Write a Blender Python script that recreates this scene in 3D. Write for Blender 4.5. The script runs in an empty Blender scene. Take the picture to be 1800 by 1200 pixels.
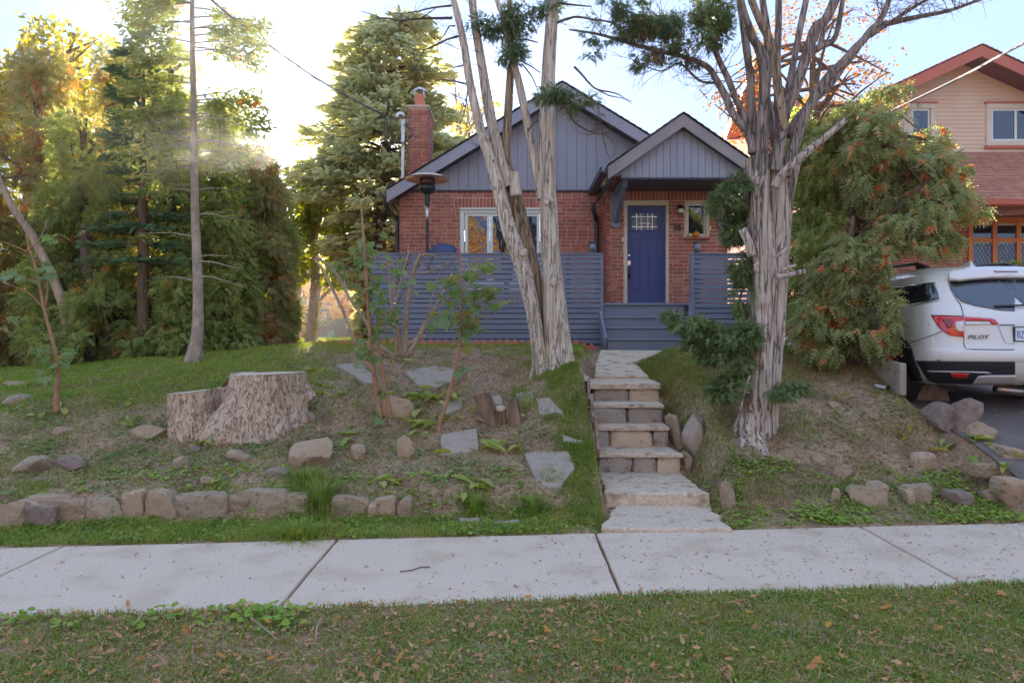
import bpy, bmesh, math, random
import numpy as np
from mathutils import Vector, Matrix
from mathutils.bvhtree import BVHTree
from mathutils.geometry import delaunay_2d_cdt
R = math.radians
random.seed(7)
rng = np.random.default_rng(7)
SC = bpy.context.scene
COL = SC.collection

# ------------------------------------------------------------------ camera, sky, sun, exposure
CAM = Vector((0, 0, 1.65)); FPX = 1250.0; U0 = 900.0; V0 = 590.0
cd = bpy.data.cameras.new('camera'); cam = bpy.data.objects.new('camera', cd); COL.objects.link(cam)
cd.sensor_width = 36; cd.lens = 25.0; cd.clip_end = 2000; cd.clip_start = 0.05
cd.shift_y = -10 / 1800
cam.location = CAM; cam.rotation_euler = (R(90), 0, 0)
SC.camera = cam
SUN_AZ = math.atan2(-0.24, 1.0)          # towards +Y, a little to -X
SUN_EL = R(14)
SKY_GAMMA, SKY_SAT, SKY_STR = .08, 1.2, .15; SKY_TINT = (.40, .53, .86)
w = bpy.data.worlds.new('World'); SC.world = w; w.use_nodes = True
wn = w.node_tree.nodes; wl = w.node_tree.links
sky = wn.new('ShaderNodeTexSky'); sky.sky_type = 'NISHITA'; sky.sun_disc = False
sky.sun_elevation = SUN_EL; sky.sun_rotation = SUN_AZ
sky.air_density = 1.0; sky.dust_density = 0.3; sky.ozone_density = 1.5; sky.altitude = 100
sg = wn.new('ShaderNodeGamma'); sg.inputs[1].default_value = SKY_GAMMA       # bright and dark parts of the sky closer together, as the photograph shows them
sh = wn.new('ShaderNodeHueSaturation'); sh.inputs['Saturation'].default_value = SKY_SAT
wl.new(sky.outputs[0], sg.inputs[0]); wl.new(sg.outputs[0], sh.inputs['Color']); stn = wn.new('ShaderNodeMix'); stn.data_type = 'RGBA'; stn.blend_type = 'MULTIPLY'; stn.inputs[0].default_value = 1.0; stn.inputs[7].default_value = (*SKY_TINT, 1); wl.new(sh.outputs[0], stn.inputs[6]); wl.new(stn.outputs[2], wn['Background'].inputs[0]); wn['Background'].inputs[1].default_value = SKY_STR
sd = bpy.data.lights.new('sun', 'SUN'); sun = bpy.data.objects.new('sun', sd); COL.objects.link(sun)
sd.energy = 2.4; sd.angle = R(0.5); sd.color = (1.0, 0.88, 0.72)
SDIR = Vector((math.sin(SUN_AZ) * math.cos(SUN_EL), math.cos(SUN_AZ) * math.cos(SUN_EL), math.sin(SUN_EL)))
sun.rotation_euler = SDIR.to_track_quat('Z', 'Y').to_euler()
sun.location = (-10, 40, 20)
SC.view_settings.view_transform = 'Standard'; SC.view_settings.look = 'None'
SC.view_settings.exposure = 3.48; SC.view_settings.gamma = 1
SC.view_settings.use_curve_mapping = False
SC.render.engine = 'CYCLES'
SC.cycles.max_bounces = 8; SC.cycles.diffuse_bounces = 5; SC.cycles.glossy_bounces = 3
SC.cycles.transmission_bounces = 5; SC.cycles.transparent_max_bounces = 6
SC.cycles.caustics_reflective = False; SC.cycles.caustics_refractive = False
SC.cycles.use_denoising = True; SC.cycles.denoising_prefilter = 'NONE'

# ------------------------------------------------------------------ small tools
def C(r, g, b):
    f = lambda c: ((c / 255 + .055) / 1.055) ** 2.4 if c > 10 else c / 255 / 12.92
    return (f(r), f(g), f(b))
def P(u, v, d):
    return Vector(((u - U0) / FPX * d, d, CAM.z - (v - V0) / FPX * d))
def px(u, d): return (u - U0) / FPX * d
def pz(v, d): return CAM.z - (v - V0) / FPX * d

def _h(ix, iy, iz, s):
    n = (ix.astype(np.int64) * 374761393 + iy.astype(np.int64) * 668265263 + iz.astype(np.int64) * 2147483647 + s * 974634777)
    n = (n ^ (n >> 13)) * 1274126177
    n = n ^ (n >> 16)
    return ((n & 0xffffff) / float(0xffffff)) * 2 - 1
def noise(p, s=0):
    p = np.asarray(p, float); i = np.floor(p); f = p - i; f = f * f * (3 - 2 * f)
    i = i.astype(np.int64); x, y, z = i[..., 0], i[..., 1], i[..., 2]; fx, fy, fz = f[..., 0], f[..., 1], f[..., 2]
    def L(a, b, t): return a + (b - a) * t
    c = lambda a, b, d: _h(x + a, y + b, z + d, s)
    return L(L(L(c(0,0,0), c(1,0,0), fx), L(c(0,1,0), c(1,1,0), fx), fy), L(L(c(0,0,1), c(1,0,1), fx), L(c(0,1,1), c(1,1,1), fx), fy), fz)
def fbm(p, s=0, o=3):
    t = 0; a = 1; p = np.asarray(p, float)
    for k in range(o):
        t = t + a * noise(p * (2 ** k) + 17.3 * k, s + k); a *= .5
    return t / 1.75

class MB:
    """collects geometry and links it as ONE mesh object"""
    def __init__(s): s.V = []; s.F = []; s.M = []; s.n = 0
    def add(s, V, F, m=0):
        V = np.asarray(V, float).reshape(-1, 3)
        if isinstance(F, np.ndarray): fs = [F]
        else:
            by = {}
            for f in F: by.setdefault(len(f), []).append(f)
            fs = [np.array(x) for x in by.values()]
        for f in fs:
            if len(f): s.F.append(f.astype(np.int64) + s.n); s.M.append(np.full(len(f), m))
        s.V.append(V); s.n += len(V)
        return s
    def box(s, x0, x1, y0, y1, z0, z1, m=0):
        V = [(x0,y0,z0),(x1,y0,z0),(x1,y1,z0),(x0,y1,z0),(x0,y0,z1),(x1,y0,z1),(x1,y1,z1),(x0,y1,z1)]
        s.add(V, [(0,3,2,1),(4,5,6,7),(0,1,5,4),(1,2,6,5),(2,3,7,6),(3,0,4,7)], m); return s
    def prism(s, poly, y0, y1, m=0):
        """polygon in XZ (x,z), extruded from y0 to y1"""
        n = len(poly); V = [(x, y0, z) for x, z in poly] + [(x, y1, z) for x, z in poly]
        F = [tuple(range(n)), tuple(range(2*n-1, n-1, -1))] + [(i, i + n, (i+1) % n + n, (i+1) % n) for i in range(n)]
        s.add(V, F, m); return s
    def bar(s, a, b, w, h, m=0, up=(0,0,1)):
        a, b = Vector(a), Vector(b); d = (b - a).normalized(); x = d.cross(Vector(up)).normalized(); z = x.cross(d)
        V = [p + x * i * w / 2 + z * j * h / 2 for p in (a, b) for i, j in ((-1,-1),(1,-1),(1,1),(-1,1))]
        s.add([tuple(v) for v in V], [(0,1,2,3),(7,6,5,4),(0,4,5,1),(1,5,6,2),(2,6,7,3),(3,7,4,0)], m); return s
    def tube(s, pts, rad, n=8, m=0, **k):
        V, F = tube(pts, rad, n, **k)
        s.add(V, F, m); return s
    def lathe(s, prof, c=(0,0,0), n=20, m=0):
        V = []; F = []
        for r, z in prof:
            for i in range(n):
                a = 2 * math.pi * i / n; V.append((c[0] + r * math.cos(a), c[1] + r * math.sin(a), c[2] + z))
        for j in range(len(prof) - 1):
            for i in range(n):
                F.append((j*n+i, j*n+(i+1) % n, (j+1)*n+(i+1) % n, (j+1)*n+i))
        F.append(tuple(range(n-1, -1, -1))); F.append(tuple(range((len(prof)-1)*n, len(prof)*n)))
        s.add(V, F, m); return s
    def mesh(s, name, smooth=False):
        me = bpy.data.meshes.new(name)
        if not s.V: return me
        V = np.concatenate(s.V); me.vertices.add(len(V)); me.vertices.foreach_set('co', V.ravel().astype(np.float32))
        nl = sum(f.size for f in s.F); nf = sum(len(f) for f in s.F)
        me.loops.add(nl); me.polygons.add(nf)
        me.loops.foreach_set('vertex_index', np.concatenate([f.ravel() for f in s.F]).astype(np.int32))
        tot = np.concatenate([np.full(len(f), f.shape[1]) for f in s.F]); st = np.concatenate([[0], np.cumsum(tot)[:-1]])
        me.polygons.foreach_set('loop_start', st.astype(np.int32)); me.polygons.foreach_set('loop_total', tot.astype(np.int32))
        me.polygons.foreach_set('material_index', np.concatenate(s.M).astype(np.int32))
        me.polygons.foreach_set('use_smooth', np.full(nf, smooth))
        me.update(calc_edges=True)
        return me
    def build(s, name, mats, parent=None, smooth=False, **k):
        return link(name, s.mesh(name, smooth), mats, parent, **k)

def link(name, me, mats=None, parent=None, label=None, cat=None, group=None, kind=None):
    o = bpy.data.objects.new(name, me); COL.objects.link(o)
    if mats is not None and me is not None and not len(me.materials):
        for m in (mats if isinstance(mats, (list, tuple)) else [mats]): me.materials.append(m)
    if parent: o.parent = parent
    return tag(o, label, cat, group, kind)
def tag(o, label=None, cat=None, group=None, kind=None):
    if label: o['label'] = label
    if cat: o['category'] = cat
    if group: o['group'] = group
    if kind: o['kind'] = kind
    return o
def thing(name, label, cat, group=None, loc=(0,0,0), kind=None):
    # parts are modelled in world coordinates; the empty stands at the base and its parts are offset back
    o = bpy.data.objects.new(name, None); COL.objects.link(o); o.empty_display_size = .1
    return tag(o, label, cat, group, kind)
def bevel(o, wd=.005, seg=2, ang=35):
    m = o.modifiers.new('edge_rounding', 'BEVEL'); m.width = wd; m.segments = seg; m.limit_method = 'ANGLE'; m.angle_limit = R(ang); return o

def resample(pts, step):
    pts = [np.array(p, float) for p in pts]
    if len(pts) == 2: pts = [pts[0], (pts[0] + pts[1]) / 2, pts[1]]
    ext = [2 * pts[0] - pts[1]] + pts + [2 * pts[-1] - pts[-2]]
    out = []; par = []
    for i in range(1, len(ext) - 2):
        p0, p1, p2, p3 = ext[i-1:i+3]; n = max(1, int(np.linalg.norm(p2 - p1) / step))
        t = (np.arange(n) / n)[:, None]
        out.append(.5 * (2*p1 + (p2-p0)*t + (2*p0-5*p1+4*p2-p3)*t*t + (3*p1-p0-3*p2+p3)*t**3)); par.append((i - 1) + t[:, 0])
    out.append(ext[-2][None]); par.append(np.array([len(pts) - 1.0]))
    return np.concatenate(out), np.concatenate(par), len(pts)
def tube(pts, rad, n=8, step=.1, rough=0, flute=0, fr=2.0, fs=1.5, seed=0, cap=True, flare=0, twist=0):
    Q, par, k = resample(pts, step)
    rad = [rad] * k if np.isscalar(rad) else list(rad)
    if k == 3 and len(rad) == 2: rad = [rad[0], (rad[0] + rad[1]) / 2, rad[1]]
    r = np.interp(par, range(len(rad)), rad)
    T = np.gradient(Q, axis=0); T /= np.linalg.norm(T, axis=1)[:, None] + 1e-9
    a = np.array([1.0, 0, 0]) if abs(T[0][0]) < .8 else np.array([0, 1.0, 0])
    N = []; nrm = a - T[0] * a.dot(T[0]); nrm /= np.linalg.norm(nrm)
    for t in T:
        nrm = nrm - t * nrm.dot(t); nrm /= np.linalg.norm(nrm) + 1e-9; N.append(nrm)
    N = np.array(N); B = np.cross(T, N)
    th = np.linspace(0, 2*np.pi, n, endpoint=False)[None, :]
    L = np.concatenate([[0], np.cumsum(np.linalg.norm(np.diff(Q, axis=0), axis=1))])[:, None]
    tt = th + twist * L
    rr = r[:, None] * np.ones_like(th)
    if rough or flute:
        cs = np.stack([np.cos(tt), np.sin(tt)], -1); Lb = np.broadcast_to(L, tt.shape)
        if flute:
            f = noise(np.stack([cs[..., 0]*fr, cs[..., 1]*fr, Lb*fs*.35], -1), seed); rr = rr * (1 + flute * f)
        if rough:
            sc = 1.0 / max(.02, float(np.mean(r)))
            g = fbm(np.stack([cs[..., 0]*7, cs[..., 1]*7, Lb*fs], -1), seed + 5, 3); g2 = 1 - 2*np.abs(g)
            rr = rr * (1 + rough * g2)
    if flare:
        fl = flare * np.exp(-L / .18) * (1 + .9*np.cos(5*th + seed) + .5*np.cos(3*th + 2*seed)); rr = rr * (1 + np.maximum(-.1, fl))
    V = Q[:, None, :] + rr[..., None] * (np.cos(th)[..., None] * N[:, None, :] + np.sin(th)[..., None] * B[:, None, :])
    m = len(Q); V = V.reshape(-1, 3)
    i = np.arange(m - 1)[:, None] * n; j = np.arange(n)[None, :]; j2 = (j + 1) % n
    F = np.stack([i + j, i + j2, i + n + j2, i + n + j], -1).reshape(-1, 4)
    if cap:
        V = np.concatenate([V, Q[-1:] + 0*T[-1:], Q[:1]]); e = len(V) - 2
        jj = np.arange(n); b = (m - 1) * n
        top = np.stack([b + jj, b + (jj+1) % n, np.full(n, e), np.full(n, e)], -1)
        bot = np.stack([(jj+1) % n, jj, np.full(n, e+1), np.full(n, e+1)], -1)
        # degenerate quads -> tris
        return V, [F[k_] for k_ in range(0)] + [tuple(x) for x in F.tolist()] + [tuple(x[:3]) for x in top.tolist()] + [tuple(x[:3]) for x in bot.tolist()] if m * n < 3000 else F
    return V, F

# ------------------------------------------------------------------ materials
TONE = {'sapling_bark': (.95,1.0,1.0), 'riser_stone': (1.02,1.15,1.25), 'grey_brown_stem': (1.15,1.2,1.2), 'soil': (1.8,1.72,1.42), 'concrete': (1.2,1.1,.98), 'step_stone': (1.15,1.1,1.0), 'step_tread_stone': (1.3,1.22,1.1), 'field_stone': (1.05,1.05,.95), 'pale_stone': (.95,.88,.78), 'flagstone': (1.25,1.18,1.1),
 'brick': (1.15,1.08,1.15), 'brick_courses': (1.15,1.08,1.15), 'mortar': (1.35,1.25,1.1), 'slate_blue_paint': (1.02,1.26,1.26), 'slate_blue_siding': (1.22,1.3,1.28), 'grey_fascia': (1.3,1.2,1.1), 'navy_door_paint': (.9,1.2,1.15),
 'pale_cedar_bark': (1.7,1.88,1.95), 'brown_cedar_bark': (1.6,1.65,1.55), 'grey_yew_bark': (1.5,1.68,1.75), 'grey_limb_bark': (1.7,1.75,1.8), 'dark_bark': (2.0,1.8,1.6), 'stump_bark': (1.5,1.45,1.35), 'smooth_grey_bark': (1.0,.95,.85), 'weathered_wood': (.95,1.0,1.05),
 'cedar_foliage': (4.5,3.3,3.6), 'orange_flecked_cedar_foliage': (3.8,2.75,3.2), 'rusty_cedar_foliage': (3.0,2.9,3.2), 'fir_foliage': (2.7,2.5,2.2), 'spruce_foliage': (4.0,3.7,3.6), 'yew_foliage': (2.4,2.0,1.9), 'browned_foliage': (1.8,1.8,1.7),
 'grass': (1.65,1.95,1.2), 'lush_grass': (1.7,1.7,1.2), 'dry_grass': (1.6,1.55,1.4), 'weed_leaf': (1.25,1.2,1.0), 'dull_weed_leaf': (1.4,1.35,1.2), 'beige_siding': (1.26,1.06,1.08), 'red_brown_shingles': (1.3,1.15,1.0), 'orange_wood_frame': (1.3,1.2,1.1), 'rust_red_fascia': (1.3,1.15,1.0), 'field': (1,1,1), 'dead_leaf': (1.3,1.2,1.05)}
def tone(name, cs):
    k = TONE.get(name, (1,1,1)); g = (1.36,1.16,.92) if name in ('concrete','white_trim','cream_vinyl','pearl_white_paint','plate_white','clear_lens','step_tread_stone','field_stone','pale_stone','flagstone','purple_stone') else (1.5,1.28,1.05); return [tuple(min(.8, c[i] * k[i] * g[i]) for i in range(3)) for c in cs]
def mat(name, cols, scale=4, detail=5, rough=.8, bump=0, bscale=40, rnd=None, ramp=None, metal=0, spec=.4, transl=0, stretch=(1,1,1), bstretch=None, coat=0,
        patch=None, pscale=1.5, pthr=.6, emis=None, rvar=.0, speck=None, distort=0, coord='Object', bdist=.01, vor=None, cmix=1.0, crack=None):
    m = bpy.data.materials.new(name); m.use_nodes = True; N = m.node_tree.nodes; Lk = m.node_tree.links; b = N['Principled BSDF']
    if not isinstance(cols[0], (tuple, list)): cols = [cols]
    cols = tone(name, cols); ramp = tone(name, ramp) if ramp else None
    if patch: patch = tone(name, [patch])[0]
    if speck: speck = (tone(name, [speck[0]])[0], *speck[1:])
    if crack: crack = (crack[0], crack[1], tone(name, [crack[2]])[0], crack[3])
    b.inputs['Roughness'].default_value = rough; b.inputs['Metallic'].default_value = metal
    b.inputs['Specular IOR Level'].default_value = spec; b.inputs['Coat Weight'].default_value = coat; b.inputs['Coat Roughness'].default_value = .05
    tc = N.new('ShaderNodeTexCoord')
    def vec(st, off=False):
        mp = N.new('ShaderNodeMapping'); mp.inputs['Scale'].default_value = st; Lk.new(tc.outputs[coord], mp.inputs[0])
        if off:
            oi = N.new('ShaderNodeObjectInfo'); ml = N.new('ShaderNodeMath'); ml.operation = 'MULTIPLY'; ml.inputs[1].default_value = 37.0
            Lk.new(oi.outputs['Random'], ml.inputs[0]); Lk.new(ml.outputs[0], mp.inputs['Location'])
        return mp.outputs[0]
    def nz(sc, st=(1,1,1), det=5, dist=0):
        n = N.new('ShaderNodeTexNoise'); n.inputs['Scale'].default_value = sc; n.inputs['Detail'].default_value = det; n.inputs['Distortion'].default_value = dist
        Lk.new(vec(st, rnd == 'obj'), n.inputs['Vector']); return n.outputs[0]
    def rmp(f, cs, lo=.3, hi=.7):
        r = N.new('ShaderNodeValToRGB'); e = r.color_ramp.elements
        while len(e) < len(cs): e.new(.5)
        for i, c in enumerate(cs): e[i].position = lo + (hi - lo) * i / max(1, len(cs) - 1); e[i].color = (*c[:3], 1)
        Lk.new(f, r.inputs[0]); return r.outputs[0]
    def mix(f, a, c, mode='MIX'):
        x = N.new('ShaderNodeMix'); x.data_type = 'RGBA'; x.blend_type = mode
        if isinstance(f, float): x.inputs[0].default_value = f
        else: Lk.new(f, x.inputs[0])
        for k, q in ((6, a), (7, c)):
            if isinstance(q, tuple): x.inputs[k].default_value = (*q[:3], 1)
            else: Lk.new(q, x.inputs[k])
        return x.outputs[2]
    col = rmp(nz(scale, stretch, detail, distort), cols) if len(cols) > 1 else None
    if rnd:
        rc = ramp or cols
        if rnd == 'obj': f = N.new('ShaderNodeObjectInfo').outputs['Random']
        else: f = N.new('ShaderNodeNewGeometry').outputs['Random Per Island']
        rc_ = rmp(f, rc, 0, 1)
        col = rc_ if (ramp is None or col is None) else mix(.5, rc_, col)
        if ramp is None and len(cols) > 1: col = mix(.25, rc_, rmp(nz(scale, stretch, detail), cols))
    if col is None:
        cc = cols[0]; col = rmp(nz(scale, stretch, detail), [tuple(x * (1 - .12 * cmix) for x in cc[:3]), tuple(min(1, x * (1 + .1 * cmix)) for x in cc[:3])])
    if patch:
        pn = nz(pscale, (1,1,1), 3); mr = N.new('ShaderNodeMapRange'); mr.inputs[1].default_value = pthr; mr.inputs[2].default_value = pthr + .06
        Lk.new(pn, mr.inputs[0]); col = mix(mr.outputs[0], col, patch)
    if speck:   # (colour, scale, threshold)
        pn = nz(speck[1], (1,1,1), 2); mr = N.new('ShaderNodeMapRange'); mr.inputs[1].default_value = speck[2]; mr.inputs[2].default_value = speck[2] + .16
        Lk.new(pn, mr.inputs[0]); col = mix(mr.outputs[0], col, speck[0])
    if crack:   # (scale, stretch, colour, width): dark fissures between plates
        v = N.new('ShaderNodeTexNoise'); v.inputs['Scale'].default_value = crack[0]; v.inputs['Detail'].default_value = 5; v.inputs['Roughness'].default_value = .55; v.inputs['Distortion'].default_value = .4; Lk.new(vec(crack[1], rnd == 'obj'), v.inputs['Vector'])
        sb = N.new('ShaderNodeMath'); sb.operation = 'SUBTRACT'; sb.inputs[1].default_value = .5; Lk.new(v.outputs[0], sb.inputs[0]); ab = N.new('ShaderNodeMath'); ab.operation = 'ABSOLUTE'; Lk.new(sb.outputs[0], ab.inputs[0])
        mr = N.new('ShaderNodeMapRange'); mr.inputs[2].default_value = crack[3]; mr.inputs[3].default_value = 1; mr.inputs[4].default_value = 0; Lk.new(ab.outputs[0], mr.inputs[0])
        col = mix(mr.outputs[0], col, crack[2]); crk = mr.outputs[0]
    Lk.new(col, b.inputs['Base Color'])
    if rvar:
        mr = N.new('ShaderNodeMapRange'); mr.inputs[3].default_value = rough - rvar; mr.inputs[4].default_value = min(1, rough + rvar)
        Lk.new(nz(scale * 3), mr.inputs[0]); Lk.new(mr.outputs[0], b.inputs['Roughness'])
    if bump:
        bp = N.new('ShaderNodeBump'); bp.inputs['Strength'].default_value = bump; bp.inputs['Distance'].default_value = bdist
        Lk.new(nz(bscale, bstretch or stretch, 6), bp.inputs['Height']); last = bp
        if vor:
            v = N.new('ShaderNodeTexVoronoi'); v.feature = 'DISTANCE_TO_EDGE'; v.inputs['Scale'].default_value = vor[0]; Lk.new(vec(vor[1]), v.inputs['Vector'])
            b2 = N.new('ShaderNodeBump'); b2.inputs['Strength'].default_value = vor[2]; b2.inputs['Distance'].default_value = vor[3]
            mr = N.new('ShaderNodeMapRange'); mr.inputs[2].default_value = .12; Lk.new(v.outputs['Distance'], mr.inputs[0]); Lk.new(mr.outputs[0], b2.inputs['Height'])
            Lk.new(bp.outputs[0], b2.inputs['Normal']); last = b2
        if crack:
            b3 = N.new('ShaderNodeBump'); b3.invert = True; b3.inputs['Strength'].default_value = 1; b3.inputs['Distance'].default_value = bdist; Lk.new(crk, b3.inputs['Height']); Lk.new(last.outputs[0], b3.inputs['Normal']); last = b3
        Lk.new(last.outputs[0], b.inputs['Normal'])
    if transl:
        t = N.new('ShaderNodeBsdfTranslucent'); ms = N.new('ShaderNodeMixShader'); ms.inputs[0].default_value = transl
        hs = N.new('ShaderNodeHueSaturation'); hs.inputs['Value'].default_value = 1.5; hs.inputs['Saturation'].default_value = 1.15; Lk.new(col, hs.inputs['Color']); Lk.new(hs.outputs[0], t.inputs[0])
        Lk.new(b.outputs[0], ms.inputs[1]); Lk.new(t.outputs[0], ms.inputs[2]); Lk.new(ms.outputs[0], N['Material Output'].inputs[0])
    if emis: b.inputs['Emission Color'].default_value = (*emis[0], 1); b.inputs['Emission Strength'].default_value = emis[1]
    return m
def glass(name, tint=(.02,.022,.025), rough=.02, wav=0.0, ior=1.9, bs=1.2):
    """window glass over a dark room: reflects the street"""
    m = bpy.data.materials.new(name); m.use_nodes = True; N = m.node_tree.nodes; Lk = m.node_tree.links; b = N['Principled BSDF']
    b.inputs['Base Color'].default_value = (*tint, 1); b.inputs['Roughness'].default_value = rough; b.inputs['IOR'].default_value = ior
    if wav:
        tc = N.new('ShaderNodeTexCoord'); n = N.new('ShaderNodeTexNoise'); n.inputs['Scale'].default_value = bs; bp = N.new('ShaderNodeBump'); bp.inputs['Distance'].default_value = wav
        Lk.new(tc.outputs['Object'], n.inputs['Vector']); Lk.new(n.outputs[0], bp.inputs['Height']); Lk.new(bp.outputs[0], b.inputs['Normal'])
    return m
m_soil = mat('soil', [(.10,.075,.058), (.155,.122,.10), (.21,.175,.148)], 26, 12, .95, 1.0, 70, speck=((.10,.078,.06), 2.2, .52), bdist=.025, patch=(.27,.235,.20), pscale=60, pthr=.63)
m_concrete = mat('concrete', [(.36,.35,.335), (.42,.41,.395), (.455,.445,.43)], 60, 12, .9, .5, 200, speck=((.37,.35,.32), 2.3, .5), bdist=.003, patch=(.30,.275,.24), pscale=22, pthr=.69)
m_stepstone = mat('step_stone', [(.25,.22,.185), (.36,.33,.28), (.42,.39,.34)], 5, 9, .9, .9, 45, rnd='obj', ramp=[(.30,.27,.22), (.40,.37,.32), (.34,.30,.25)], speck=((.16,.12,.09), 14, .62), bdist=.012)
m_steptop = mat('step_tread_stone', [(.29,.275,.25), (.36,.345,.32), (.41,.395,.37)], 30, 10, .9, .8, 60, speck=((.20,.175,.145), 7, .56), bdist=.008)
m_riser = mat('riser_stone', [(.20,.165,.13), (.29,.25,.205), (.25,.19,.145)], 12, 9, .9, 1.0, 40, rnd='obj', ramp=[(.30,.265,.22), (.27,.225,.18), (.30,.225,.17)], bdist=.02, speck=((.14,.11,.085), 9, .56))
m_rock = mat('field_stone', [(.16,.13,.10), (.30,.25,.20), (.24,.20,.165)], 9, 9, .9, .9, 40, rnd='obj', ramp=[(.26,.20,.15), (.20,.185,.17), (.29,.24,.19), (.22,.145,.10), (.23,.21,.19)], speck=((.11,.10,.07), 18, .6), bdist=.012)
m_rockpale = mat('pale_stone', [(.28,.235,.19), (.40,.35,.29)], 9, 9, .9, .9, 35, rnd='obj', ramp=[(.36,.30,.24), (.32,.285,.25)], speck=((.17,.14,.10), 14, .6), bdist=.012)
m_rockpurple = mat('purple_stone', [(.15,.12,.11), (.24,.195,.175)], 12, 9, .85, .8, 30, bdist=.012, speck=((.26,.23,.19), 11, .57))
m_flag = mat('flagstone', [(.17,.165,.155), (.26,.25,.235), (.22,.205,.185)], 6, 9, .85, .8, 40, rnd='obj', ramp=[(.19,.185,.18), (.25,.235,.215)], bdist=.006, patch=(.14,.15,.09), pscale=5, pthr=.60)
m_asphalt = mat('asphalt', [(.085,.072,.072), (.13,.115,.112)], 2, 8, .85, .6, 220, bdist=.003)
m_brick = mat('brick', [(.23,.065,.045), (.36,.15,.10)], 30, 8, .85, .8, 160, rnd='obj', ramp=[(.10,.045,.04), (.27,.085,.055), (.17,.07,.055), (.32,.16,.10), (.22,.075,.05), (.12,.075,.065), (.36,.21,.14), (.20,.055,.04), (.26,.13,.09)], bdist=.003)
m_brickm = mat('brick_courses', [(.23,.065,.045), (.36,.15,.10)], 30, 8, .85, .8, 160, rnd='isl', ramp=[(.10,.045,.04), (.27,.085,.055), (.17,.07,.055), (.32,.16,.10), (.22,.075,.05), (.12,.075,.065), (.36,.21,.14), (.20,.055,.04), (.26,.13,.09)], bdist=.003)
m_mortar = mat('mortar', [(.44,.40,.35), (.54,.50,.44)], 14, 6, .95, .5, 120, bdist=.003)
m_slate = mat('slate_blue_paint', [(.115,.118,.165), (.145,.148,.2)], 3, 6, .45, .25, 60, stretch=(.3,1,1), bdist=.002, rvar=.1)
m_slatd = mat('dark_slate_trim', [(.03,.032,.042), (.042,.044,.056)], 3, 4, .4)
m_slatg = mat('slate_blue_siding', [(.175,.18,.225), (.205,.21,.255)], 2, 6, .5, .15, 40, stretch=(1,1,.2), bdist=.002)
m_fascia = mat('grey_fascia', [(.15,.15,.17), (.18,.18,.20)], 2, 4, .5)
m_door = mat('navy_door_paint', [(.045,.052,.16), (.052,.06,.18)], 2, 3, .35)
m_white = mat('white_trim', [(.68,.67,.64), (.76,.75,.72)], 4, 4, .45)
m_black = mat('black_metal', (.012,.012,.013), rough=.4, metal=0, spec=.6)
m_chrome = mat('bright_metal', (.7,.66,.6), rough=.2, metal=1)
m_steel = mat('galvanised_steel', [(.35,.36,.38), (.5,.51,.53)], 8, 4, .35, metal=1)
m_glass = glass('window_glass', wav=.02)
m_gloss = glass('leaded_glass', (.25,.27,.28), .08, wav=.05, bs=30)
m_soffit = mat('cedar_soffit', [(.20,.07,.03), (.30,.11,.045)], 6, 6, .5, stretch=(8,1,1))
m_shingle = mat('grey_shingles', [(.07,.065,.06), (.12,.11,.10)], 6, 4, .95, .6, 120, rnd='isl', ramp=[(.06,.055,.05), (.12,.11,.10)])
m_bark_twin = mat('pale_cedar_bark', [(.20,.155,.12), (.27,.225,.185), (.35,.305,.26)], 40, 6, .95, 1.0, 60, stretch=(1,1,.07), bdist=.012, crack=(22, (1,1,.05), (.12,.09,.07), .024))
m_bark_twin2 = mat('brown_cedar_bark', [(.12,.09,.068), (.17,.135,.10), (.24,.20,.155)], 40, 6, .95, 1.0, 60, stretch=(1,1,.07), bdist=.012, crack=(22, (1,1,.05), (.08,.055,.04), .035))
m_bark_yew = mat('grey_yew_bark', [(.17,.13,.105), (.24,.195,.165), (.33,.285,.25)], 30, 7, .95, 1.0, 50, stretch=(1,1,.08), bdist=.018, crack=(15, (1,1,.07), (.10,.075,.06), .028), speck=((.14,.08,.055), 4, .6))
m_bark_limb = mat('grey_limb_bark', [(.09,.075,.065), (.135,.118,.105), (.19,.17,.155)], 32, 7, .95, 1.0, 60, stretch=(1,1,.12), bdist=.012, crack=(18, (1,1,.09), (.06,.048,.04), .04))
m_bark_dark = mat('dark_bark', [(.035,.028,.022), (.085,.07,.055)], 9, 8, .95, .9, 20, stretch=(1,1,.2), bdist=.02)
m_bark_grey = mat('smooth_grey_bark', [(.20,.185,.165), (.34,.32,.29)], 10, 8, .9, .6, 30, stretch=(1,1,.7), speck=((.12,.10,.09), 14, .62), bdist=.01)
m_bark_stump = mat('stump_bark', [(.235,.2,.165), (.27,.23,.19), (.30,.26,.22)], 30, 6, .95, .9, 60, stretch=(1,1,.35), bdist=.012, crack=(20, (1,1,.35), (.16,.125,.10), .022), patch=(.20,.15,.115), pscale=3, pthr=.6)
m_cutwood = mat('cut_wood', [(.34,.29,.23), (.50,.45,.38)], 30, 8, .9, .6, 60, bdist=.004)
m_rotwood = mat('weathered_wood', [(.06,.04,.03), (.18,.12,.08), (.26,.19,.13)], 9, 8, .95, .9, 25, stretch=(1,1,.15), bdist=.02)
m_sapling = mat('sapling_bark', [(.22,.12,.07), (.33,.20,.12)], 9, 6, .85, .4, 40)
m_stem = mat('grey_brown_stem', [(.16,.12,.085), (.30,.24,.18)], 9, 6, .9, .6, 40, stretch=(1,1,.3))
m_twig = mat('twig', [(.07,.055,.045), (.12,.095,.08)], 9, 3, .95)
leafmat = lambda n, ramp, tr=.35, **k: mat(n, [ramp[0], ramp[-1]], 3, 3, .55, rnd='isl', ramp=ramp, transl=tr, spec=.3, **k)
m_cedar = leafmat('cedar_foliage', [(.028,.055,.018), (.06,.105,.03), (.095,.14,.045), (.045,.08,.028)], .5, patch=(.10,.06,.02), pscale=2.6, pthr=.66)
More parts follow.
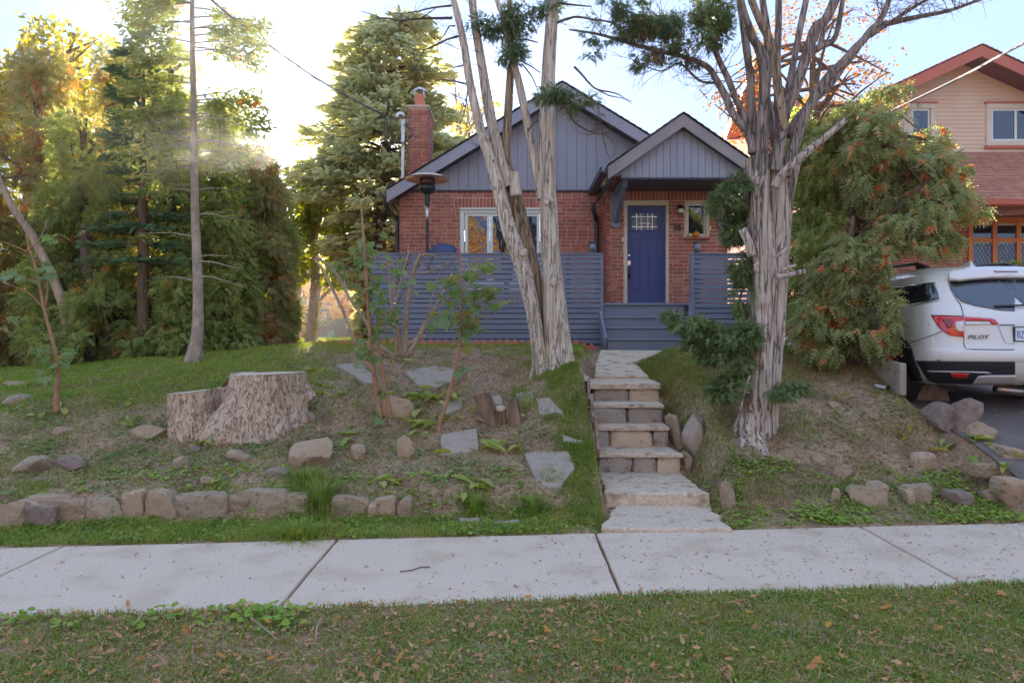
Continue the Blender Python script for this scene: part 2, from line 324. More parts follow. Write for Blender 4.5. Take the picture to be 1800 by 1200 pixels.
m_cedar_r = leafmat('orange_flecked_cedar_foliage', [(.035,.07,.025), (.075,.12,.045), (.11,.16,.06), (.05,.09,.035)], .35, patch=(.20,.085,.035), pscale=5.0, pthr=.585)
m_cedar_rust = leafmat('rusty_cedar_foliage', [(.05,.075,.025), (.11,.11,.04), (.13,.075,.035), (.07,.09,.03)], .35, patch=(.11,.05,.022), pscale=2.2, pthr=.58)
m_fir = leafmat('fir_foliage', [(.035,.07,.045), (.07,.12,.075), (.05,.09,.05)], .15)
m_spruce = leafmat('spruce_foliage', [(.07,.095,.07), (.13,.15,.105), (.18,.185,.13), (.10,.12,.085)], .5)
m_yew = leafmat('yew_foliage', [(.022,.05,.02), (.045,.085,.035), (.07,.11,.045)], .15)
m_brown = leafmat('browned_foliage', [(.10,.08,.05), (.17,.12,.07), (.09,.10,.05)], .3)
m_yellow = leafmat('yellow_foliage', [(.22,.26,.05), (.32,.32,.06), (.16,.22,.05), (.36,.30,.06)], .45)
m_ygreen = leafmat('yellow_green_foliage', [(.13,.20,.04), (.22,.28,.06), (.10,.16,.04), (.30,.30,.06)], .5)
m_gold = leafmat('golden_maple_foliage', [(.60,.36,.03), (.65,.42,.04), (.55,.28,.03), (.6,.45,.08)], .5)
m_orange = leafmat('orange_foliage', [(.30,.10,.03), (.40,.20,.05), (.22,.07,.03), (.14,.15,.05), (.20,.18,.06)], .3)
m_red = leafmat('red_leaf', [(.30,.03,.03), (.4,.08,.04)], .3)
m_maple = leafmat('maple_leaf', [(.09,.17,.06), (.13,.21,.075), (.11,.19,.09)], .3)
m_mapleo = leafmat('turning_leaf', [(.45,.25,.06), (.35,.30,.08), (.5,.2,.05)], .35)
m_mapler = mat('sapling_leaf', [(.12,.20,.08), (.10,.18,.07)], 3, 3, .5, rnd='obj', ramp=[(.14,.24,.08), (.19,.30,.13), (.22,.29,.14), (.17,.28,.10), (.15,.22,.11), (.40,.30,.10)], transl=.4)
m_hosta = mat('fading_hosta_leaf', [(.2,.3,.08), (.3,.36,.1)], 5, 3, .5, rnd='obj', ramp=[(.17,.27,.06), (.26,.34,.09), (.42,.42,.10), (.22,.30,.13), (.5,.38,.12)], transl=.3)
m_grass = leafmat('grass', [(.045,.085,.02), (.085,.13,.03), (.12,.16,.045), (.065,.10,.028), (.17,.16,.075)], .3)
m_grassl = leafmat('lush_grass', [(.06,.12,.022), (.10,.17,.035), (.13,.20,.05), (.075,.13,.03), (.16,.18,.06)], .3)
m_grassd = leafmat('dry_grass', [(.22,.18,.11), (.13,.13,.055), (.28,.23,.15), (.09,.11,.04)], .25)
m_weed = leafmat('weed_leaf', [(.13,.23,.04), (.19,.30,.06), (.24,.34,.08), (.10,.18,.04)], .3)
m_weedd = leafmat('dull_weed_leaf', [(.07,.13,.04), (.12,.19,.07), (.16,.22,.10)], .3)
m_litter = leafmat('dead_leaf', [(.26,.16,.09), (.34,.24,.15), (.18,.11,.07), (.42,.33,.24), (.40,.20,.07), (.24,.19,.14)], .15)
m_berry = mat('red_berry', (.5,.03,.02), rough=.3)
# ------------------------------------------------------------------ terrain
SW = .088
def yn(x): return 4.41 + SW * x
def yf(x): return 5.89 + SW * x
def smooth(t): t = np.clip(t, 0, 1); return t * t * (3 - 2 * t)
LP = np.array([(-9,0),(0,.0),(.3,.02),(.5,.07),(.6,.15),(.72,.24),(1.2,.34),(1.8,.48),(2.3,.66),(2.6,.79),(3.0,.95),(3.9,1.14),(4.7,1.27),(5.7,1.42),(6.7,1.48),(9,1.5),(300,1.5)])
RP = np.array([(-9,0),(0,.0),(.35,.06),(.6,.15),(1.0,.32),(1.3,.50),(1.7,.72),(2.1,.93),(2.5,1.10),(3.1,1.30),(4,1.38),(5,1.43),(6.4,1.48),(300,1.5)])
PP = np.array([(0,-.04),(5.95,-.04),(6.7,.0),(7.7,.1),(7.75,.16),(8.15,.3),(8.5,.5),(8.9,.72),(9.0,.86),(9.8,1.02),(10.6,1.17),(11.6,1.34),(12.6,1.42),(14,1.45),(300,1.5)])
DP = np.array([(0,0),(5.9,0),(6.1,.03),(6.5,.27),(7.2,.52),(8,.72),(9.1,.84),(12,1.0),(16,1.2),(22,1.4),(300,1.5)])
HX = np.array([-60,-14,-8.6,-6.7,-3.5,0]); HZ = np.array([.7,.92,1.05,1.2,1.5,1.5])
def gz(x, y, n=True):
    x = np.asarray(x, float); y = np.asarray(y, float); w_ = y - yf(x)
    far = smooth((y - 14) / 12)
    hl = np.interp(x, HX, HZ) / 1.5; hl = hl + (1 - hl) * far
    hl = 1 - (1 - hl) * smooth((w_ - .5) / 4)
    zl = np.interp(w_, LP[:,0], LP[:,1]) * hl
    zr = np.interp(w_, RP[:,0], RP[:,1])
    t = smooth((x + .2) / 1.2); z = zl * (1 - t) + zr * t
    if n:
        q = np.stack([x, y, 0*x], -1)
        a = (1 - smooth((x - 4.5) / .15)) * smooth(w_ / .6) * (1 - .6 * smooth((y - 11) / 2))
        z = z + a * (.045 * noise(q * 1.3, 3) + .022 * noise(q * 4.1, 4) + .010 * noise(q * 13, 5) + .005 * noise(q * 31, 6))
        z = z + (y < yn(x)) * (.012 * noise(q * 3, 8) + .006 * noise(q * 11, 9) + .012)
    zp = np.interp(y, PP[:,0], PP[:,1])
    left = np.interp(y, [5.9,6.3,6.8,9,9.8,11.6,12.6], [.72,.8,.92,.95,1.1,1.25,1.3]); right = np.interp(y, [5.9, 6.7, 9.8, 10.6, 12.6], [1.88,1.9,1.9,1.95,3.1])
    m = smooth((x - left + .10) / .10) * smooth((right + .34 - x) / .34) * (y > 5.85) * (y < 12.6)
    z = z * (1 - m) + np.minimum(z, zp) * m
    zd = np.interp(y, DP[:,0], DP[:,1]); md = smooth((x - 4.62) / .14) * (y > 5.7)
    z = z * (1 - md) + zd * md
    sw = (y >= yn(x) + .01) & (y <= yf(x) + .0); z = np.where(sw, -.06, z)
    return z
def G(u, v, n=True):
    """point of the ground seen at picture position (u, v)"""
    dx, dz = (u - U0) / FPX, -(v - V0) / FPX
    d = np.arange(3.2, 30, .01); z = CAM.z + dz * d; g = gz(dx * d, d, n)
    k = np.argmax(z <= g)
    if not (z <= g).any(): k = len(d) - 1
    return Vector((dx * d[k], d[k], float(g[k])))
def gp(x, y, dz=0): return Vector((x, y, float(gz(x, y)) + dz))
xs = np.unique(np.concatenate([np.linspace(-62, -20, 12), np.linspace(-20, -7, 40), np.arange(-7, 6.5, .04), np.linspace(6.5, 20, 40), np.linspace(20, 62, 12)]))
ys = np.unique(np.concatenate([np.linspace(-30, 2.6, 20), np.arange(2.6, 12.8, .04), np.linspace(12.8, 30, 50), np.linspace(30, 55, 20)]))
X, Y = np.meshgrid(xs, ys); Z = gz(X, Y)
# break the height field off at the sidewalk so its edges stay crisp
nx, ny = len(xs), len(ys)
i = (np.arange(ny - 1)[:, None] * nx + np.arange(nx - 1)[None, :]).ravel()
F = np.stack([i, i + 1, i + nx + 1, i + nx], -1)
MB().add(np.stack([X, Y, Z], -1).reshape(-1, 3), F).build('ground', m_soil, smooth=True, kind='structure')

# sidewalk: slabs with tooled joints
sidewalk = thing('sidewalk', None, None, kind='structure')
J = [-14.6,-12.4,-10.2,-8.0,-5.75,-3.53,-1.42,.70,3.02,5.3,7.6,9.9,12.2,14.5]
def conc_slab(poly, z0, z1, name, m, parent, seed=0, res=.05, chip=.004, amp=.0015, edge=.012):
    """slab of irregular outline (plan polygon), rounded worn edge, slightly uneven top"""
    pts = []
    n = len(poly)
    for a in range(n):
        p, q = np.array(poly[a], float), np.array(poly[(a+1) % n], float); k = max(1, int(np.linalg.norm(q - p) / res))
        for t in range(k): pts.append(p + (q - p) * t / k)
    pts = np.array(pts); c = pts.mean(0); K = len(pts)
    q3 = np.stack([pts[:,0], pts[:,1], np.full(K, seed * 3.3)], -1)
    nd = (pts - c) / np.linalg.norm(pts - c, axis=1)[:, None]
    pts = pts + nd * (chip * fbm(q3 * 7, seed, 3))[:, None]
    zt = lambda P_: (z1(P_[:,0], P_[:,1]) if callable(z1) else np.full(len(P_), z1))
    zb = lambda P_: (z0(P_[:,0], P_[:,1]) if callable(z0) else np.full(len(P_), z0))
    ins = pts - nd * edge; ins2 = pts - nd * edge * .3
    rings = [np.column_stack([pts, zb(pts)]), np.column_stack([pts, zt(pts) - edge]), np.column_stack([ins2, zt(ins2) - edge * .3]), np.column_stack([ins, zt(ins)])]
    rings[1] += (np.stack([nd[:,0], nd[:,1], 0*nd[:,0]], -1)) * (chip * .8 * fbm(q3 * 19, seed + 3, 2))[:, None]
    V = np.concatenate(rings); F = []
    for r_ in range(3):
        a = np.arange(K); b = (a + 1) % K; F += np.stack([r_*K + a, r_*K + b, (r_+1)*K + b, (r_+1)*K + a], -1).tolist()
    F.append(list(range(3*K, 4*K)))
    mb = MB(); mb.add(V, [tuple(f) for f in F]); return mb.build(name, m, parent)
for a, b in zip(J[:-1], J[1:]):
    g_ = .011
    conc_slab([(a+g_, yn(a)), (b-g_, yn(b)), (b-g_, yf(b)), (a+g_, yf(a))], -.12, 0.0, 'slab', m_concrete, sidewalk, seed=int(a*7) % 50, chip=.006, res=.06)
mb = MB(); V = []
mb.add([(-60, yn(-60)-.0, -.045), (60, yn(60)-.0, -.045), (60, yf(60), -.045), (-60, yf(-60), -.045)], [(0,1,2,3)]); mb.build('joint_filler', m_bark_dark, sidewalk)

# driveway
xs2 = np.linspace(4.72, 8.6, 30); ys2 = np.concatenate([np.linspace(5.9, 16, 60)])
X2, Y2 = np.meshgrid(xs2, ys2); Z2 = np.maximum(np.interp(Y2, DP[:,0], DP[:,1]), gz(X2, Y2, False)) + .014
Z2 = np.where(Y2 < yf(X2) + .02, -.02, Z2); n2 = len(xs2)
i = (np.arange(len(ys2) - 1)[:, None] * n2 + np.arange(n2 - 1)[None, :]).ravel()
MB().add(np.stack([X2, Y2, Z2], -1).reshape(-1, 3), np.stack([i, i+1, i+n2+1, i+n2], -1)).build('driveway', m_asphalt, smooth=True, kind='structure')
# far side street behind the hedge gap
mb = MB(); mb.add([(-60, 35, 1.52), (60, 35, 1.52), (60, 41, 1.52), (-60, 41, 1.52)], [(0,1,2,3)]); mb.build('road', m_asphalt, kind='structure')
mb = MB(); mb.add([(-60, -12, .012), (60, -2.7, .012), (60, 0.2+5.3, .012), (-60, .2-2, .012)], [(0,1,2,3)]); mb.build('street', m_asphalt, kind='structure')

# ------------------------------------------------------------------ garden steps
steps = thing('garden_steps', 'worn stone steps climbing from the sidewalk to the porch path', 'steps')
def step(xl, xr, xfl, xfr, y0, y1, zt, th, seed, m=m_steptop):
    return conc_slab([(xfl, y0), (xfr, y0 - .01), (xr, y1), (xl, y1 + .01)], zt - th, zt, 'step_tread', m, steps, seed=seed, res=.03, chip=.04, edge=.018)
def risers(xl, xr, y, z0, z1, cuts, seed):
    e = [xl] + list(cuts) + [xr]
    for k in range(len(e) - 1):
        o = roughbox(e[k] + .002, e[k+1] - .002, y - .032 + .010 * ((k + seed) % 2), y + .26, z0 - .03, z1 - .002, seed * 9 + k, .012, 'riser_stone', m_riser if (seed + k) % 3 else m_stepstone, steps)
def roughbox(x0, x1, y0, y1, z0, z1, seed, amp, name, m, parent, res=.04, rnd=.12, **k):
    sx, sy, sz = x1 - x0, y1 - y0, z1 - z0; mb = MB()
    nx_, ny_, nz_ = [max(2, min(14, int(s_ / res))) for s_ in (sx, sy, sz)]
    idx = {}; V = []
    def vid(a, b, c):
        if (a, b, c) not in idx: idx[(a, b, c)] = len(V); V.append((a / nx_, b / ny_, c / nz_))
        return idx[(a, b, c)]
    F = []
    for a in range(nx_):
        for b in range(ny_):
            F.append((vid(a,b,0), vid(a,b+1,0), vid(a+1,b+1,0), vid(a+1,b,0))); F.append((vid(a,b,nz_), vid(a+1,b,nz_), vid(a+1,b+1,nz_), vid(a,b+1,nz_)))
        for c in range(nz_):
            F.append((vid(a,0,c), vid(a+1,0,c), vid(a+1,0,c+1), vid(a,0,c+1))); F.append((vid(a,ny_,c), vid(a,ny_,c+1), vid(a+1,ny_,c+1), vid(a+1,ny_,c)))
    for b in range(ny_):
        for c in range(nz_):
            F.append((vid(0,b,c), vid(0,b,c+1), vid(0,b+1,c+1), vid(0,b+1,c))); F.append((vid(nx_,b,c), vid(nx_,b+1,c), vid(nx_,b+1,c+1), vid(nx_,b,c+1)))
    V = np.array(V) * 2 - 1
    q = V.copy(); pn = (np.abs(V) ** 8).sum(1) ** (1/8); V = V / np.maximum(pn, 1e-6)[:, None] * np.minimum(pn, 1)[:, None] ** 1 * np.where(pn[:, None] > 0, 1, 1)
    W = np.stack([x0 + (V[:,0]+1)/2*sx, y0 + (V[:,1]+1)/2*sy, z0 + (V[:,2]+1)/2*sz], -1)
    W = W + V * (amp * fbm(W * 6 + seed * 7.7, seed, 3))[:, None] * 1.6
    return mb.add(W, F).build(name, m, parent, **k)
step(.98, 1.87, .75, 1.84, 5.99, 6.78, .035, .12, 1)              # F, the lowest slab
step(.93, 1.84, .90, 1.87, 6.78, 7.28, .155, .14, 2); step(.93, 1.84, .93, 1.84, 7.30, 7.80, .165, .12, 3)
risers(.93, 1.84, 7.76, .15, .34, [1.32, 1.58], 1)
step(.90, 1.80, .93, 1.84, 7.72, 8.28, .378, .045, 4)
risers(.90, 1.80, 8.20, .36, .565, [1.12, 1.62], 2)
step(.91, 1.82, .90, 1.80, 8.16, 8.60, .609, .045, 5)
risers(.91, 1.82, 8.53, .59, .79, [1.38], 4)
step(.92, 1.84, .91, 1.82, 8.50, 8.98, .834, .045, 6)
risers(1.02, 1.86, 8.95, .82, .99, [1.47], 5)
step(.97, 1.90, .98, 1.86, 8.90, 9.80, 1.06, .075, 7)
zs = lambda x, y: np.interp(y, [9.8, 10.6, 11.65], [1.10, 1.245, 1.42])
zb_ = lambda x, y: zs(x, y) - .1
conc_slab([(1.13, 9.82), (1.87, 9.80), (1.86, 10.3), (1.80, 10.6), (1.25, 10.62)], zb_, zs, 'path_slab', m_steptop, steps, 8, chip=.03)
conc_slab([(1.27, 10.66), (1.80, 10.64), (2.1, 11.1), (2.5, 11.62), (1.45, 11.64)], zb_, zs, 'path_slab', m_steptop, steps, 9, chip=.03)

# ------------------------------------------------------------------ rocks
def rockmesh(seed, s, box=3.5, cuts=7, amp=.05, sub=3):
    bm = bmesh.new(); bmesh.ops.create_icosphere(bm, subdivisions=sub, radius=1); V = np.array([v.co[:] for v in bm.verts]); F = np.array([[v.index for v in f.verts] for f in bm.faces]); bm.free()
    r_ = np.random.default_rng(seed)
    V = V / ((np.abs(V) ** box).sum(1) ** (1 / box))[:, None]
    for _ in range(cuts):
        n = r_.normal(size=3); n /= np.linalg.norm(n); d = r_.uniform(.62, .9); k = V @ n - d; V = V - np.where(k > 0, k, 0)[:, None] * n
    V = V + V * (amp * fbm(V * 2.2 + seed, seed, 4))[:, None] * 2
    V = V * np.array(s) / 2
    return V, F
def rock(u, v, w_, h_, label, m=m_rock, seed=0, depth=None, tilt=0, yaw=0, name='rock', parent=None, box=3.5, sink=.3, cuts=7, group=None, cat='rock'):
    """rock whose foot is seen at (u, v), w_ x h_ pixels"""
    g = G(u, v); s = g.y / FPX; W, H = w_ * s, h_ * s; D = depth or W * .7
    V, F = rockmesh(seed, (W, D, H / (1 - sink)), box, cuts)
    Rm = np.array((Matrix.Rotation(R(yaw), 3, 'Z') @ Matrix.Rotation(R(tilt), 3, 'Y')))
    V = V @ Rm.T; top = V[:,2].max(); V = V + np.array([g.x, g.y + D * .35, g.z + H - top])
    return MB().add(V, F).build(name, m, parent, label=label, cat=cat, group=group)
FLAGS = []
def onflag(x, y, grow=1.0):
    r_ = np.zeros(np.shape(x), bool)
    for A in FLAGS:
        B = A.mean(0) + (A - A.mean(0)) * grow; c_ = np.zeros(np.shape(x), bool); j = len(B) - 1
        for i in range(len(B)):
            k = ((B[i,1] > y) != (B[j,1] > y)) & (x < (B[j,0] - B[i,0]) * (y - B[i,1]) / (B[j,1] - B[i,1] + 1e-12) + B[i,0]); c_ ^= k; j = i
        r_ |= c_
    return r_
def flag(poly, label, seed, th=.06, m=None, lift=.02, name='flagstone'):
    """flat stone whose top outline is given as seen"""
    pts = [G(a, b, False) for a, b in poly]; A = np.array([p[:] for p in pts]); c = A.mean(0)
    co, *_ = np.linalg.lstsq(np.column_stack([A[:,0], A[:,1], np.ones(len(A))]), A[:,2], rcond=None)
    gx = np.linspace(A[:,0].min(), A[:,0].max(), 12); gy = np.linspace(A[:,1].min(), A[:,1].max(), 12); GX, GY = np.meshgrid(gx, gy)
    lift = max(lift, float(np.percentile(gz(GX, GY) - (co[0]*GX + co[1]*GY + co[2]), 92)) + .008); FLAGS.append(A[:, :2])
    zt = lambda x, y: co[0]*x + co[1]*y + co[2] + lift + .004 * noise(np.stack([x*6, y*6, 0*x + seed], -1))
    zb = lambda x, y: zt(x, y) - th
    o = conc_slab([(p[0], p[1]) for p in A], zb, zt, name, m or m_flag, None, seed, res=.04, chip=.007, edge=.01)
    return tag(o, label, 'flagstone')
border = thing('stone_border', 'low border of grey and brown stones along the sidewalk, left of the steps', 'stone border')
for k, (u, v, w_, h_, mm, bx, tl) in enumerate([(-60,925,80,40,m_rock,5,0),(12,925,62,52,m_rock,4,0),(48,912,55,36,m_rockpale,3,5),(82,897,68,30,m_rock,4,3),(62,925,70,42,m_rockpurple,5,0),
        (105,915,90,44,m_rock,6,-2),(185,910,75,38,m_rock,6,2),(234,907,34,50,m_rockpale,5,-8),(284,905,58,50,m_rock,4,2),(352,908,90,48,m_rock,4,-4),(415,895,44,28,m_rock,3,8),
        (462,897,78,40,m_rock,5,0),(515,897,50,34,m_rock,4,0),(615,903,68,38,m_rock,3,3),(655,905,18,24,m_rockpale,3,0),(677,908,36,40,m_rockpale,4,-6),(710,910,26,40,m_rock,4,0)]):
    o = rock(u, v, w_, h_ * .84, None, mm, 100 + k, depth=.2, tilt=tl, name='stone', parent=border, box=bx * 2.2, sink=.3, cuts=2, cat=None)
border2 = thing('stone_border', 'broken border of half buried stones along the sidewalk, right of the steps', 'stone border')
for k, (u, v, w_, h_, mm, bx, tl) in enumerate([(1528,888,72,38,m_rock,5,2),(1545,870,36,26,m_rockpale,4,0),(1620,885,56,40,m_rock,5,-4),(1598,885,20,30,m_rockpale,4,0),(1690,890,50,32,m_rockpurple,4,0),(1755,882,45,32,m_rock,4,5),(1790,880,70,46,m_rockpale,5,3)]):
    rock(u, v, w_ * .9, h_ * .8, None, mm, 140 + k, depth=.22, tilt=tl, name='stone', parent=border2, box=bx * 2, sink=.35, cuts=3, cat=None)
RK = [ # u, v(foot), w, h, label, mat, depth, tilt, box
 (543,822,84,48,'large pale boulder with a cracked face, below the big stump',m_rockpale,.35,0,2.6),
 (628,810,30,30,'small pale two-lobed stone right of the large boulder',m_rockpale,None,0,3),
 (255,772,64,24,'grey rock just left of the big stump\'s foot',m_rock,None,-6,3),
 (313,824,26,22,'small grey wedge stone in bare soil below the stump',m_rock,None,12,4),
 (362,853,24,16,'small white stone just above the stone border',m_rockpale,None,0,3),
 (415,810,40,20,'pale rock half buried between stump and border',m_rockpale,None,8,3),
 (340,795,18,14,'tiny brown stone against the left foot of the stump',m_rockpurple,None,0,3),
 (485,836,40,14,'low reddish stone in the soil left of the tussock',m_rockpurple,None,0,3),
 (45,832,60,28,'flat grey rock at the picture\'s left, above the border',m_rock,None,-10,3.5),
 (115,825,60,22,'layered dark rock beside the flat grey one',m_rockpurple,None,-8,3),
 (20,712,60,18,'long pale rock in the lawn at the far left',m_rock,.3,-6,3),
 (16,682,44,12,'grey stone at the upper left edge of the lawn',m_rock,.3,0,3),
 (107,765,38,14,'low stone beside the left sapling\'s foot',m_rock,None,0,3),
 (520,745,30,36,'mossy pale rock tucked under the right of the stump',m_rockpale,None,20,3),
 (544,742,22,18,'small grey stone right of the mossy rock',m_rock,None,0,3),
 (714,806,34,40,'upright pale rock between the two young maples',m_rockpale,None,-8,3),
 (695,735,60,38,'mossy rock behind the double stemmed sapling',m_rockpale,None,15,2.6),
 (1283,898,26,50,'upright grey slab stone beside the lowest steps',m_rock,.12,-8,5),
 (1226,790,46,62,'broad grey boulder set in the bank right of the steps',m_flag,.25,6,3),
 (1190,790,20,60,'narrow slab on edge against the right of the steps',m_rock,.4,-8,5),
 (1212,835,16,36,'thin grey stone on edge below the narrow slab',m_rock,.3,-8,5),
 (1631,828,54,32,'pale cracked boulder in the weeds below the driveway rocks',m_rockpale,None,0,3),
 (1483,842,28,16,'small grey wedge stone above the right border',m_rock,None,0,4),
 (1470,882,20,24,'small stone left of the right border',m_rock,None,0,3),
 (1443,818,26,14,'small half buried stone in bare soil of the right bank',m_rock,None,0,3),
 (1465,718,20,12,'small stone in dry grass near the bank\'s top',m_rockpale,None,0,3),
 (1750,838,70,24,'flat tan rock at the right edge of the bank',m_rock,None,0,4),
 (1385,716,44,20,'rock behind the yew trunk, half under roots',m_rockpale,None,0,3),
]
for k, (u, v, w_, h_, lb, mm, dp, tl, bx) in enumerate(RK): rock(u, v, w_, h_, lb, mm, 200 + k, dp, tl, box=bx)
# big driveway rocks leaning against the bank
for k, (u, v, w_, h_, lb, mm, dp, tl, yw) in enumerate([
 (1640,706,52,42,'dark purple rock leaning at the top of the driveway edge',m_rockpurple,.45,25,10),
 (1655,690,60,34,'low grey rock behind the purple rock by the car',m_rockpurple,.4,14,0),
 (1664,752,44,52,'rounded grey rock right of the purple one',m_rockpurple,.5,28,0),
 (1697,758,42,70,'tall slanted slab rock at the driveway edge',m_rockpurple,.4,30,-10),
 (1728,772,40,40,'dark wedge rock at the foot of the slanted slab',m_rock,.4,30,0),
 (1795,806,70,26,'long low kerb rock beside the driveway at the right edge',m_rock,.35,15,0)]):
    rock(u, v, w_, h_ * .85, lb, mm, 300 + k, dp, tl, yw, box=8, cuts=4)
# concrete kerb wall at the bank's top
mb = MB(); a0 = G(1592, 676); 
mb.prism([(4.53, .95), (4.61, .95), (4.61, 1.33), (4.53, 1.33)], 8.3, 9.5); o = mb.build('kerb_wall', m_flag, label='short lichened concrete kerb wall between the bank and the car', cat='kerb wall'); 
for v_ in o.data.vertices:
    if v_.co.y > 9: v_.co.z += .08
bevel(o, .015)
mb = MB()
flag([(922,808),(1000,798),(1010,835),(985,868),(955,865),(938,842)], 'five sided grey flagstone flat in the bank beside the steps', 1)
flag([(712,655),(765,648),(823,655),(800,672),(765,686),(733,680)], 'wide grey flagstone behind the right hand sapling', 2)
flag([(590,646),(630,642),(660,665),(655,678),(640,678),(618,662)], 'pointed grey flagstone right of the big stump', 3)
flag([(770,715),(812,707),(812,722),(775,738)], 'small grey flagstone left of the broken stump', 4)
flag([(775,770),(838,758),(842,798),(775,806)], 'mossy flagstone below the right hand sapling', 5)
flag([(942,703),(965,700),(990,728),(948,730)], 'grey flagstone between the broken stump and the twin tree', 6)
flag([(855,698),(880,696),(884,712),(858,712)], 'small flagstone glimpsed behind the broken stump', 7)
flag([(905,693),(938,690),(938,708),(905,710)], 'flagstone in the soil below the twin tree', 8)
flag([(985,765),(1025,778),(1035,786),(990,780)], 'narrow buried flagstone left of the middle steps', 9)
flag([(805,915),(842,912),(850,918),(810,920)], 'thin buried stone strip near the sidewalk, left of the steps', 10)
flag([(866,920),(912,915),(915,921),(868,925)], 'second thin stone strip near the sidewalk, nearer the steps', 11)
# plank edging up the left of the steps
pe = thing('plank_edging', 'weathered board edging on end along the left of the steps', 'edging')
for (u0_, v0_, v1_) in [(1026,672,700),(1028,702,740),(1036,742,788)]:
    a = G(u0_ + 3, v1_, False); s_ = a.y / FPX
    MB().bar((.88, a.y - .02, a.z - .05), (.90, a.y + .03 + (v1_-v0_)*.008, a.z + (v1_ - v0_) * s_ * .95), .03, .12).build('board', m_rotwood, pe)
# ------------------------------------------------------------------ brick walls
YM, YE = 14.7, 14.0
def rects(x0, x1, z0, z1, holes, L=.205, H=.0625, g=.011, seed=0):
    r_ = random.Random(seed); out = []; z = z0; row = 0
    while z < z1 - .02:
        x = x0 - (L + g) * (.5 if row % 2 else 0) - r_.choice([0, .0, .03]); h = min(H, z1 - z)
        while x < x1:
            ln = L if r_.random() > .12 else L * .48
            a, b = max(x, x0), min(x + ln, x1)
            segs = [(a, b)]
            for hx0, hx1, hz0, hz1 in holes:
                if z + h > hz0 + .005 and z < hz1 - .005:
                    ns = []
                    for s0, s1 in segs:
                        if s1 <= hx0 or s0 >= hx1: ns.append((s0, s1))
                        else:
                            if s0 < hx0 - g: ns.append((s0, hx0 - g))
                            if s1 > hx1 + g: ns.append((hx1 + g, s1))
                    segs = ns
            for s0, s1 in segs:
                if s1 - s0 > .03: out.append((s0, s1, z, z + h))
            x += ln + g
        z += H + g; row += 1
    return out
def soldiers(x0, x1, z0, z1, w_=.0625, g=.011):
    out = []; x = x0
    while x < x1 - .02: out.append((x, min(x + w_, x1), z0, z1)); x += w_ + g
    return out
BM = {}
def brickmesh():
    if 'b' not in BM:
        BM['b'] = MB().box(-.5, .5, -.5, .5, -.5, .5).mesh('brick'); BM['b'].materials.append(m_brick)
    return BM['b']
def lay(rs, y, parent, single, axis='x', proud=.009, xf=None, m=None):
    """single: bricks as objects; otherwise one joined part"""
    if single:
        for x0, x1, z0, z1 in rs:
            o = bpy.data.objects.new('brick', brickmesh()); COL.objects.link(o); o.parent = parent
            jz = random.uniform(-.002, .002)
            if axis == 'x': o.scale = (x1 - x0, .09, z1 - z0); o.location = ((x0+x1)/2, y - proud + .045 + jz, (z0+z1)/2)
            else: o.scale = (.09, x1 - x0, z1 - z0); o.location = (y - proud + .045 + jz, (x0+x1)/2, (z0+z1)/2)
    else:
        mb = MB()
        for x0, x1, z0, z1 in rs:
            jz = random.uniform(-.002, .002)
            if axis == 'x': mb.box(x0, x1, y - proud + jz, y + .06, z0, z1)
            elif axis == 'r': mb.box(y - .06, y + proud + jz, x0, x1, z0, z1)
            else: mb.box(y - proud + jz, y + .06, x0, x1, z0, z1)
        return mb.build('brickwork', m or m_brickm, parent, kind='stuff')
def wall_panel(mb, x0, x1, z0, z1, y0, y1, holes):
    xsx = sorted({x0, x1, *[h[0] for h in holes], *[h[1] for h in holes]}); zsz = sorted({z0, z1, *[h[2] for h in holes], *[h[3] for h in holes]})
    for a, b in zip(xsx[:-1], xsx[1:]):
        for c, d in zip(zsz[:-1], zsz[1:]):
            mx, mz = (a+b)/2, (c+d)/2
            if a < x0 - 1e-6 or b > x1 + 1e-6 or any(h[0] < mx < h[1] and h[2] < mz < h[3] for h in holes): continue
            mb.box(a, b, y0, y1, c, d)
house = thing('bungalow', 'brick bungalow with slate blue gables and a navy front door', 'house')
# main wall: x -2.32..1.87 (+ behind entry), z 1.4..4.65
hM = [(px(809, YM), px(956, YM), 2.65, pz(368, YM))]
HX0, HX1 = -2.32, 4.2
mw = thing('front_wall', None, None); mw.parent = house
mb = MB(); wall_panel(mb, HX0, 1.95, 1.3, 4.66, YM, YM + .25, hM); mb.box(HX0, HX0 + .25, YM + .25, 23, 1.3, 4.66); mb.box(HX1 - .25, HX1, YM + .25, 23, 1.3, 4.66); mb.box(HX0 + .25, HX1 - .25, 22.75, 23, 1.3, 4.66); mb.build('mortar', m_mortar, mw)
sx0, sx1 = px(799, YM), px(966, YM)
sz0, sz1 = pz(366, YM) + .0, pz(348.5, YM)
holes = hM + [(sx0, sx1, sz0 - .01, sz1)]
mr_ = rects(HX0, 1.86, 1.42, 4.63, holes, seed=2)
sol = soldiers(sx0 + .004, sx1, sz0, sz1)
vis = [r_ for r_ in mr_ if r_[2] > 3.25]; rest = [r_ for r_ in mr_ if r_[2] <= 3.25]
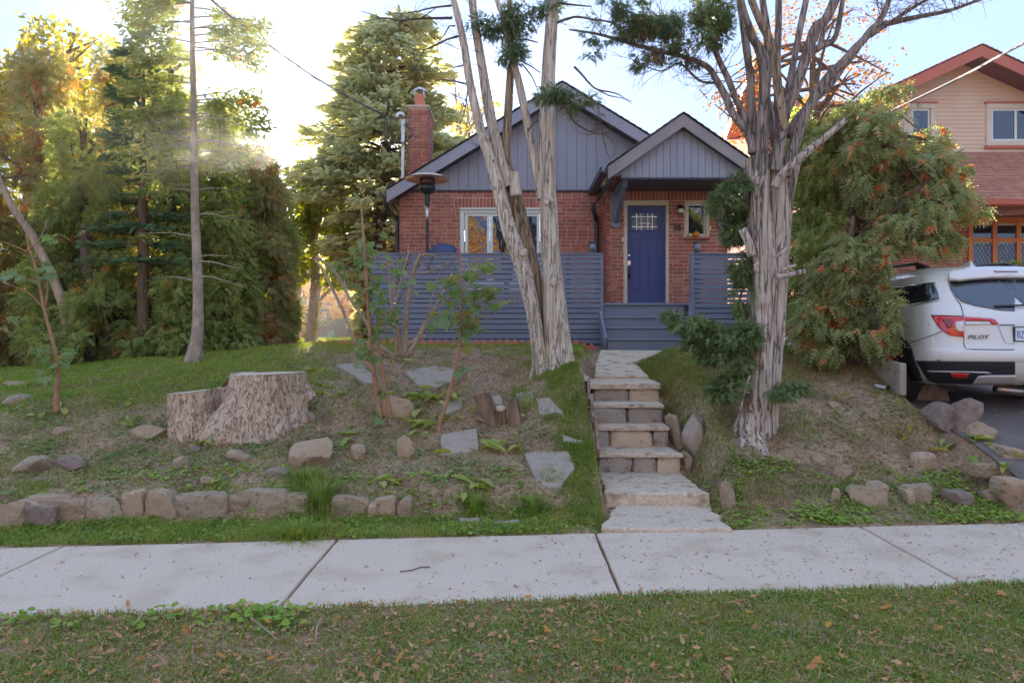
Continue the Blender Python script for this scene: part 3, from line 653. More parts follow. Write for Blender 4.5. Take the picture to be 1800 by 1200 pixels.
# entry wall
hD = (px(1097, YE), px(1175, YE), 2.15, pz(357, YE)); hW = (px(1204, YE), px(1246, YE), pz(418, YE), pz(353, YE))
EX0, EX1 = px(1067, YE), px(1278, YE)
ew = thing('entry_wall', None, None); ew.parent = house
mb = MB(); wall_panel(mb, EX0, EX1, 1.3, 4.55, YE, YE + .25, [hD, hW]); mb.box(EX0, EX0 + .2, YE + .25, YM - .002, 1.3, 4.55); mb.box(EX1 - .2, EX1, YE + .25, 16, 1.3, 4.55); mb.build('mortar', m_mortar, ew)
esz0, esz1 = pz(352.5, YE), pz(334, YE)
er = rects(EX0, EX1, 2.12, esz0 - .012, [hD, hW, (EX0, EX0 + .0, 0, 9)], seed=5)
esol = soldiers(EX0 + .004, EX1, esz0, esz1 + .1)
er.sort(key=lambda q: -(q[1]-q[0])); n1 = er[:210]; n2 = er[210:]
lay(n1, YE, ew, True); 
if n2: lay(n2, YE, ew, False)
vis.sort(key=lambda q: abs(q[0]-1.6)); lay(vis[:90], YM, mw, True); lay(vis[90:] + rest + sol, YM, mw, False); lay(esol, YE, ew, False)
lay(rects(YE + .0, YM - .01, 2.0, 4.5, [], seed=9, L=.1), EX0, ew, False, axis='y')
lay(rects(YE + .0, 16, 1.6, 4.5, [], seed=9), EX1, ew, False, axis='r')
lay(rects(YM, 22, 1.5, 4.6, [], seed=12), HX0, mw, False, axis='y')
# left corner returns
# ---- gables
def gable_boards(xc, zp, x0, x1, zb, slope, y, bw, parent, gap=.007, m=m_slatg):
    x = x0
    while x < x1 - .01:
        a, b = x, min(x + bw, x1); ga, gb = a + gap/2, b - gap/2
        f = lambda q: zp - slope * abs(q - xc)
        poly = [(ga, zb), (gb, zb), (gb, f(gb))] + ([(xc, zp)] if ga < xc < gb else []) + [(ga, f(ga))]
        if max(f(ga), f(gb)) > zb + .02:
            poly = [(q, max(zb + .001, z)) for q, z in poly]
            o = MB().prism(poly, y, y + .02).build('gable_board', m, parent)
        x = b
SL = .612; PX, PZ = 1.01, 6.76; YG = 14.3
gw = thing('main_gable', None, None); gw.parent = house
zb = 4.655
MB().prism([(-2.6, zb), (4.6, zb), (PX, PZ - .25)], YM - .012, YM + .1).build('backing', m_slatd, gw)
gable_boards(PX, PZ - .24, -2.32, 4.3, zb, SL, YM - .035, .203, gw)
MB().box(-2.33, 1.9, YM - .05, YM - .012, 4.625, 4.652).build('drip_strip', m_slatd, gw)
def roof(parent, xc, zp, xl, xr, slope, y0, y1, th=.07, fas=.24, fm=m_slatg, sm=m_slatd, shm=m_shingle, soff=.3):
    f = lambda q: zp - slope * abs(q - xc); c = math.hypot(1, slope)
    for s_, xe in ((-1, xl), (1, xr)):
        # roof deck
        e = MB().prism([(xc, zp), (xe, f(xe)), (xe, f(xe) - th*1.2), (xc, zp - th*1.2)][::s_], y0 + .02, y1).build('roof_deck', sm, parent)
        # rake board
        xo = xe
        o = MB().prism([(xc, zp - .03), (xo, f(xo) - .03), (xo, f(xo) - .03 - fas), (xc, zp - .03 - fas)][::s_], y0 - .02, y0 + .018).build('rake_board', fm, parent)
        # soffit along the rake
        MB().prism([(xc, zp - th*1.2 - .12), (xe, f(xe) - th*1.2 - .12), (xe, f(xe) - th*1.2 - .15), (xc, zp - th*1.2 - .15)][::s_], y0 + .02, y0 + soff + .1).build('soffit', sm, parent)
        # shingle courses, real steps
        mb = MB(); L = math.hypot(xe - xc, f(xe) - zp); n = int(L / .14); dx = (xe - xc) / n
        for k in range(n):
            xa, xb = xc + dx * k, xc + dx * (k + 1.06); y = y0 - .045 - .15 * (k % 2)
            while y < y1:
                yw = .3
                if y < y0 - .05: yw = .15; y = y0 - .045
                za, zb_ = f(xa) + .008, f(xb) + .022
                V = [(xa, y, za), (xb, y, zb_), (xb, y + yw - .008, zb_), (xa, y + yw - .008, za), (xb, y, zb_ - .016), (xb, y + yw - .008, zb_ - .016), (xa, y, za - .012)]
                mb.add(V, [(0,1,2,3), (1,4,5,2), (0,6,4,1)]); y += yw
        mb.build('shingles', shm, parent, kind='stuff')
rf = thing('main_roof', None, None); rf.parent = house
roof(rf, PX, PZ, -2.52, 4.55, SL, YG, 23.4, fas=.24)
# entry roof: overhanging porch gable
EXC = px(1201, 12.6); EZP = pz(198, 12.6) ; EL, ER = px(1069, 12.6), px(1316, 12.6); ESL = (EZP - pz(290, 12.6)) / (EXC - EL)
ef = thing('porch_roof', None, None); ef.parent = house
roof(ef, EXC, EZP, EL, ER, ESL, 12.6, 15.6, fas=.225, fm=m_fascia)
eg = thing('porch_gable', None, None); eg.parent = house
bx0, bx1 = px(1092, 12.75), px(1308, 12.75); zb2 = pz(312, 12.75)
MB().prism([(bx0, zb2 + .01), (bx1, zb2 + .01), (bx1, zb2 + .12), (EXC, EZP - .3), (bx0, zb2 + .12)], 12.79, 14.0).build('backing', m_slatd, eg)
gable_boards(EXC, EZP - .23, bx0, bx1, zb2, ESL, 12.75, .1255, eg)
MB().box(bx0 - .02, bx1 + .02, 12.74, 12.80, zb2 - .035, zb2 - .003).build('bottom_trim', m_slatd, eg)
for k in range(19):  # cedar soffit boards
    x = EX0 - .08 + k * .126
    if x + .12 < bx1 + .2: MB().box(x + .002, x + .124, 12.83, YE - .012, 4.505, 4.52).build('soffit_board', m_soffit, eg)
MB().box(EL + .02, EX0 - .1, 12.63, YM - .06, 4.40, 4.42).build('eave_soffit', m_slatd, eg)
MB().box(bx1 + .0, ER - .02, 12.63, YM - .06, 4.40, 4.42).build('eave_soffit', m_slatd, eg)
MB().box(bx0 - .25, bx0 - .003, 12.76, 12.79, zb2 + .03, zb2 + .17).build('return_board', m_fascia, eg)
# gutters
def gutter(name, x, y0, y1, z, parent, s_=-1):
    p = [(0,0), (s_*.12, .03), (s_*.13, .12), (s_*.10, .12), (s_*.10, .05), (0, .03)]
    return MB().prism([(x + a, z + b) for a, b in p][::(1 if s_ < 0 else -1)], y0, y1).build(name, m_slatd, parent)
gutter('gutter', EL - .01, 12.58, YM - .05, pz(290, 12.6) - .16, house)
gutter('gutter', ER + .01, 12.58, 15, pz(290, 12.6) - .16, house, 1)
gutter('gutter', -2.55, 14.32, 23, 4.44, house)
gutter('gutter', 4.58, 14.32, 23, 4.44, house, 1)
ds = MB(); ds.tube([(EL - .06, 14.4, 4.33), (EL - .05, 14.45, 4.22), (1.72, 14.60, 4.06), (1.74, 14.62, 3.9), (1.74, 14.62, 1.6)], .045, 10, step=.08); ds.build('downspout', m_slatd, house, smooth=True)
ds = MB(); ds.tube([(-2.6, 14.6, 4.40), (-2.58, 14.75, 4.25), (-2.40, 14.85, 4.1), (-2.39, 14.85, 3.9), (-2.39, 14.85, 1.6)], .045, 10, step=.08); ds.build('downspout', m_slatd, house, smooth=True)
# brackets
for xb in (px(1082, YE), px(1269, YE)):
    br = thing('bracket', None, None); br.parent = house
    zt, zl = 4.44, pz(403, YE)
    MB().prism([(xb - .09, zt), (xb - .09, zl + .06), (xb, zl - .0), (xb + .09, zl + .06), (xb + .09, zt)][::-1], YE - .055, YE - .011).build('back_plate', m_slate, br)
    MB().bar((xb, YE - .06, zl + .16), (xb, 12.86, 4.40), .09, .10).build('strut', m_slate, br)
    MB().box(xb - .05, xb + .05, 12.84, YE - .06, 4.42, 4.50).build('top_arm', m_slate, br)
# ---- window
def frame(mb, x0, x1, z0, z1, y, w_, d=.05, bot=True):
    mb.box(x0, x1, y, y + d, z1 - w_, z1); mb.box(x0, x0 + w_, y, y + d, z0, z1 - w_); mb.box(x1 - w_, x1, y, y + d, z0, z1 - w_)
    if bot: mb.box(x0 + w_, x1 - w_, y, y + d, z0, z0 + w_)
win = thing('window', None, None); win.parent = house
x0, x1, z0, z1 = hM[0]
mb = MB(); frame(mb, x0, x1, z0, z1, YM + .01, .075, .12); bevel(mb.build('frame', m_white, win), .004)
mb = MB(); mb.box(x0 - .02, x1 + .02, YM - .03, YM + .009, z1 - .005, z1 + .03); bevel(mb.build('head_trim', m_white, win), .004)
pan = [(px(817,YM), px(861,YM)), (px(861,YM), px(907,YM)), (px(907,YM), px(949,YM))]
for a, b in pan:
    mb = MB(); frame(mb, a + .003, b - .003, z0 + .075, z1 - .077, YM + .035, .06, .05); bevel(mb.build('sash', m_white, win), .004)
    MB().box(a + .055, b - .055, YM + .065, YM + .07, z0 + .13, z1 - .13).build('pane', m_glass, win)
ew_ = thing('window', None, None); ew_.parent = house
x0, x1, z0, z1 = hW
m_cream = mat('cream_vinyl', [(.52,.47,.38), (.60,.55,.46)], 4, 3, .45)
mb = MB(); frame(mb, x0, x1, z0, z1, YE + .01, .05, .15); bevel(mb.build('frame', m_cream, ew_), .004)
mb = MB(); frame(mb, x0 + .05, x1 - .052, z0 + .05, z1 - .052, YE + .05, .035, .05); bevel(mb.build('sash', m_white, ew_), .004)
MB().box(x0 + .08, x1 - .08, YE + .085, YE + .09, z0 + .08, z1 - .08).build('pane', m_glass, ew_)
# ---- front door
door = thing('front_door', None, None); door.parent = house
x0, x1, z0, z1 = hD; dx0, dx1, dz1 = px(1102.5, YE), px(1170.5, YE), pz(361.5, YE)
mb = MB(); mb.box(x0, dx0, YE - .02, YE + .14, 2.17, z1); mb.box(dx1, x1, YE - .02, YE + .14, 2.17, z1); mb.box(dx0, dx1, YE - .02, YE + .14, dz1 + .004, z1); bevel(mb.build('door_casing', m_cream, door), .006)
MB().box(dx0, dx1, YE + .02, YE + .12, 2.16, 2.19).build('threshold', m_chrome, door)
yd = YE + .06; W = dx1 - dx0; gx0, gx1, gz0, gz1 = px(1111,YE), px(1157,YE), pz(403.5,YE), pz(374,YE)
mb = MB(); wall_panel(mb, dx0 + .003, dx1 - .003, 2.192, dz1, yd, yd + .045, [(gx0, gx1, gz0, gz1)]); lf = mb.build('door_leaf', m_door, door)
MB().box(gx0, gx1, yd + .02, yd + .026, gz0, gz1).build('glass_light', m_gloss, door)
mb = MB(); frame(mb, gx0 - .035, gx1 + .035, gz0 - .035, gz1 + .035, yd - .012, .036, .012); bevel(mb.build('light_frame', m_door, door), .008, 3)
mb = MB()
for q in (.2, .8): mb.box(gx0 + (gx1-gx0)*q - .004, gx0 + (gx1-gx0)*q + .004, yd + .012, yd + .0195, gz0, gz1)
for q in (.2, .8): mb.box(gx0, gx1, yd + .011, yd + .0185, gz0 + (gz1-gz0)*q - .004, gz0 + (gz1-gz0)*q + .004)
mb.box((gx0+gx1)/2 - .11, (gx0+gx1)/2 + .11, yd + .010, yd + .017, gz0 + .13, gz0 + .137); mb.box((gx0+gx1)/2 - .07, (gx0+gx1)/2 - .063, yd + .010, yd + .017, gz0, gz1); mb.box((gx0+gx1)/2 + .063, (gx0+gx1)/2 + .07, yd + .010, yd + .017, gz0, gz1)
mb.build('leaded_bars', m_chrome, door)
for a, b in ((1109.5, 1128), (1140, 1158.5)):
    xa, xb, za, zc = px(a,YE), px(b,YE), pz(512,YE), pz(416,YE)
    mb = MB(); frame(mb, xa, xb, za, zc, yd - .010, .026, .012); mb.box(xa + .045, xb - .045, yd - .008, yd, za + .045, zc - .045); bevel(mb.build('raised_panel', m_door, door), .007, 3)
lx = px(1104.5, YE) + .02
mb = MB(); mb.lathe([(.028,0),(.028,.012),(.02,.02),(0.001,.02)], n=16); o = mb.build('deadbolt', m_chrome, door, smooth=False); o.data.transform(Matrix.Translation((lx, yd - .0, pz(448, YE))) @ Matrix.Rotation(R(90), 4, 'X'))
mb = MB(); mb.box(lx - .03, lx + .03, yd - .014, yd - .001, pz(468,YE), pz(457,YE)); bevel(mb.build('lock_keypad', m_chrome, door), .006)
mb = MB(); mb.tube([(lx, yd - .01, pz(465,YE)), (lx + .01, yd - .07, pz(469,YE)), (lx + .01, yd - .075, pz(480,YE)), (lx, yd - .015, pz(488,YE))], .011, 8, step=.02); mb.box(lx - .024, lx + .024, yd - .02, yd - .002, pz(489,YE), pz(481,YE)); mb.build('grip_handle', m_black, door, smooth=True)
# ---- lamp, number, window-sill pumpkins
lamp = thing('wall_lantern', 'small black wall lantern between the front door and narrow window', 'wall lamp')
cx, cz = px(1194, YE), pz(372, YE)
m_lglass = mat('milk_glass', (.7,.66,.55), rough=.25)
mb = MB(); mb.lathe([(.05,-.0),(.05,.02),(.001,.02)], n=16); o = mb.build('wall_plate', m_black, lamp); o.data.transform(Matrix.Translation((cx, YE - .010, cz + .09)) @ Matrix.Rotation(R(90), 4, 'X'))
mb = MB(); mb.tube([(cx, YE - .03, cz + .09), (cx, YE - .09, cz + .12), (cx, YE - .12, cz + .08)], .009, 6, step=.03); mb.build('arm', m_black, lamp)
mb = MB(); mb.lathe([(.001,.10),(.03,.095),(.085,.05),(.088,.042),(.02,.042)], (cx, YE - .12, cz), 6); mb.build('cap', m_black, lamp); MB().lathe([(.02,-.075),(.065,-.07),(.06,-.06),(.02,-.06)], (cx, YE - .12, cz), 6).build('lamp_base', m_black, lamp)
mb = MB(); mb.lathe([(.03,-.058),(.05,-.04),(.055,.02),(.035,.04)], (cx, YE - .12, cz), 12); mb.build('glass_shade', m_lglass, lamp, smooth=True)
hn = thing('house_number', 'black metal house number 16 below the wall lantern', 'house number')
for ch, u in (('1', 1186.5), ('6', 1194)):
    c = bpy.data.curves.new('digit', 'FONT'); c.body = ch; c.size = .19; c.extrude = .008; c.align_x = 'CENTER'; c.offset = .004
    o = link('digit', c, None, hn); c.materials.append(m_black); o.rotation_euler = (R(90), 0, 0); o.location = (px(u, YE), YE - .03, pz(405, YE))
m_pump = mat('pumpkin_skin', [(.62,.17,.02), (.72,.25,.03)], 12, 4, .45); m_gourd = mat('pale_gourd', [(.6,.42,.2), (.68,.52,.32)], 12, 4, .5); m_gourdy = mat('yellow_gourd', [(.5,.33,.05), (.62,.45,.1)], 12, 4, .5)
def pumpkin(x, y, z, r, m, name, label):
    t = thing(name, label, 'pumpkin'); V = []; F = []; n, k = 32, 12
    for j in range(k + 1):
        p = math.pi * j / k - math.pi / 2
        for i in range(n):
            a = 2 * math.pi * i / n; rr = r * (math.cos(p) * (1 - .1 * abs(math.sin(a * 5)) ** .4 ) + .001); V.append((x + rr * math.cos(a), y + rr * math.sin(a), z + r * .8 + r * .8 * math.sin(p) * (1 - .2 * math.cos(p) ** 8)))
    for j in range(k):
        for i in range(n): F.append((j*n+i, j*n+(i+1) % n, (j+1)*n+(i+1) % n, (j+1)*n+i))
    MB().add(V, F).build('fruit', m, t, smooth=True); MB().tube([(x, y, z + r*1.5), (x + r*.1, y, z + r*1.9), (x + r*.3, y, z + r*2.1)], r * .13, 6, step=.02).build('stalk', m_rotwood, t)
mb = MB(); mb.box(hW[0] - .0, hW[1] + .0, YE - .10, YE + .009, hW[2] - .04, hW[2] + .002); bevel(mb.build('window_sill', m_brick, house), .006)
sz_ = hW[2] + .003
pumpkin(px(1223, YE), YE - .035, sz_, .075, m_pump, 'pumpkin', 'bright orange pumpkin on the narrow window\'s sill'); pumpkin(px(1212, YE), YE - .05, sz_, .052, m_gourd, 'gourd', 'small pale striped gourd left of the orange pumpkin'); 
# ---- chimney
ch = thing('chimney', None, None); ch.parent = house
cx0, cx1, cy0, cy1, cz1 = -2.31, -1.87, 15.8, 16.8, pz(189, 15.8)
MB().box(cx0 + .01, cx1 - .01, cy0 + .01, cy1, 3.5, cz1).build('mortar', m_mortar, ch)
lay(rects(cx0, cx1, 4.2, cz1 - .01, [], seed=21, H=.058, g=.0155), cy0, ch, False); lay(rects(cy0, cy1, 4.2, cz1 - .01, [], seed=22), cx1, ch, False, axis='r'); lay(rects(cy0, cy1, 4.2, cz1 - .01, [], seed=23), cx0, ch, False, axis='y')
bevel(MB().box(cx0 - .03, cx1 + .03, cy0 - .03, cy1 + .03, cz1, cz1 + .05).build('chimney_cap', m_concrete, ch), .012)
fx = px(737, 16); m_terra = mat('terracotta', [(.40,.14,.09), (.50,.19,.12)], 9, 4, .85)
bevel(MB().box(fx - .1, fx + .1, 16.0, 16.2, cz1 + .05, pz(165, 16)).build('flue_tile', m_terra, ch), .01)
mb = MB()
for a, b in ((-.1,-.1),(.1,-.1),(.1,.1),(-.1,.1)): mb.box(fx + a - .008, fx + a + .008, 16.1 + b - .008, 16.1 + b + .008, pz(168, 16), pz(157, 16))
mb.lathe([(.17, pz(158,16)), (.17, pz(157,16)), (.10, pz(152.5,16)), (.01, pz(151,16))], (fx, 16.1, 0), 4); mb.build('cowl', m_steel, ch)
for k in (0,1,2,3): pass
# service mast
mast = thing('service_mast', 'grey electrical service mast with looped cables beside the chimney', 'service mast')
mx = px(708.5, 15.4)
MB().tube([(mx, 15.4, 3.2), (mx, 15.4, pz(208, 15.4))], .04, 10).build('pole', m_steel, mast, smooth=True)
MB().tube([(mx, 15.4, pz(208,15.4)), (mx - .02, 15.38, pz(202,15.4)), (mx - .1, 15.35, pz(203,15.4)), (mx - .12, 15.33, pz(210,15.4))], [.045,.06,.05,.03], 10, step=.03).build('weatherhead', m_steel, mast, smooth=True)
for k, (a, b) in enumerate(((.32, .5), (.25, .42), (.38, .34))):
    MB().tube([(mx - .1, 15.33, pz(207,15.4)), (mx - a, 15.3, pz(215,15.4)), (mx - a * .9, 15.3, pz(240 + k*5,15.4)), (mx, 15.32, pz(252 + k*3,15.4)), (mx + b * .5, 15.3, pz(235,15.4)), (mx + .02, 15.33, pz(220,15.4))], .009, 5, step=.04).build('cable_loop', m_black, mast)
# ------------------------------------------------------------------ deck, fences, stairs
YD = 12.6; ZD = 2.225
deck = thing('porch_deck', 'slate blue painted wooden porch deck with five steps', 'deck')
x = -2.45; k = 0
yb = YD + .05
while yb < YM - .02:
    e = min(yb + .138, YM - .013); x1_ = 4.25 if e < YE - .012 else EX0 - .02
    MB().box(-2.45, x1_, yb, e - .006, ZD - .035, ZD).build('deck_plank', m_slate, deck); yb += .14
MB().box(-2.45, 4.25, YD + .04, YD + .08, 1.35, ZD - .036).build('rim_board', m_slatd, deck)
st = [(YD + .0, 2.225), (12.28, 1.985), (12.02, 1.80), (11.76, 1.605)]
SXL, SXR = px(1060, 12.3), px(1212, 12.3)
for k, (y, z) in enumerate(st):
    zl_ = st[k+1][1] if k < 3 else 1.40
    if k: bevel(MB().box(SXL, SXR, y, st[k-1][0] + .03, z - .035, z).build('stair_tread', m_slate, deck), .008)
    else: bevel(MB().box(SXL - .02, SXR + .1, y - .02, y + .05, z - .035, z + .003).build('stair_tread', m_slate, deck), .008)
    MB().box(SXL + .01, SXR - .01, y + .025, y + .045, zl_ + .001, z - .036).build('stair_riser', m_slate, deck)
MB().bar((SXL - .03, 11.72, 1.52), (SXL - .03, 12.5, 1.98), .04, .24).build('stringer', m_slate, deck)
MB().bar((SXR + .03, 11.72, 1.52), (SXR + .03, 12.5, 1.98), .04, .24).build('stringer', m_slate, deck)
MB().bar((SXR + .1, 12.55, 1.60), (SXR + .1, 12.58, ZD + .03), .1, .1).build('newel', m_slate, deck)
def slatfence(xa, xb, label, posts, vs=448.5, zbot=1.50):
    f = thing('slat_fence', label, 'fence'); s_ = YD / FPX
    gaps = [545,578,618,650,688,715,755,785,822,852,890,925,965,1000,1040,1063,1105,1140]  # px * 4 below 320
    ys_ = [508] + gaps
    for k in range(len(ys_) - 1):
        zt, zl = pz(320 + ys_[k]/4, YD), pz(320 + ys_[k+1]/4, YD)
        o = MB().box(xa, xb, YD - .022, YD, zl + .014, zt - .002).build('slat', m_slate, f)
    for p_ in posts: MB().box(p_ - .045, p_ + .045, YD + .002, YD + .08, 1.35, pz(447.5, YD)).build('post', m_slatd, f)
    bevel(MB().box(xa - .02, xb + .01, YD - .04, YD + .1, pz(447.4, YD), pz(447.4, YD) + .025).build('top_rail', m_slate, f), .004)
    MB().box(xa, xb, YD - .02, YD - .002, 1.38, pz(605, YD) - .01).build('kick_board', m_slate, f)
    return f
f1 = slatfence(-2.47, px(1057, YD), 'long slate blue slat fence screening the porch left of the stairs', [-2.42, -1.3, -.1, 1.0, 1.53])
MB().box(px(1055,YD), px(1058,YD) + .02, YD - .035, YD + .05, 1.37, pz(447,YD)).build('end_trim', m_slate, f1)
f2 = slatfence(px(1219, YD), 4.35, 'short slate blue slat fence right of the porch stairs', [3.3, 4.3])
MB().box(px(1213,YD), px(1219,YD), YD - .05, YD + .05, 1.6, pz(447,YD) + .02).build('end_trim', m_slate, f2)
f3 = thing('slat_fence', 'side return of the slat fence at the porch\'s left end', 'fence')
zz = 1.55
while zz < 3.0: MB().box(-2.52, -2.50, YD + .1, YM - .05, zz, zz + .08).build('slat', m_slate, f3); zz += .094
for u, s1 in ((1042, 'left'), (1226, 'right')):
    t = thing('candle_lantern', f'clear glass candle cylinder on the {s1} fence\'s top rail beside the stairs', 'lantern')
    x, z = px(u, YD), pz(447.4, YD) + .026
    m_clear = bpy.data.materials.get('clear_glass') or glass('clear_glass', (.12,.14,.13), .05)
    MB().lathe([(.055,0),(.055,.19),(.05,.19),(.05,.01)], (x, YD + .03, z), 16).build('glass_cylinder', m_clear, t, smooth=True)
    MB().lathe([(.03,.01),(.03,.09),(.004,.09),(.004,.11)], (x, YD + .03, z), 12).build('candle', m_cream, t)
    MB().lathe([(.06,.175),(.06,.20),(.054,.20),(.054,.175)], (x, YD + .03, z), 16).build('rim', m_black, t)
# patio heater on the deck
ph = thing('patio_heater', 'dark mushroom patio heater standing on the porch behind the fence', 'patio heater')
yh = 13.3; hx = px(751, yh)
MB().lathe([(.24, 0), (.24, .06), (.2, .62), (.06, .66), (.001,.66)], (hx, yh, ZD), 20).build('base', m_black, ph, smooth=False)
MB().tube([(hx, yh, ZD + .6), (hx, yh, pz(355, yh))], .03, 12).build('pole', m_black, ph, smooth=True)
MB().tube([(hx, yh, pz(392, yh)), (hx, yh, pz(362, yh))], .032, 12).build('pole_sleeve', m_steel, ph, smooth=True)
MB().lathe([(.05, pz(360,yh)), (.055, pz(342,yh)), (.12, pz(339,yh)), (.155, pz(333,yh)), (.155, pz(328,yh)), (.001, pz(328,yh))], (hx, yh, 0), 20).build('burner', m_black, ph)
mb = MB(); m_mesh = mat('burner_mesh', [(.05,.035,.03), (.12,.08,.06)], 30, 2, .4, metal=1, stretch=(1,1,8))
mb.lathe([(.145, pz(328,yh)), (.15, pz(311,yh)), (.001, pz(311,yh))], (hx, yh, 0), 24); mb.build('mesh_screen', m_mesh, ph, smooth=True)
m_refl = mat('copper_grey_reflector', [(.36,.28,.24), (.45,.36,.31)], 6, 3, .3, metal=.9)
MB().lathe([(.41, pz(316,yh)), (.42, pz(315,yh)), (.3, pz(309.5,yh)), (.12, pz(306,yh)), (.001, pz(305.5,yh))], (hx, yh, 0), 36).build('reflector', m_refl, ph, smooth=True)
# blue covered item glimpsed over the fence
m_tarp = mat('navy_cover', [(.03,.045,.11), (.045,.06,.15)], 5, 3, .5)
o = MB().tube([(px(758,13.2), 13.4, 2.95), (px(775,13.2), 13.4, 3.14), (px(797,13.2), 13.4, 3.10)], [.2,.26,.2], 14, step=.05); o.tube([(px(775,13.2), 13.4, ZD), (px(775,13.2), 13.4, 3.0)], .28, 14); o.build('covered_grill', m_tarp, smooth=True, label='navy blue covered grill top just showing above the fence', cat='grill cover')
# terracotta scalloped edging at the fence's foot
te = thing('terracotta_edging', 'row of terracotta scalloped edging tiles along the foot of the fence', 'garden edging')
mb = MB(); V, F = [], []
pr = [(-.065, -.05), (.065, -.05), (.065, .035), (.045, .05), (.02, .085), (0, .105), (-.02, .085), (-.045, .05), (-.065, .035)]
tm = MB().prism(pr, -.012, .012).mesh('edging_tile'); tm.materials.append(m_terra)
x = -2.9
while x < 1.45:
    o = link('edging_tile', tm, None, te); y = YD - .16 + random.uniform(-.01, .01); o.location = (x, y, float(gz(x, y)) + .01); o.rotation_euler = (random.uniform(-.08,.08), random.uniform(-.04,.04), random.uniform(-.05,.05)); x += .134
te2 = thing('terracotta_edging', 'leaning run of terracotta edging tiles in the lawn left of the fence', 'garden edging')
for k in range(13):
    x = -5.6 + k * .21; y = 13.9 - k * .1
    o = link('edging_tile', tm, None, te2); o.scale = (1.4, 1, .9); o.location = (x, y, float(gz(x, y)) - .0); o.rotation_euler = (-.3, .05, -.4)

# ------------------------------------------------------------------ neighbour's house
nb = thing('neighbour_house', 'two storey house with beige siding gable over a brick porch', 'house')
m_siding = mat('beige_siding', [(.52,.38,.27), (.58,.43,.31)], 3, 3, .5)
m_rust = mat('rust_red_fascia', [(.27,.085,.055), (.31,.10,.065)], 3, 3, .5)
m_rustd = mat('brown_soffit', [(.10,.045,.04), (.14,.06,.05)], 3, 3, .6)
m_shr = mat('red_brown_shingles', [(.2,.1,.08), (.3,.17,.14)], 8, 4, .95, .5, 120, rnd='isl', ramp=[(.20,.125,.10), (.31,.21,.17), (.26,.165,.135), (.35,.25,.20)])
m_wood = mat('orange_wood_frame', [(.36,.12,.03), (.46,.17,.05)], 5, 5, .45, stretch=(1,1,.2))
YN = 18.0; NX0, NX1, NPX, NZ = 6.65, 16.0, px(1690, YN), pz(105, YN) ; NSL = .46; PZR = pz(268, YN)
up = thing('upper_wall', None, None); up.parent = nb
lwx, rwx = (px(1592,YN), px(1643,YN), pz(262,YN), pz(183,YN)), (px(1732,YN), px(1826,YN), pz(257,YN), pz(183,YN))
f_ = lambda q: NZ - NSL * abs(q - NPX)
MB().prism([(NX0, 4.5), (NX1, 4.5), (NX1, f_(NX1)), (NPX, NZ), (NX0, f_(NX0))], YN, YN + .2).build('sheathing', m_siding, up)
z = PZR - .1
while z < NZ - .05:
    zt = min(z + .1016, NZ - .02); xl = max(NX0, NPX - (NZ - zt) / NSL); xr = min(NX1, NPX + (NZ - zt) / NSL)
    segs = [(xl, xr)]
    for wx in (lwx, rwx):
        if zt > wx[2] and z < wx[3]:
            segs = [s_ for a, b in segs for s_ in ((a, min(b, wx[0])), (max(a, wx[1]), b)) if s_[1] - s_[0] > .02]
    for a, b in segs:
        mb = MB(); mb.add([(a, YN - .022, z), (b, YN - .022, z), (b, YN - .006, zt), (a, YN - .006, zt), (a, YN, z), (b, YN, z)], [(0,1,2,3), (0,4,5,1)]); mb.build('siding_board', m_siding, up)
    z = zt
for k, wx in enumerate((lwx, rwx)):
    wo = thing('window', None, None); wo.parent = nb
    mb = MB(); frame(mb, wx[0], wx[1], wx[2], wx[3], YN - .05, .13, .06); bevel(mb.build('casing', m_cream, wo), .01)
    mb = MB(); frame(mb, wx[0] + .14, wx[1] - .14, wx[2] + .13, wx[3] - .13, YN - .02, .045, .05)
    mid = wx[0] + .13 + .62 if k else wx[1] - .13 - .62
    mb.box(mid - .03, mid + .03, YN - .03, YN + .02, wx[2] + .17, wx[3] - .17); bevel(mb.build('sash', m_white, wo), .005)
    MB().box(wx[0] + .18, wx[1] - .18, YN - .008, YN - .004, wx[2] + .17, wx[3] - .17).build('pane', m_glass, wo)
    MB().box(wx[0] - .04, wx[1] + .04, YN - .09, YN - .02, wx[2] - .07, wx[2] - .003).build('sill', m_rust, wo)
    MB().box(wx[0] - .04, wx[1] + .04, YN - .07, YN - .02, wx[3] + .002, wx[3] + .04).build('head_flashing', m_rust, wo)
nr = thing('gable_roof', None, None); nr.parent = nb
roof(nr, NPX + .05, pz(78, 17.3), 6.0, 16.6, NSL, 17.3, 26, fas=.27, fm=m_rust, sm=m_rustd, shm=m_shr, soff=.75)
MB().box(NX0, NX0 + .25, YN + .2, 25.5, 1.2, f_(NX0)).build('mortar', m_mortar, nb)
lay(rects(YN - 1.6, 25.4, 1.3, 6.3, [], seed=31), NX0, nb, False, axis='y')
# lower storey set back under the porch roof
lo = thing('porch_wall', None, None); lo.parent = nb
wx0 = px(1700, YN); 
MB().box(NX0, NX1, YN + .0, YN + .2, 1.2, 4.5).build('mortar', m_mortar, lo)
lay(rects(NX0, wx0, 1.3, 4.95, [], seed=32), YN - .002, lo, False)
wf = thing('wooden_window', None, None); wf.parent = nb
mb = MB(); yy = YN - .06
mb.box(wx0, NX1, yy, YN, pz(393,YN), pz(380,YN)); mb.box(wx0, NX1, yy, YN, pz(425,YN), pz(419,YN)); mb.box(wx0, NX1, yy, YN, 2.6, 2.9)
pw = (px(1745,YN) - px(1703,YN))
for k in range(9): xx = wx0 + k * pw; mb.box(xx, xx + px(1709,YN) - px(1701,YN), yy - .01, YN, 2.6, pz(380,YN))
bevel(mb.build('wood_frame', m_wood, wf), .006)
m_dark = glass('dark_glass', (.012,.013,.012), .05)
m_dia = glass('diamond_pane', (.10,.11,.11), .06, wav=.03, bs=9)
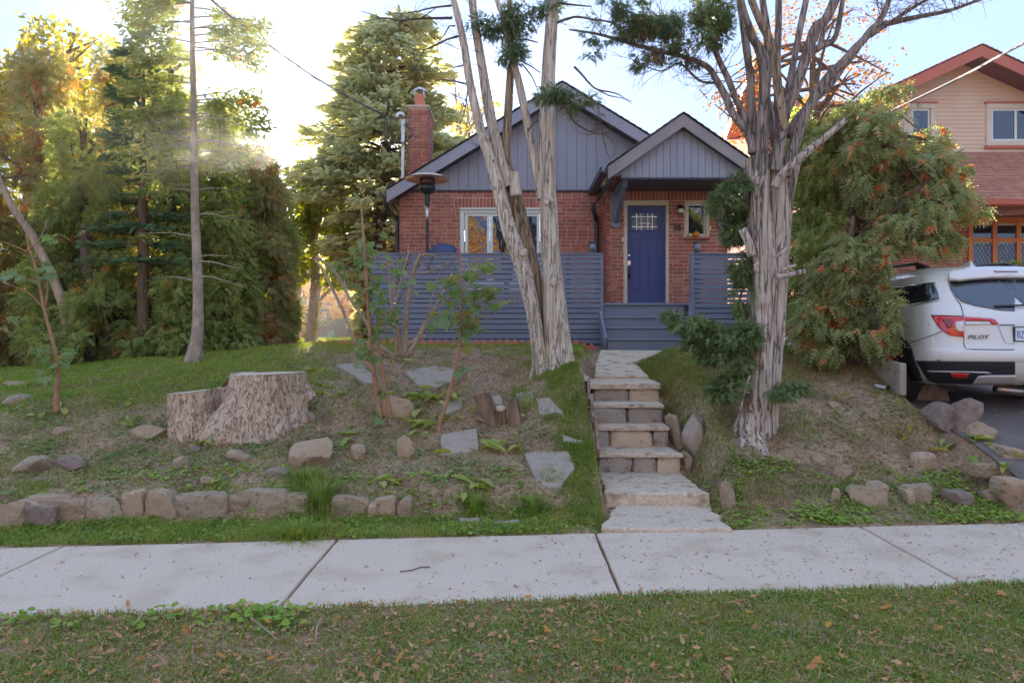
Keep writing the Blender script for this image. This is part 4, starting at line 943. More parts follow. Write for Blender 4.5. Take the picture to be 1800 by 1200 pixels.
for k in range(8):
    xa = wx0 + k * pw + .10; xb = wx0 + (k + 1) * pw - .012
    MB().box(xa, xb, YN - .035, YN - .03, pz(417,YN), pz(397,YN)).build('transom_pane', m_dark, wf)
    zt, zl = pz(428,YN), 2.9
    MB().box(xa, xb, YN - .035, YN - .03, zl, zt).build('leaded_pane', m_dia, wf)
    mb = MB(); st_ = .16; n_ = int((zt - zl + (xb - xa) * 1.6) / st_) + 1
    for j in range(-1, n_ + 1):
        for sgn in (1, -1):
            # diamond lead lines clipped to the pane
            z0_ = zl + j * st_ - (0 if sgn > 0 else 0); pts_ = []
            a = np.array([xa, z0_ - (xb - xa) * 1.6 * (sgn > 0)]); b = np.array([xb, z0_ - (xb - xa) * 1.6 * (sgn < 0)])
            t0, t1 = 0., 1.; dz_ = b[1] - a[1]
            for lim, s2 in ((zl, 1), (zt, -1)):
                if dz_ * s2 > 0: t0 = max(t0, (lim - a[1]) / dz_)
                else: t1 = min(t1, (lim - a[1]) / dz_)
            if t1 > t0 + .02:
                p, q = a + (b - a) * t0, a + (b - a) * t1; mb.bar((p[0], YN - .038, p[1]), (q[0], YN - .038, q[1]), .006, .012, up=(0,1,0))
    mb.build('lead_lines', m_black, wf)
# porch roof
pr_ = thing('porch_roof', None, None); pr_.parent = nb
ya, za, yb_, zb_ = 16.2, pz(350, 16.2), YN - .03, PZR
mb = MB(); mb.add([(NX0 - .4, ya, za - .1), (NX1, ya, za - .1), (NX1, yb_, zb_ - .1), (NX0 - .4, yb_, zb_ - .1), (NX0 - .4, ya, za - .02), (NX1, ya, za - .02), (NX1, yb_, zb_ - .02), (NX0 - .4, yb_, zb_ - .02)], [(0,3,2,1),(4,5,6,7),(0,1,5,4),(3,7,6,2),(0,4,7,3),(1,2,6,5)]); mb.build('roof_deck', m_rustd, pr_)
mb = MB(); n_ = 17
for k in range(n_):
    t0, t1 = k / n_, (k + 1.08) / n_; x = NX0 - .45 - random.random() * .3
    while x < NX1:
        ww = random.uniform(.14, .3); y0_, y1_ = ya - .04 + (yb_ - ya) * t0, min(yb_, ya + (yb_ - ya) * t1); z0_, z1_ = za + (zb_ - za) * t0, za + (zb_ - za) * min(1, t1)
        d_ = random.uniform(.012, .026)
        mb.add([(x, y0_, z0_ + d_), (x + ww - .006, y0_, z0_ + d_), (x + ww - .006, y1_, z1_ + .002), (x, y1_, z1_ + .002), (x, y0_, z0_ - .01), (x + ww - .006, y0_, z0_ - .01)], [(0,1,2,3), (0,4,5,1)]); x += ww
mb.build('shingles', m_shr, pr_, kind='stuff')
mb = MB(); gz0_ = pz(361, 16.1)
p_ = [(ya - .14, za - .02), (ya - .13, za - .14), (ya - .02, za - .17), (ya, za - .17), (ya, za - .02)]
V = [(NX0 - .4, a, b) for a, b in p_] + [(NX1, a, b) for a, b in p_]; mb.add(V, [(0,1,6,5),(1,2,7,6),(2,3,8,7),(3,4,9,8),(4,0,5,9),(4,3,2,1,0),(5,6,7,8,9)]); mb.build('gutter', m_rust, pr_)
MB().box(NX0, NX1, 16.45, 16.6, pz(378, 16.5), pz(364, 16.5)).build('porch_beam', mat('stained_beam', [(.16,.07,.045), (.3,.15,.10)], 8, 5, .7, stretch=(.3,1,3)), pr_)
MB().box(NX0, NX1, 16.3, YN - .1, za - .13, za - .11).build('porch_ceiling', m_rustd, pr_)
bevel(MB().box(NX0 + .1, NX0 + .5, 16.4, 16.8, 1.2, pz(378,16.5)).build('porch_post', m_brickm, pr_), .01)
# rear wing seen beyond the bungalow's roof
rw = thing('rear_wing', None, None); rw.parent = nb
MB().prism([(6.75, 1.3), (11, 1.3), (11, 8.2), (6.75, 8.2)], 19.9, 24.5).build('wing_wall', m_shr, rw)
MB().bar((6.45, 18.0, 8.65), (6.45, 20.6, 7.35), .5, .07).build('eave_board', m_rust, rw)
MB().bar((6.17, 18.0, 8.70), (6.17, 20.6, 7.40), .03, .2).build('sunlit_eave_edge', m_white, rw)  # white strip: sunlight on the eave's edge put into its colour
# fern like plant in the neighbour's porch
def strap_plant(x, y, z, n, L, m, name, label, seed=0):
    r_ = random.Random(seed); t = thing(name, label, 'plant')
    for k in range(n):
        a = r_.uniform(0, 6.28); l = L * r_.uniform(.7, 1.1); w_ = .03; V = []; F = []
        for j in range(6):
            s_ = j / 5; rr = l * s_ * .8; zz_ = l * (s_ * .9 - s_ * s_ * .85); ww = w_ * (1 - s_ * s_) + .002
            c_ = np.array([x + rr * math.cos(a), y + rr * math.sin(a), z + zz_]); q = np.array([-math.sin(a), math.cos(a), 0]) * ww
            V += [c_ - q, c_ + q]
            if j: F.append((2*j-2, 2*j-1, 2*j+1, 2*j))
        MB().add(V, F).build('leaf', m, t)
    return t
pl = strap_plant(px(1770, 14.6), 14.6, 2.95, 34, .85, m_ygreen, 'palm_plant', 'bright green arching palm leaves in a tall pot behind the car roof', 5)
MB().lathe([(.18,0),(.24,.6),(.26,1.85),(.2,1.85),(.2,1.7)], (px(1770,14.6), 14.6, 1.12), 16).build('pot', m_terra, pl)
# ------------------------------------------------------------------ parked SUV
CX, CZ = 5.83, .80
car = thing('parked_suv', 'white SUV seen from behind, parked in the driveway', 'car')
m_paint = mat('pearl_white_paint', [(.60,.60,.61), (.64,.64,.65)], 1, 2, .3, coat=1.0)
m_plastic = mat('black_plastic', (.018,.018,.02), rough=.45, spec=.5)
m_lens = mat('red_lens', (.42,.015,.01), rough=.12, coat=1, emis=None)
m_lensd = mat('dark_red_lens', (.16,.01,.01), rough=.12, coat=1)
m_clearlens = mat('clear_lens', [(.5,.48,.46), (.75,.74,.72)], 60, 2, .15, coat=1, stretch=(1,1,.3))
m_carglass = glass('car_glass', (.01,.011,.013), .02, ior=2.1)
m_rubber = mat('rubber', (.022,.022,.023), rough=.85)
m_silver = mat('silver_plastic', [(.42,.43,.45), (.48,.49,.51)], 3, 2, .35, metal=.4)
LV = [  # z, half width, rear y, front y, corner
 (.28,.86,8.22,12.75,.30),(.34,.93,8.12,12.85,.32),(.42,.965,8.05,12.9,.33),(.50,.985,8.01,12.93,.34),(.56,.99,7.99,12.95,.34),(.575,.992,7.975,12.95,.34),(.64,.995,7.97,12.95,.34),(.685,.993,7.975,12.94,.34),
 (.70,.99,8.00,12.93,.34),(.78,.992,8.02,12.92,.34),(.90,.992,8.03,12.9,.34),(.98,.985,8.035,12.85,.34),(1.05,.975,8.06,12.6,.34),(1.12,.955,8.10,11.9,.33),(1.20,.93,8.17,11.55,.32),
 (1.32,.89,8.26,11.25,.31),(1.44,.845,8.36,10.95,.30),(1.53,.81,8.42,10.75,.30),(1.60,.775,8.50,10.55,.30),(1.66,.72,8.62,10.4,.30),(1.70,.64,8.78,10.25,.30),(1.725,.5,9.0,10.1,.3),(1.735,.25,9.3,9.9,.2)]
def outline(hw, yr, yf_, rc):
    pts = []
    rc = min(rc, hw * .6)
    for i in range(9): x = (hw - rc) * i / 8; pts.append((x, yr + .05 * (x / hw) ** 2))
    y0 = pts[-1][1]
    for i in range(1, 11): a = math.pi / 2 * i / 10; pts.append((hw - rc + rc * math.sin(a), y0 + rc * .95 * (1 - math.cos(a))))
    ys_ = pts[-1][1]
    for i in range(1, 16): t = i / 15; pts.append((hw, ys_ + (yf_ - rc - ys_) * t))
    for i in range(1, 9): a = math.pi / 2 * i / 8; pts.append((hw - rc + rc * math.cos(a), yf_ - rc + rc * math.sin(a)))
    pts.append((0, yf_ + .02))
    return pts + [(-x, y) for x, y in pts[-2:0:-1]]
rings = []
zq = [LV[0][0]]; 
for a, b in zip(LV[:-1], LV[1:]):
    n = max(1, round((b[0]-a[0]) / .03)); zq += [a[0] + (b[0]-a[0]) * t / n for t in range(1, n + 1)]
A = np.array(LV)
for z in zq: rings.append([(CX + x, y, CZ + z) for x, y in outline(*[np.interp(z, A[:,0], A[:,k]) for k in (1,2,3,4)])])
K = len(rings[0]); V = np.array(rings).reshape(-1, 3); m_ = len(rings)
i = np.arange(m_ - 1)[:, None] * K; j = np.arange(K)[None, :]; j2 = (j + 1) % K
F = np.stack([i + j, i + j2, i + K + j2, i + K + j], -1).reshape(-1, 4)
mb = MB(); mb.add(V, F); mb.add(rings[-1], [tuple(range(K))]); mb.add(rings[0], [tuple(range(K-1, -1, -1))])
body = mb.build('body', m_paint, car, smooth=True)
bt = BVHTree.FromPolygons([Vector(v) for v in V], [tuple(f) for f in F.tolist()])
def patch(poly, name, m, off=.004, mirror=True, gap=3.0, thick=.01, parent=None, org=CAM):
    """shape given by its outline as seen, laid on the car's skin"""
    poly = [Vector(p) for p in poly]; n = len(poly); pts = []
    for a in range(n):
        p, q = poly[a], poly[(a+1) % n]; k = max(1, int((q-p).length / gap))
        for t in range(k): pts.append(p + (q - p) * t / k)
    nb_ = len(pts); xs_ = [p.x for p in pts]; ys_ = [p.y for p in pts]
    def inside(x, y):
        c = False; j = nb_ - 1
        for i in range(nb_):
            if (pts[i].y > y) != (pts[j].y > y) and x < (pts[j].x - pts[i].x) * (y - pts[i].y) / (pts[j].y - pts[i].y) + pts[i].x: c = not c
            j = i
        return c
    inner = [Vector((x, y)) for x in np.arange(min(xs_), max(xs_), gap) for y in np.arange(min(ys_), max(ys_), gap) if inside(x, y) and min((Vector((x,y)) - p).length for p in pts) > gap * .5]
    r_ = delaunay_2d_cdt(pts + inner, [(i, (i+1) % nb_) for i in range(nb_)], [], 1, 1e-5)
    W = []; ok = True
    for p in r_[0]:
        d = Vector(((p.x - U0) / FPX, 1, -(p.y - V0) / FPX)).normalized(); h = bt.ray_cast(org, d)
        if h[0] is None: h2 = bt.find_nearest(org + d * 8.6); W.append(h2[0] + h2[1] * off); continue
        nn = h[1] if h[1].dot(d) < 0 else -h[1]
        W.append(h[0] + nn * off)
    fs = [tuple(f) for f in r_[2]]
    out = []
    for s in ((1, -1) if mirror else (1,)):
        V = [(w_.x if s > 0 else 2 * CX - w_.x, w_.y, w_.z) for w_ in W]; o = MB().add(V, fs).build(name, m, parent or car, smooth=True)
        if thick: md = o.modifiers.new('thickness', 'SOLIDIFY'); md.thickness = thick; md.offset = 0
        out.append(o)
    return out
# tailgate and glass (left half as seen; mirrored)
cu = U0 + CX / 8.25 * FPX
patch([(1669,494),(1740,492),(cu,492),(cu,547),(1760,546),(1715,538),(1690,531),(1680,520),(1672,506)], 'tailgate_glass', m_carglass, .006)
patch([(1668,497),(1666,488),(1672,482),(1700,479),(cu,478),(cu,493),(1740,493),(1700,496),(1685,498)], 'spoiler', m_paint, .05, thick=.05)
patch([(1757,485.5),(cu,485.5),(cu,487.8),(1759,487.8)], 'brake_light_strip', m_lensd, .078, thick=.004)
# shut lines
def line(pts, name, m=m_black, w_=1.1, off=.0065, mirror=True):
    L = [Vector(p) for p in pts]; out = []; back = []
    for i, p in enumerate(L):
        t = (L[min(i+1, len(L)-1)] - L[max(i-1, 0)]).normalized(); n = Vector((-t.y, t.x)); out.append(p + n * w_/2); back.append(p - n * w_/2)
    patch(out + back[::-1], name, m, off, mirror, gap=4, thick=.002)
line([(1669,484),(1667,494),(1671,508),(1680,525),(1688,535),(1692,548),(1694,560),(1694,590),(1694,605),(1697,613),(1706,614.5),(1750,615),(cu,615)], 'tailgate_seam')
line([(1594,605),(1620,596),(1645,587),(1656,582)], 'bumper_seam', w_=.9)
line([(1755,572),(1760,571.2),(cu,571.2)], 'garnish_seam', w_=1.6)
line([(1755,572),(1761,590),(1768,603),(cu,604)], 'plate_recess_edge', m_silver, w_=1.0)
# lights
patch([(1638,555.5),(1660,556),(1694,557.5),(1694,592),(1672,590),(1660,584),(1648,572)], 'tail_light', m_lens, .009, thick=.01)
patch([(1638,554),(1694,556),(1694,557.6),(1660,556.2),(1638,555.7)], 'light_rim', m_black, .010, thick=.008)
patch([(1679,566),(1693,565),(1693,583),(1683,582),(1679,577)], 'reversing_lens', m_clearlens, .016, thick=.006)
patch([(1656,562),(1676,562),(1674,576),(1666,576)], 'inner_lens', m_lensd, .016, thick=.004)
patch([(1696,557.5),(1741,560),(1748,562),(1755,570.5),(1744,570.5),(1738,565),(1696,564.5)], 'tailgate_light', m_lens, .010, thick=.01)
patch([(1697,565.5),(1737,565.8),(1742,570),(1697,571.5)], 'white_light_bar', m_clearlens, .009, thick=.008)
# lower cladding
patch([(1611,633.5),(cu,635),(cu,674),(1700,674),(1650,673),(1632,668),(1622,652),(1615,640)], 'lower_bumper', m_plastic, .007, thick=.008)
patch([(1632,650.5),(1690,651),(1735,652),(1742,655),(1690,653),(1670,653),(1632,652)], 'chrome_strip', m_silver, .018, thick=.006)
patch([(1670,654),(1702,654.5),(1698,663.5),(1690,664),(1675,661)], 'reflector', m_lens, .016, thick=.006)
patch([(1708,671),(1718,658.5),(1735,657),(cu,657),(cu,672),(1720,671)], 'skid_plate', m_silver, .025, thick=.02)
# wheel arch and side
patch([(1575,592),(1585,592),(1596,600),(1604,612),(1610,634),(1616,648),(1622,668),(1606,668),(1600,640),(1592,618),(1580,606),(1572,603)], 'arch_trim', m_plastic, .012, thick=.01)
patch([(1572,603),(1580,606),(1592,618),(1600,640),(1606,668),(1560,668),(1560,606)], 'wheel_well', m_black, .006, thick=.004)
# quarter window and side glass
patch([(1605,533),(1651,526),(1648,515),(1640,497),(1622,499),(1560,505),(1560,538)], 'quarter_glass', m_carglass, .006)
line([(1560,540.5),(1605,535.5),(1640,530),(1652,527.5),(1651,519),(1642,497)], 'window_chrome', m_chrome, w_=1.8, off=.012)
patch([(1478,514),(1552,506),(1552,540),(1478,548)], 'rear_door_glass', m_carglass, .006)
# wheels
def wheel(x, y):
    t = thing('wheel', None, None); t.parent = car; r = .375; s = 1 if x < CX else -1
    M4 = Matrix.Translation((x, y, CZ + r)) @ Matrix.Rotation(R(90), 4, 'Y')
    o = MB().lathe([(.22,-.12),(.33,-.125),(r,-.10),(r+.003,0),(r,.10),(.33,.125),(.22,.12)], n=40).build('tyre', m_rubber, t, smooth=True); o.data.transform(M4)
    mb = MB(); mb.lathe([(.25,-.10),(.25,.10),(.22,.10),(.22,-.10)], n=32)
    for k in range(5):
        a = k * 2 * math.pi / 5; mb.bar((0,0,-s*.09), (.24*math.cos(a), .24*math.sin(a), -s*.10), .06, .03)
    o = mb.build('rim', m_silver, t, smooth=False); o.data.transform(M4)
for x in (CX - .86, CX + .86):
    for y in (9.15, 11.95): wheel(x, y)
MB().tube([(CX - .05, 8.5, CZ + .22), (CX + .3, 8.5, CZ + .18)], .06, 8).build('exhaust', m_steel, car, smooth=True)
# roof rails, antenna, wiper
for s in (-1, 1):
    mb = MB(); x = CX + s * .57
    mb.tube([(x, 9.05, CZ + 1.70), (x, 9.2, CZ + 1.775), (x - s*.02, 9.9, CZ + 1.80), (x - s*.03, 10.15, CZ + 1.76), (x - s*.03, 10.25, CZ + 1.69)], .022, 8, step=.06); mb.build('roof_rail', m_black, car, smooth=True)
    for yb in (9.1, 10.05): MB().bar((x, yb - .1, CZ + 1.70), (x, yb + .12, CZ + 1.75), .05, .07).build('rail_foot', m_black, car)
mb = MB(); mb.add([(CX-.04-.09, 8.85, CZ+1.70), (CX+.04-.09, 8.85, CZ+1.70), (CX-.09, 8.9, CZ+1.80), (CX-.03-.09, 9.15, CZ+1.72), (CX+.03-.09, 9.15, CZ+1.72)], [(0,1,2),(0,2,3),(1,4,2),(2,4,3),(0,3,4,1)]); bevel(mb.build('antenna_fin', m_paint, car), .008)
a = bt.ray_cast(CAM, Vector(((1745-U0)/FPX, 1, -(538-V0)/FPX)).normalized())[0]; b = bt.ray_cast(CAM, Vector(((1812-U0)/FPX, 1, -(536-V0)/FPX)).normalized())[0]
MB().bar(a + Vector((0,-.03,0)), b + Vector((0,-.04,0)), .018, .02).build('wiper', m_black, car)
# plate and badge
yp = np.interp((CAM.z - (586-V0)/FPX*8) - CZ, A[:,0], A[:,2])
pl_ = thing('licence_plate', None, None); pl_.parent = car
m_plate = mat('plate_white', (.7,.72,.75), rough=.4); m_blue = mat('plate_blue', (.05,.12,.42), rough=.4)
X0 = px(1786, 8.0); zc = pz(587, 7.95)
MB().box(X0 - .014, X0 + .32, yp - .018, yp + .03, zc - .085, zc + .085).build('plate_frame', m_black, pl_)
MB().box(X0, X0 + .305, yp - .021, yp - .0185, zc - .073, zc + .073).build('plate_sheet', m_plate, pl_)
c = bpy.data.curves.new('plate_text', 'FONT'); c.body = 'BZW'; c.size = .115; c.extrude = .001; c.space_character = 1.0
o = link('plate_text', c, None, pl_); c.materials.append(m_blue); o.rotation_euler = (R(90),0,0); o.scale = (.62, 1, 1); o.location = (X0 + .012, yp - .0225, zc - .045)
c = bpy.data.curves.new('badge_text', 'FONT'); c.body = 'PILOT'; c.size = .062; c.extrude = .003; c.shear = .3; c.space_character = 1.12; c.offset = .0012
o = link('badge_text', c, None, car); c.materials.append(mat('badge_chrome', (.16,.16,.17), rough=.3, metal=.6)); 
h = bt.ray_cast(CAM, Vector(((1718-U0)/FPX, 1, -(592-V0)/FPX)).normalized())[0]
ang = math.atan(2 * .05 * (h.x - CX) / .99 ** 2)
o.rotation_euler = (R(90), 0, -.0 + ang); o.scale = (1.25, 1, 1); hl = bt.ray_cast(CAM, Vector(((1700-U0)/FPX, 1, -(593.5-V0)/FPX)).normalized())[0]; o.location = hl + Vector((0, -.008, -.012))
# ------------------------------------------------------------------ trees and shrubs
def wob(pts, amp, seed):
    r_ = np.random.default_rng(seed); return [Vector(p) + Vector(r_.normal(size=3) * amp) * (0 if i in (0,) else 1) for i, p in enumerate(pts)]
def stem(mb, px_pts, d, widths, n=20, **kw):
    px_pts = list(px_pts); widths = list(widths)
    if px_pts[-1][1] < -25:
        (u1, v1), (u2, v2) = px_pts[-2], px_pts[-1]; L = max(1, math.hypot(u2-u1, v2-v1)); q = ((u2-u1)/L, (v2-v1)/L)
        px_pts += [(u2 + q[0]*110, v2 + q[1]*110), (u2 + q[0]*230 + 20*q[0], v2 + q[1]*230)]; widths += [widths[-1]*.55, 1.2]
        if not np.isscalar(d): d = list(d) + [d[-1], d[-1]]
    return stem0(mb, px_pts, d, widths, n=n, **kw)
def stem0(mb, px_pts, d, widths, n=20, rough=.10, flute=.12, seed=0, ddep=None, flare=0, step=.035, m=0, dd=None, fs=1.2):
    """stem through picture points at distance d (list or number); widths in pixels"""
    ds = [d] * len(px_pts) if np.isscalar(d) else d
    pts = [P(u, v, q) for (u, v), q in zip(px_pts, ds)]; rad = [w_ / 2 * q / FPX for w_, q in zip(widths, ds)]
    V, F = tube(pts, rad, n, step=step, rough=rough, flute=flute, seed=seed, flare=flare, fs=fs); mb.add(V, F, m); return pts
def branchlets(mb, pts, n, L, r, seed, up=.1, spread=.9, side=None, sub=2, step=.12):
    """thin twigs leaving a limb"""
    r_ = random.Random(seed); tips = []
    Q = [Vector(p) for p in pts]
    for k in range(n):
        i = r_.randrange(max(1, len(Q) - 1)); a, b = Q[i], Q[min(i+1, len(Q)-1)]; p = a.lerp(b, r_.random()); d = Vector((r_.uniform(-1,1), r_.uniform(-1,1), r_.uniform(-.4,.8) + up))
        if side: d += Vector(side)
        d.normalize(); l = L * r_.uniform(.5, 1.2); path = [p]; q = p.copy()
        for s in range(4):
            d = (d + Vector((r_.uniform(-1,1), r_.uniform(-1,1), r_.uniform(-.7,.9))) * .35).normalized(); q = q + d * l / 4; path.append(q.copy())
        mb.tube(path, [r, r*.8, r*.6, r*.4, r*.2], 5, step=step); tips += path[1:]
        for s in range(sub):
            p2 = path[r_.randrange(1, 5)]; d2 = (d + Vector((r_.uniform(-1,1), r_.uniform(-1,1), r_.uniform(-.8,.8)))).normalized(); q2 = p2 + d2 * l * .35; q3 = q2 + (d2 + Vector((r_.uniform(-.5,.5),)*3)).normalized() * l * .25
            mb.tube([p2, q2, q3], [r*.5, r*.35, r*.15], 4, step=step); tips += [q2, q3]
    return tips
# --- leaf templates: (verts in axis frame: x along, y across, z normal)
def T_frond(n=4, w_=.32, wd=.06):
    V = [(0,0,0)]; F = []
    ax = [(0,-wd*.3,0), (0,wd*.3,0)]
    V = [(0,-.03,0),(0,.03,0)]
    for i in range(1, n + 1): t = i / n; V += [(t, -.03*(1-t), -.03*t*t), (t, .03*(1-t), -.03*t*t)]; F.append((2*i-2, 2*i-1, 2*i+1, 2*i))
    for i in range(1, n + 1):
        t = (i - .6) / n; b = 2 * (i - 1)
        for s, vb in ((-1, b), (1, b + 1)):
            k = len(V); l = w_ * (1.15 - t); V += [(t + .28 * l / .3 * .5, s * l, -.05), (t + .10, s * .03, 0)]
            F.append((vb, k, k + 1))
    return V, F
def T_needle(n=6, w_=.2):
    V = [(0,-.02,0),(0,.02,0),(1,0,0)]; F = [(0,1,2)]
    for i in range(n):
        t = (i + .3) / n
        for s in (-1, 1):
            k = len(V); V += [(t, 0, 0), (t + .07, 0, 0), (t + .10, s * w_ * (1.1 - .6*t), .03)]; F.append((k, k+1, k+2))
    # join pieces through shared first vertex so that the spray is one island
    F = [tuple(f) for f in F]; V = [tuple(v) for v in V]
    F2 = [(0,1,2)] + [((0 if False else f[0]), f[1], f[2]) for f in F[1:]]
    return V, F2
def T_brush(n=5, w_=.16):
    V = [(0,0,0)]; F = []
    for q in range(3):
        a = math.pi * q / 3; c, s = math.cos(a), math.sin(a)
        for sg in (-1, 1):
            k = len(V)
            for i in range(n):
                t = i / n; V += [(t + .1, sg*c*w_*(1-.5*t), sg*s*w_*(1-.5*t))]
            V += [(1.05, 0, 0)]
            for i in range(n): F.append((0, k + i, k + i + 1))
    return V, F
T_leaf = ([(0,0,0),(.5,-.35,.08),(1,0,-.05),(.5,.35,.08)], [(0,1,2),(0,2,3)])
def T_mapleleaf():
    o = [(0,0),(.12,-.18),(-.05,-.42),(.22,-.36),(.42,-.55),(.48,-.30),(.62,-.34),(.60,-.16),(1.0,0),(.60,.16),(.62,.34),(.48,.30),(.42,.55),(.22,.36),(-.05,.42),(.12,.18)]
    V = [(x, y, .10 * abs(y) - .12 * x * x) for x, y in o] + [(.35, 0, -.03)]; n = len(o); return V, [(i, (i+1) % n, n) for i in range(n)]
T_ml = T_mapleleaf()
def scatter(P_, A, Nn, S, T):
    """many copies of template T as one array: positions, axis, normal, size"""
    P_ = np.asarray(P_); A = np.asarray(A); A = A / (np.linalg.norm(A, axis=1)[:, None] + 1e-9); Nn = Nn - A * (Nn * A).sum(1)[:, None]; Nn /= (np.linalg.norm(Nn, axis=1)[:, None] + 1e-9); B = np.cross(Nn, A)
    TV = np.array(T[0], float); V = P_[:, None, :] + S[:, None, None] * (TV[None, :, 0:1] * A[:, None, :] + TV[None, :, 1:2] * B[:, None, :] + TV[None, :, 2:3] * Nn[:, None, :])
    k = len(TV); off = (np.arange(len(P_)) * k)[:, None, None]; out = []
    by = {}
    for f in T[1]: by.setdefault(len(f), []).append(f)
    Fs = [(off + np.array(x)[None]).reshape(-1, len(x[0])) for x in by.values()]
    return V.reshape(-1, 3), Fs
def add_sc(mb, sc, m=0):
    V, Fs = sc; base = mb.n
    for f in Fs: mb.F.append(f + base); mb.M.append(np.full(len(f), m))
    mb.V.append(V); mb.n += len(V)
def blobs(bl, N, T, size, droop=.5, out=.7, thr=-.15, nf=1.6, seed=0, flt=None, shell=.28, nrand=.6, clump=0):
    """bl: (x,y,z, rx,ry,rz). leaves cluster where a noise field is high, so gaps show"""
    r_ = np.random.default_rng(seed); b = np.array(bl, float); wt = (b[:,3]*b[:,4]*b[:,5]) ** .75; wt /= wt.sum()
    n = int(N * 2.6); k = r_.choice(len(b), n, p=wt); d = r_.normal(size=(n, 3)); d /= np.linalg.norm(d, axis=1)[:, None]
    rad = r_.uniform(0, 1, n) ** shell; lump = 1 + .22 * noise(d * 2.3 + k[:, None] * 5, seed)
    p = b[k, :3] + d * b[k, 3:] * (rad * lump)[:, None]
    g = fbm(p * nf + seed * 3.1, seed, 2); keep = g > thr
    if flt is not None: keep &= flt(p)
    p, d = p[keep][:N], d[keep][:N]; n = len(p)
    ax = d * out + r_.normal(size=(n, 3)) * .45; ax[:, 2] -= droop
    nn = r_.normal(size=(n, 3)) * nrand + np.array([0, -.3, 1.0]) * (1 - .3 * droop) + d * .3
    s = size * r_.uniform(.65, 1.3, n)
    return scatter(p, ax, nn, s, T)
TF, TN, TB = T_frond(), T_frond(5, .30, .06), T_brush()
def scaffold(mb, base, tops, bl, n, r, seed, droop=0):
    """limbs from the trunk line out into the crown"""
    r_ = random.Random(seed)
    for k in range(n):
        b = bl[r_.randrange(len(bl))]; t = r_.random(); p = Vector(base).lerp(Vector(tops), .15 + .8 * t)
        q = Vector((b[0] + r_.uniform(-.8,.8)*b[3], b[1] + r_.uniform(-.8,.8)*b[4], b[2] + r_.uniform(-.6,.6)*b[5])); 
        if abs(q.z - p.z) > (q - p).length * .8: p.z = q.z - (q - p).length * .4; p.z = max(p.z, Vector(base).z)
        m_ = p.lerp(q, .5) + Vector((r_.uniform(-.15,.15), r_.uniform(-.15,.15), r_.uniform(0,.2)))
        mb.tube([p, m_, q], [r, r*.6, r*.2], 5, step=.15)

# === twin trunked tree in front of the house
tt = thing('twin_trunk_cedar', 'tall pale barked tree with two trunks that fork again, in front of the fence', 'tree')
D = 9.4
mb = MB()
TWK = .86
stem(mb, [(988,672),(984,640),(981,600),(976,547),(969,463),(965,380),(963,330),(961,234),(964,130),(968,60),(972,0),(978,-130)], D, [q * TWK for q in [66,58,52,48,37,33,31,30,27,25,23,18]], n=64, rough=.03, flute=.12, seed=3, flare=.55, step=.02, fs=1.0)
mb.build('trunk', m_bark_twin, tt, smooth=True)
mb = MB()
stem(mb, [(952,672),(949,640),(945,609),(936,547),(916,463),(893,400),(876,330),(860,276),(846,234),(831,172),(823,130),(813,67),(797,0),(770,-120)], [D-.05]*14, [q * TWK for q in [34,30,27,30,33,30,26,22,19,17,16,14,12,9]], n=48, rough=.03, flute=.12, seed=8, flare=.5, step=.02, fs=1.0)
mb.build('trunk', m_bark_twin, tt, smooth=True)
mb = MB()
stem(mb, [(962,672),(957,630),(951,600),(945,547),(930,463),(914,400),(901,330),(893,300),(889,267),(893,200),(897,133),(900,100),(896,40),(893,-60)], [D+.16]*14, [q * TWK for q in [34,32,32,34,38,38,34,24,18,17,15,13,11,8]], n=48, rough=.03, flute=.12, seed=12, flare=.4, step=.02, fs=1.0)
mb.build('trunk', m_bark_twin2, tt, smooth=True)
lb = [([(893,330),(880,290),(872,250),(861,200),(850,133),(839,67),(830,0),(822,-80)], [26,21,18,17,15,13,12,9], D+.08, 21),
      ([(952,350),(943,300),(930,233),(913,150),(903,110),(887,40),(873,0),(850,-60)], [16,16,14,13,11,10,8,6], D+.04, 22),
      ([(907,345),(906,325),(905,303)], [22,17,13], D-.08, 23)]
for pts, wd, d, sd_ in lb:
    mb = MB(); stem(mb, pts, d, wd, n=28, rough=.10, flute=.12, seed=sd_, step=.025, fs=1.2); mb.build('limb', m_bark_twin, tt, smooth=True)
for u, v, r_, d in ((960,355,5,D-.18), (920,443,7,D-.2),(899,395,3,D-.17),(1031-60,352,3,D-.18)):
    o = MB().tube([P(u, v, d + .12), P(u + .5, v - .5, d - .03)], r_ * d / FPX, 14, step=.05, seed=3).build('pruned_stub', [m_bark_twin], tt); 
    o = MB().lathe([(r_*d/FPX*.92, 0), (r_*d/FPX*.9, .004)], n=14).build('cut_face', m_cutwood, tt); o.data.transform(Matrix.Translation(P(u, v, d - .034)) @ Matrix.Rotation(R(90), 4, 'X'))
tw = MB()
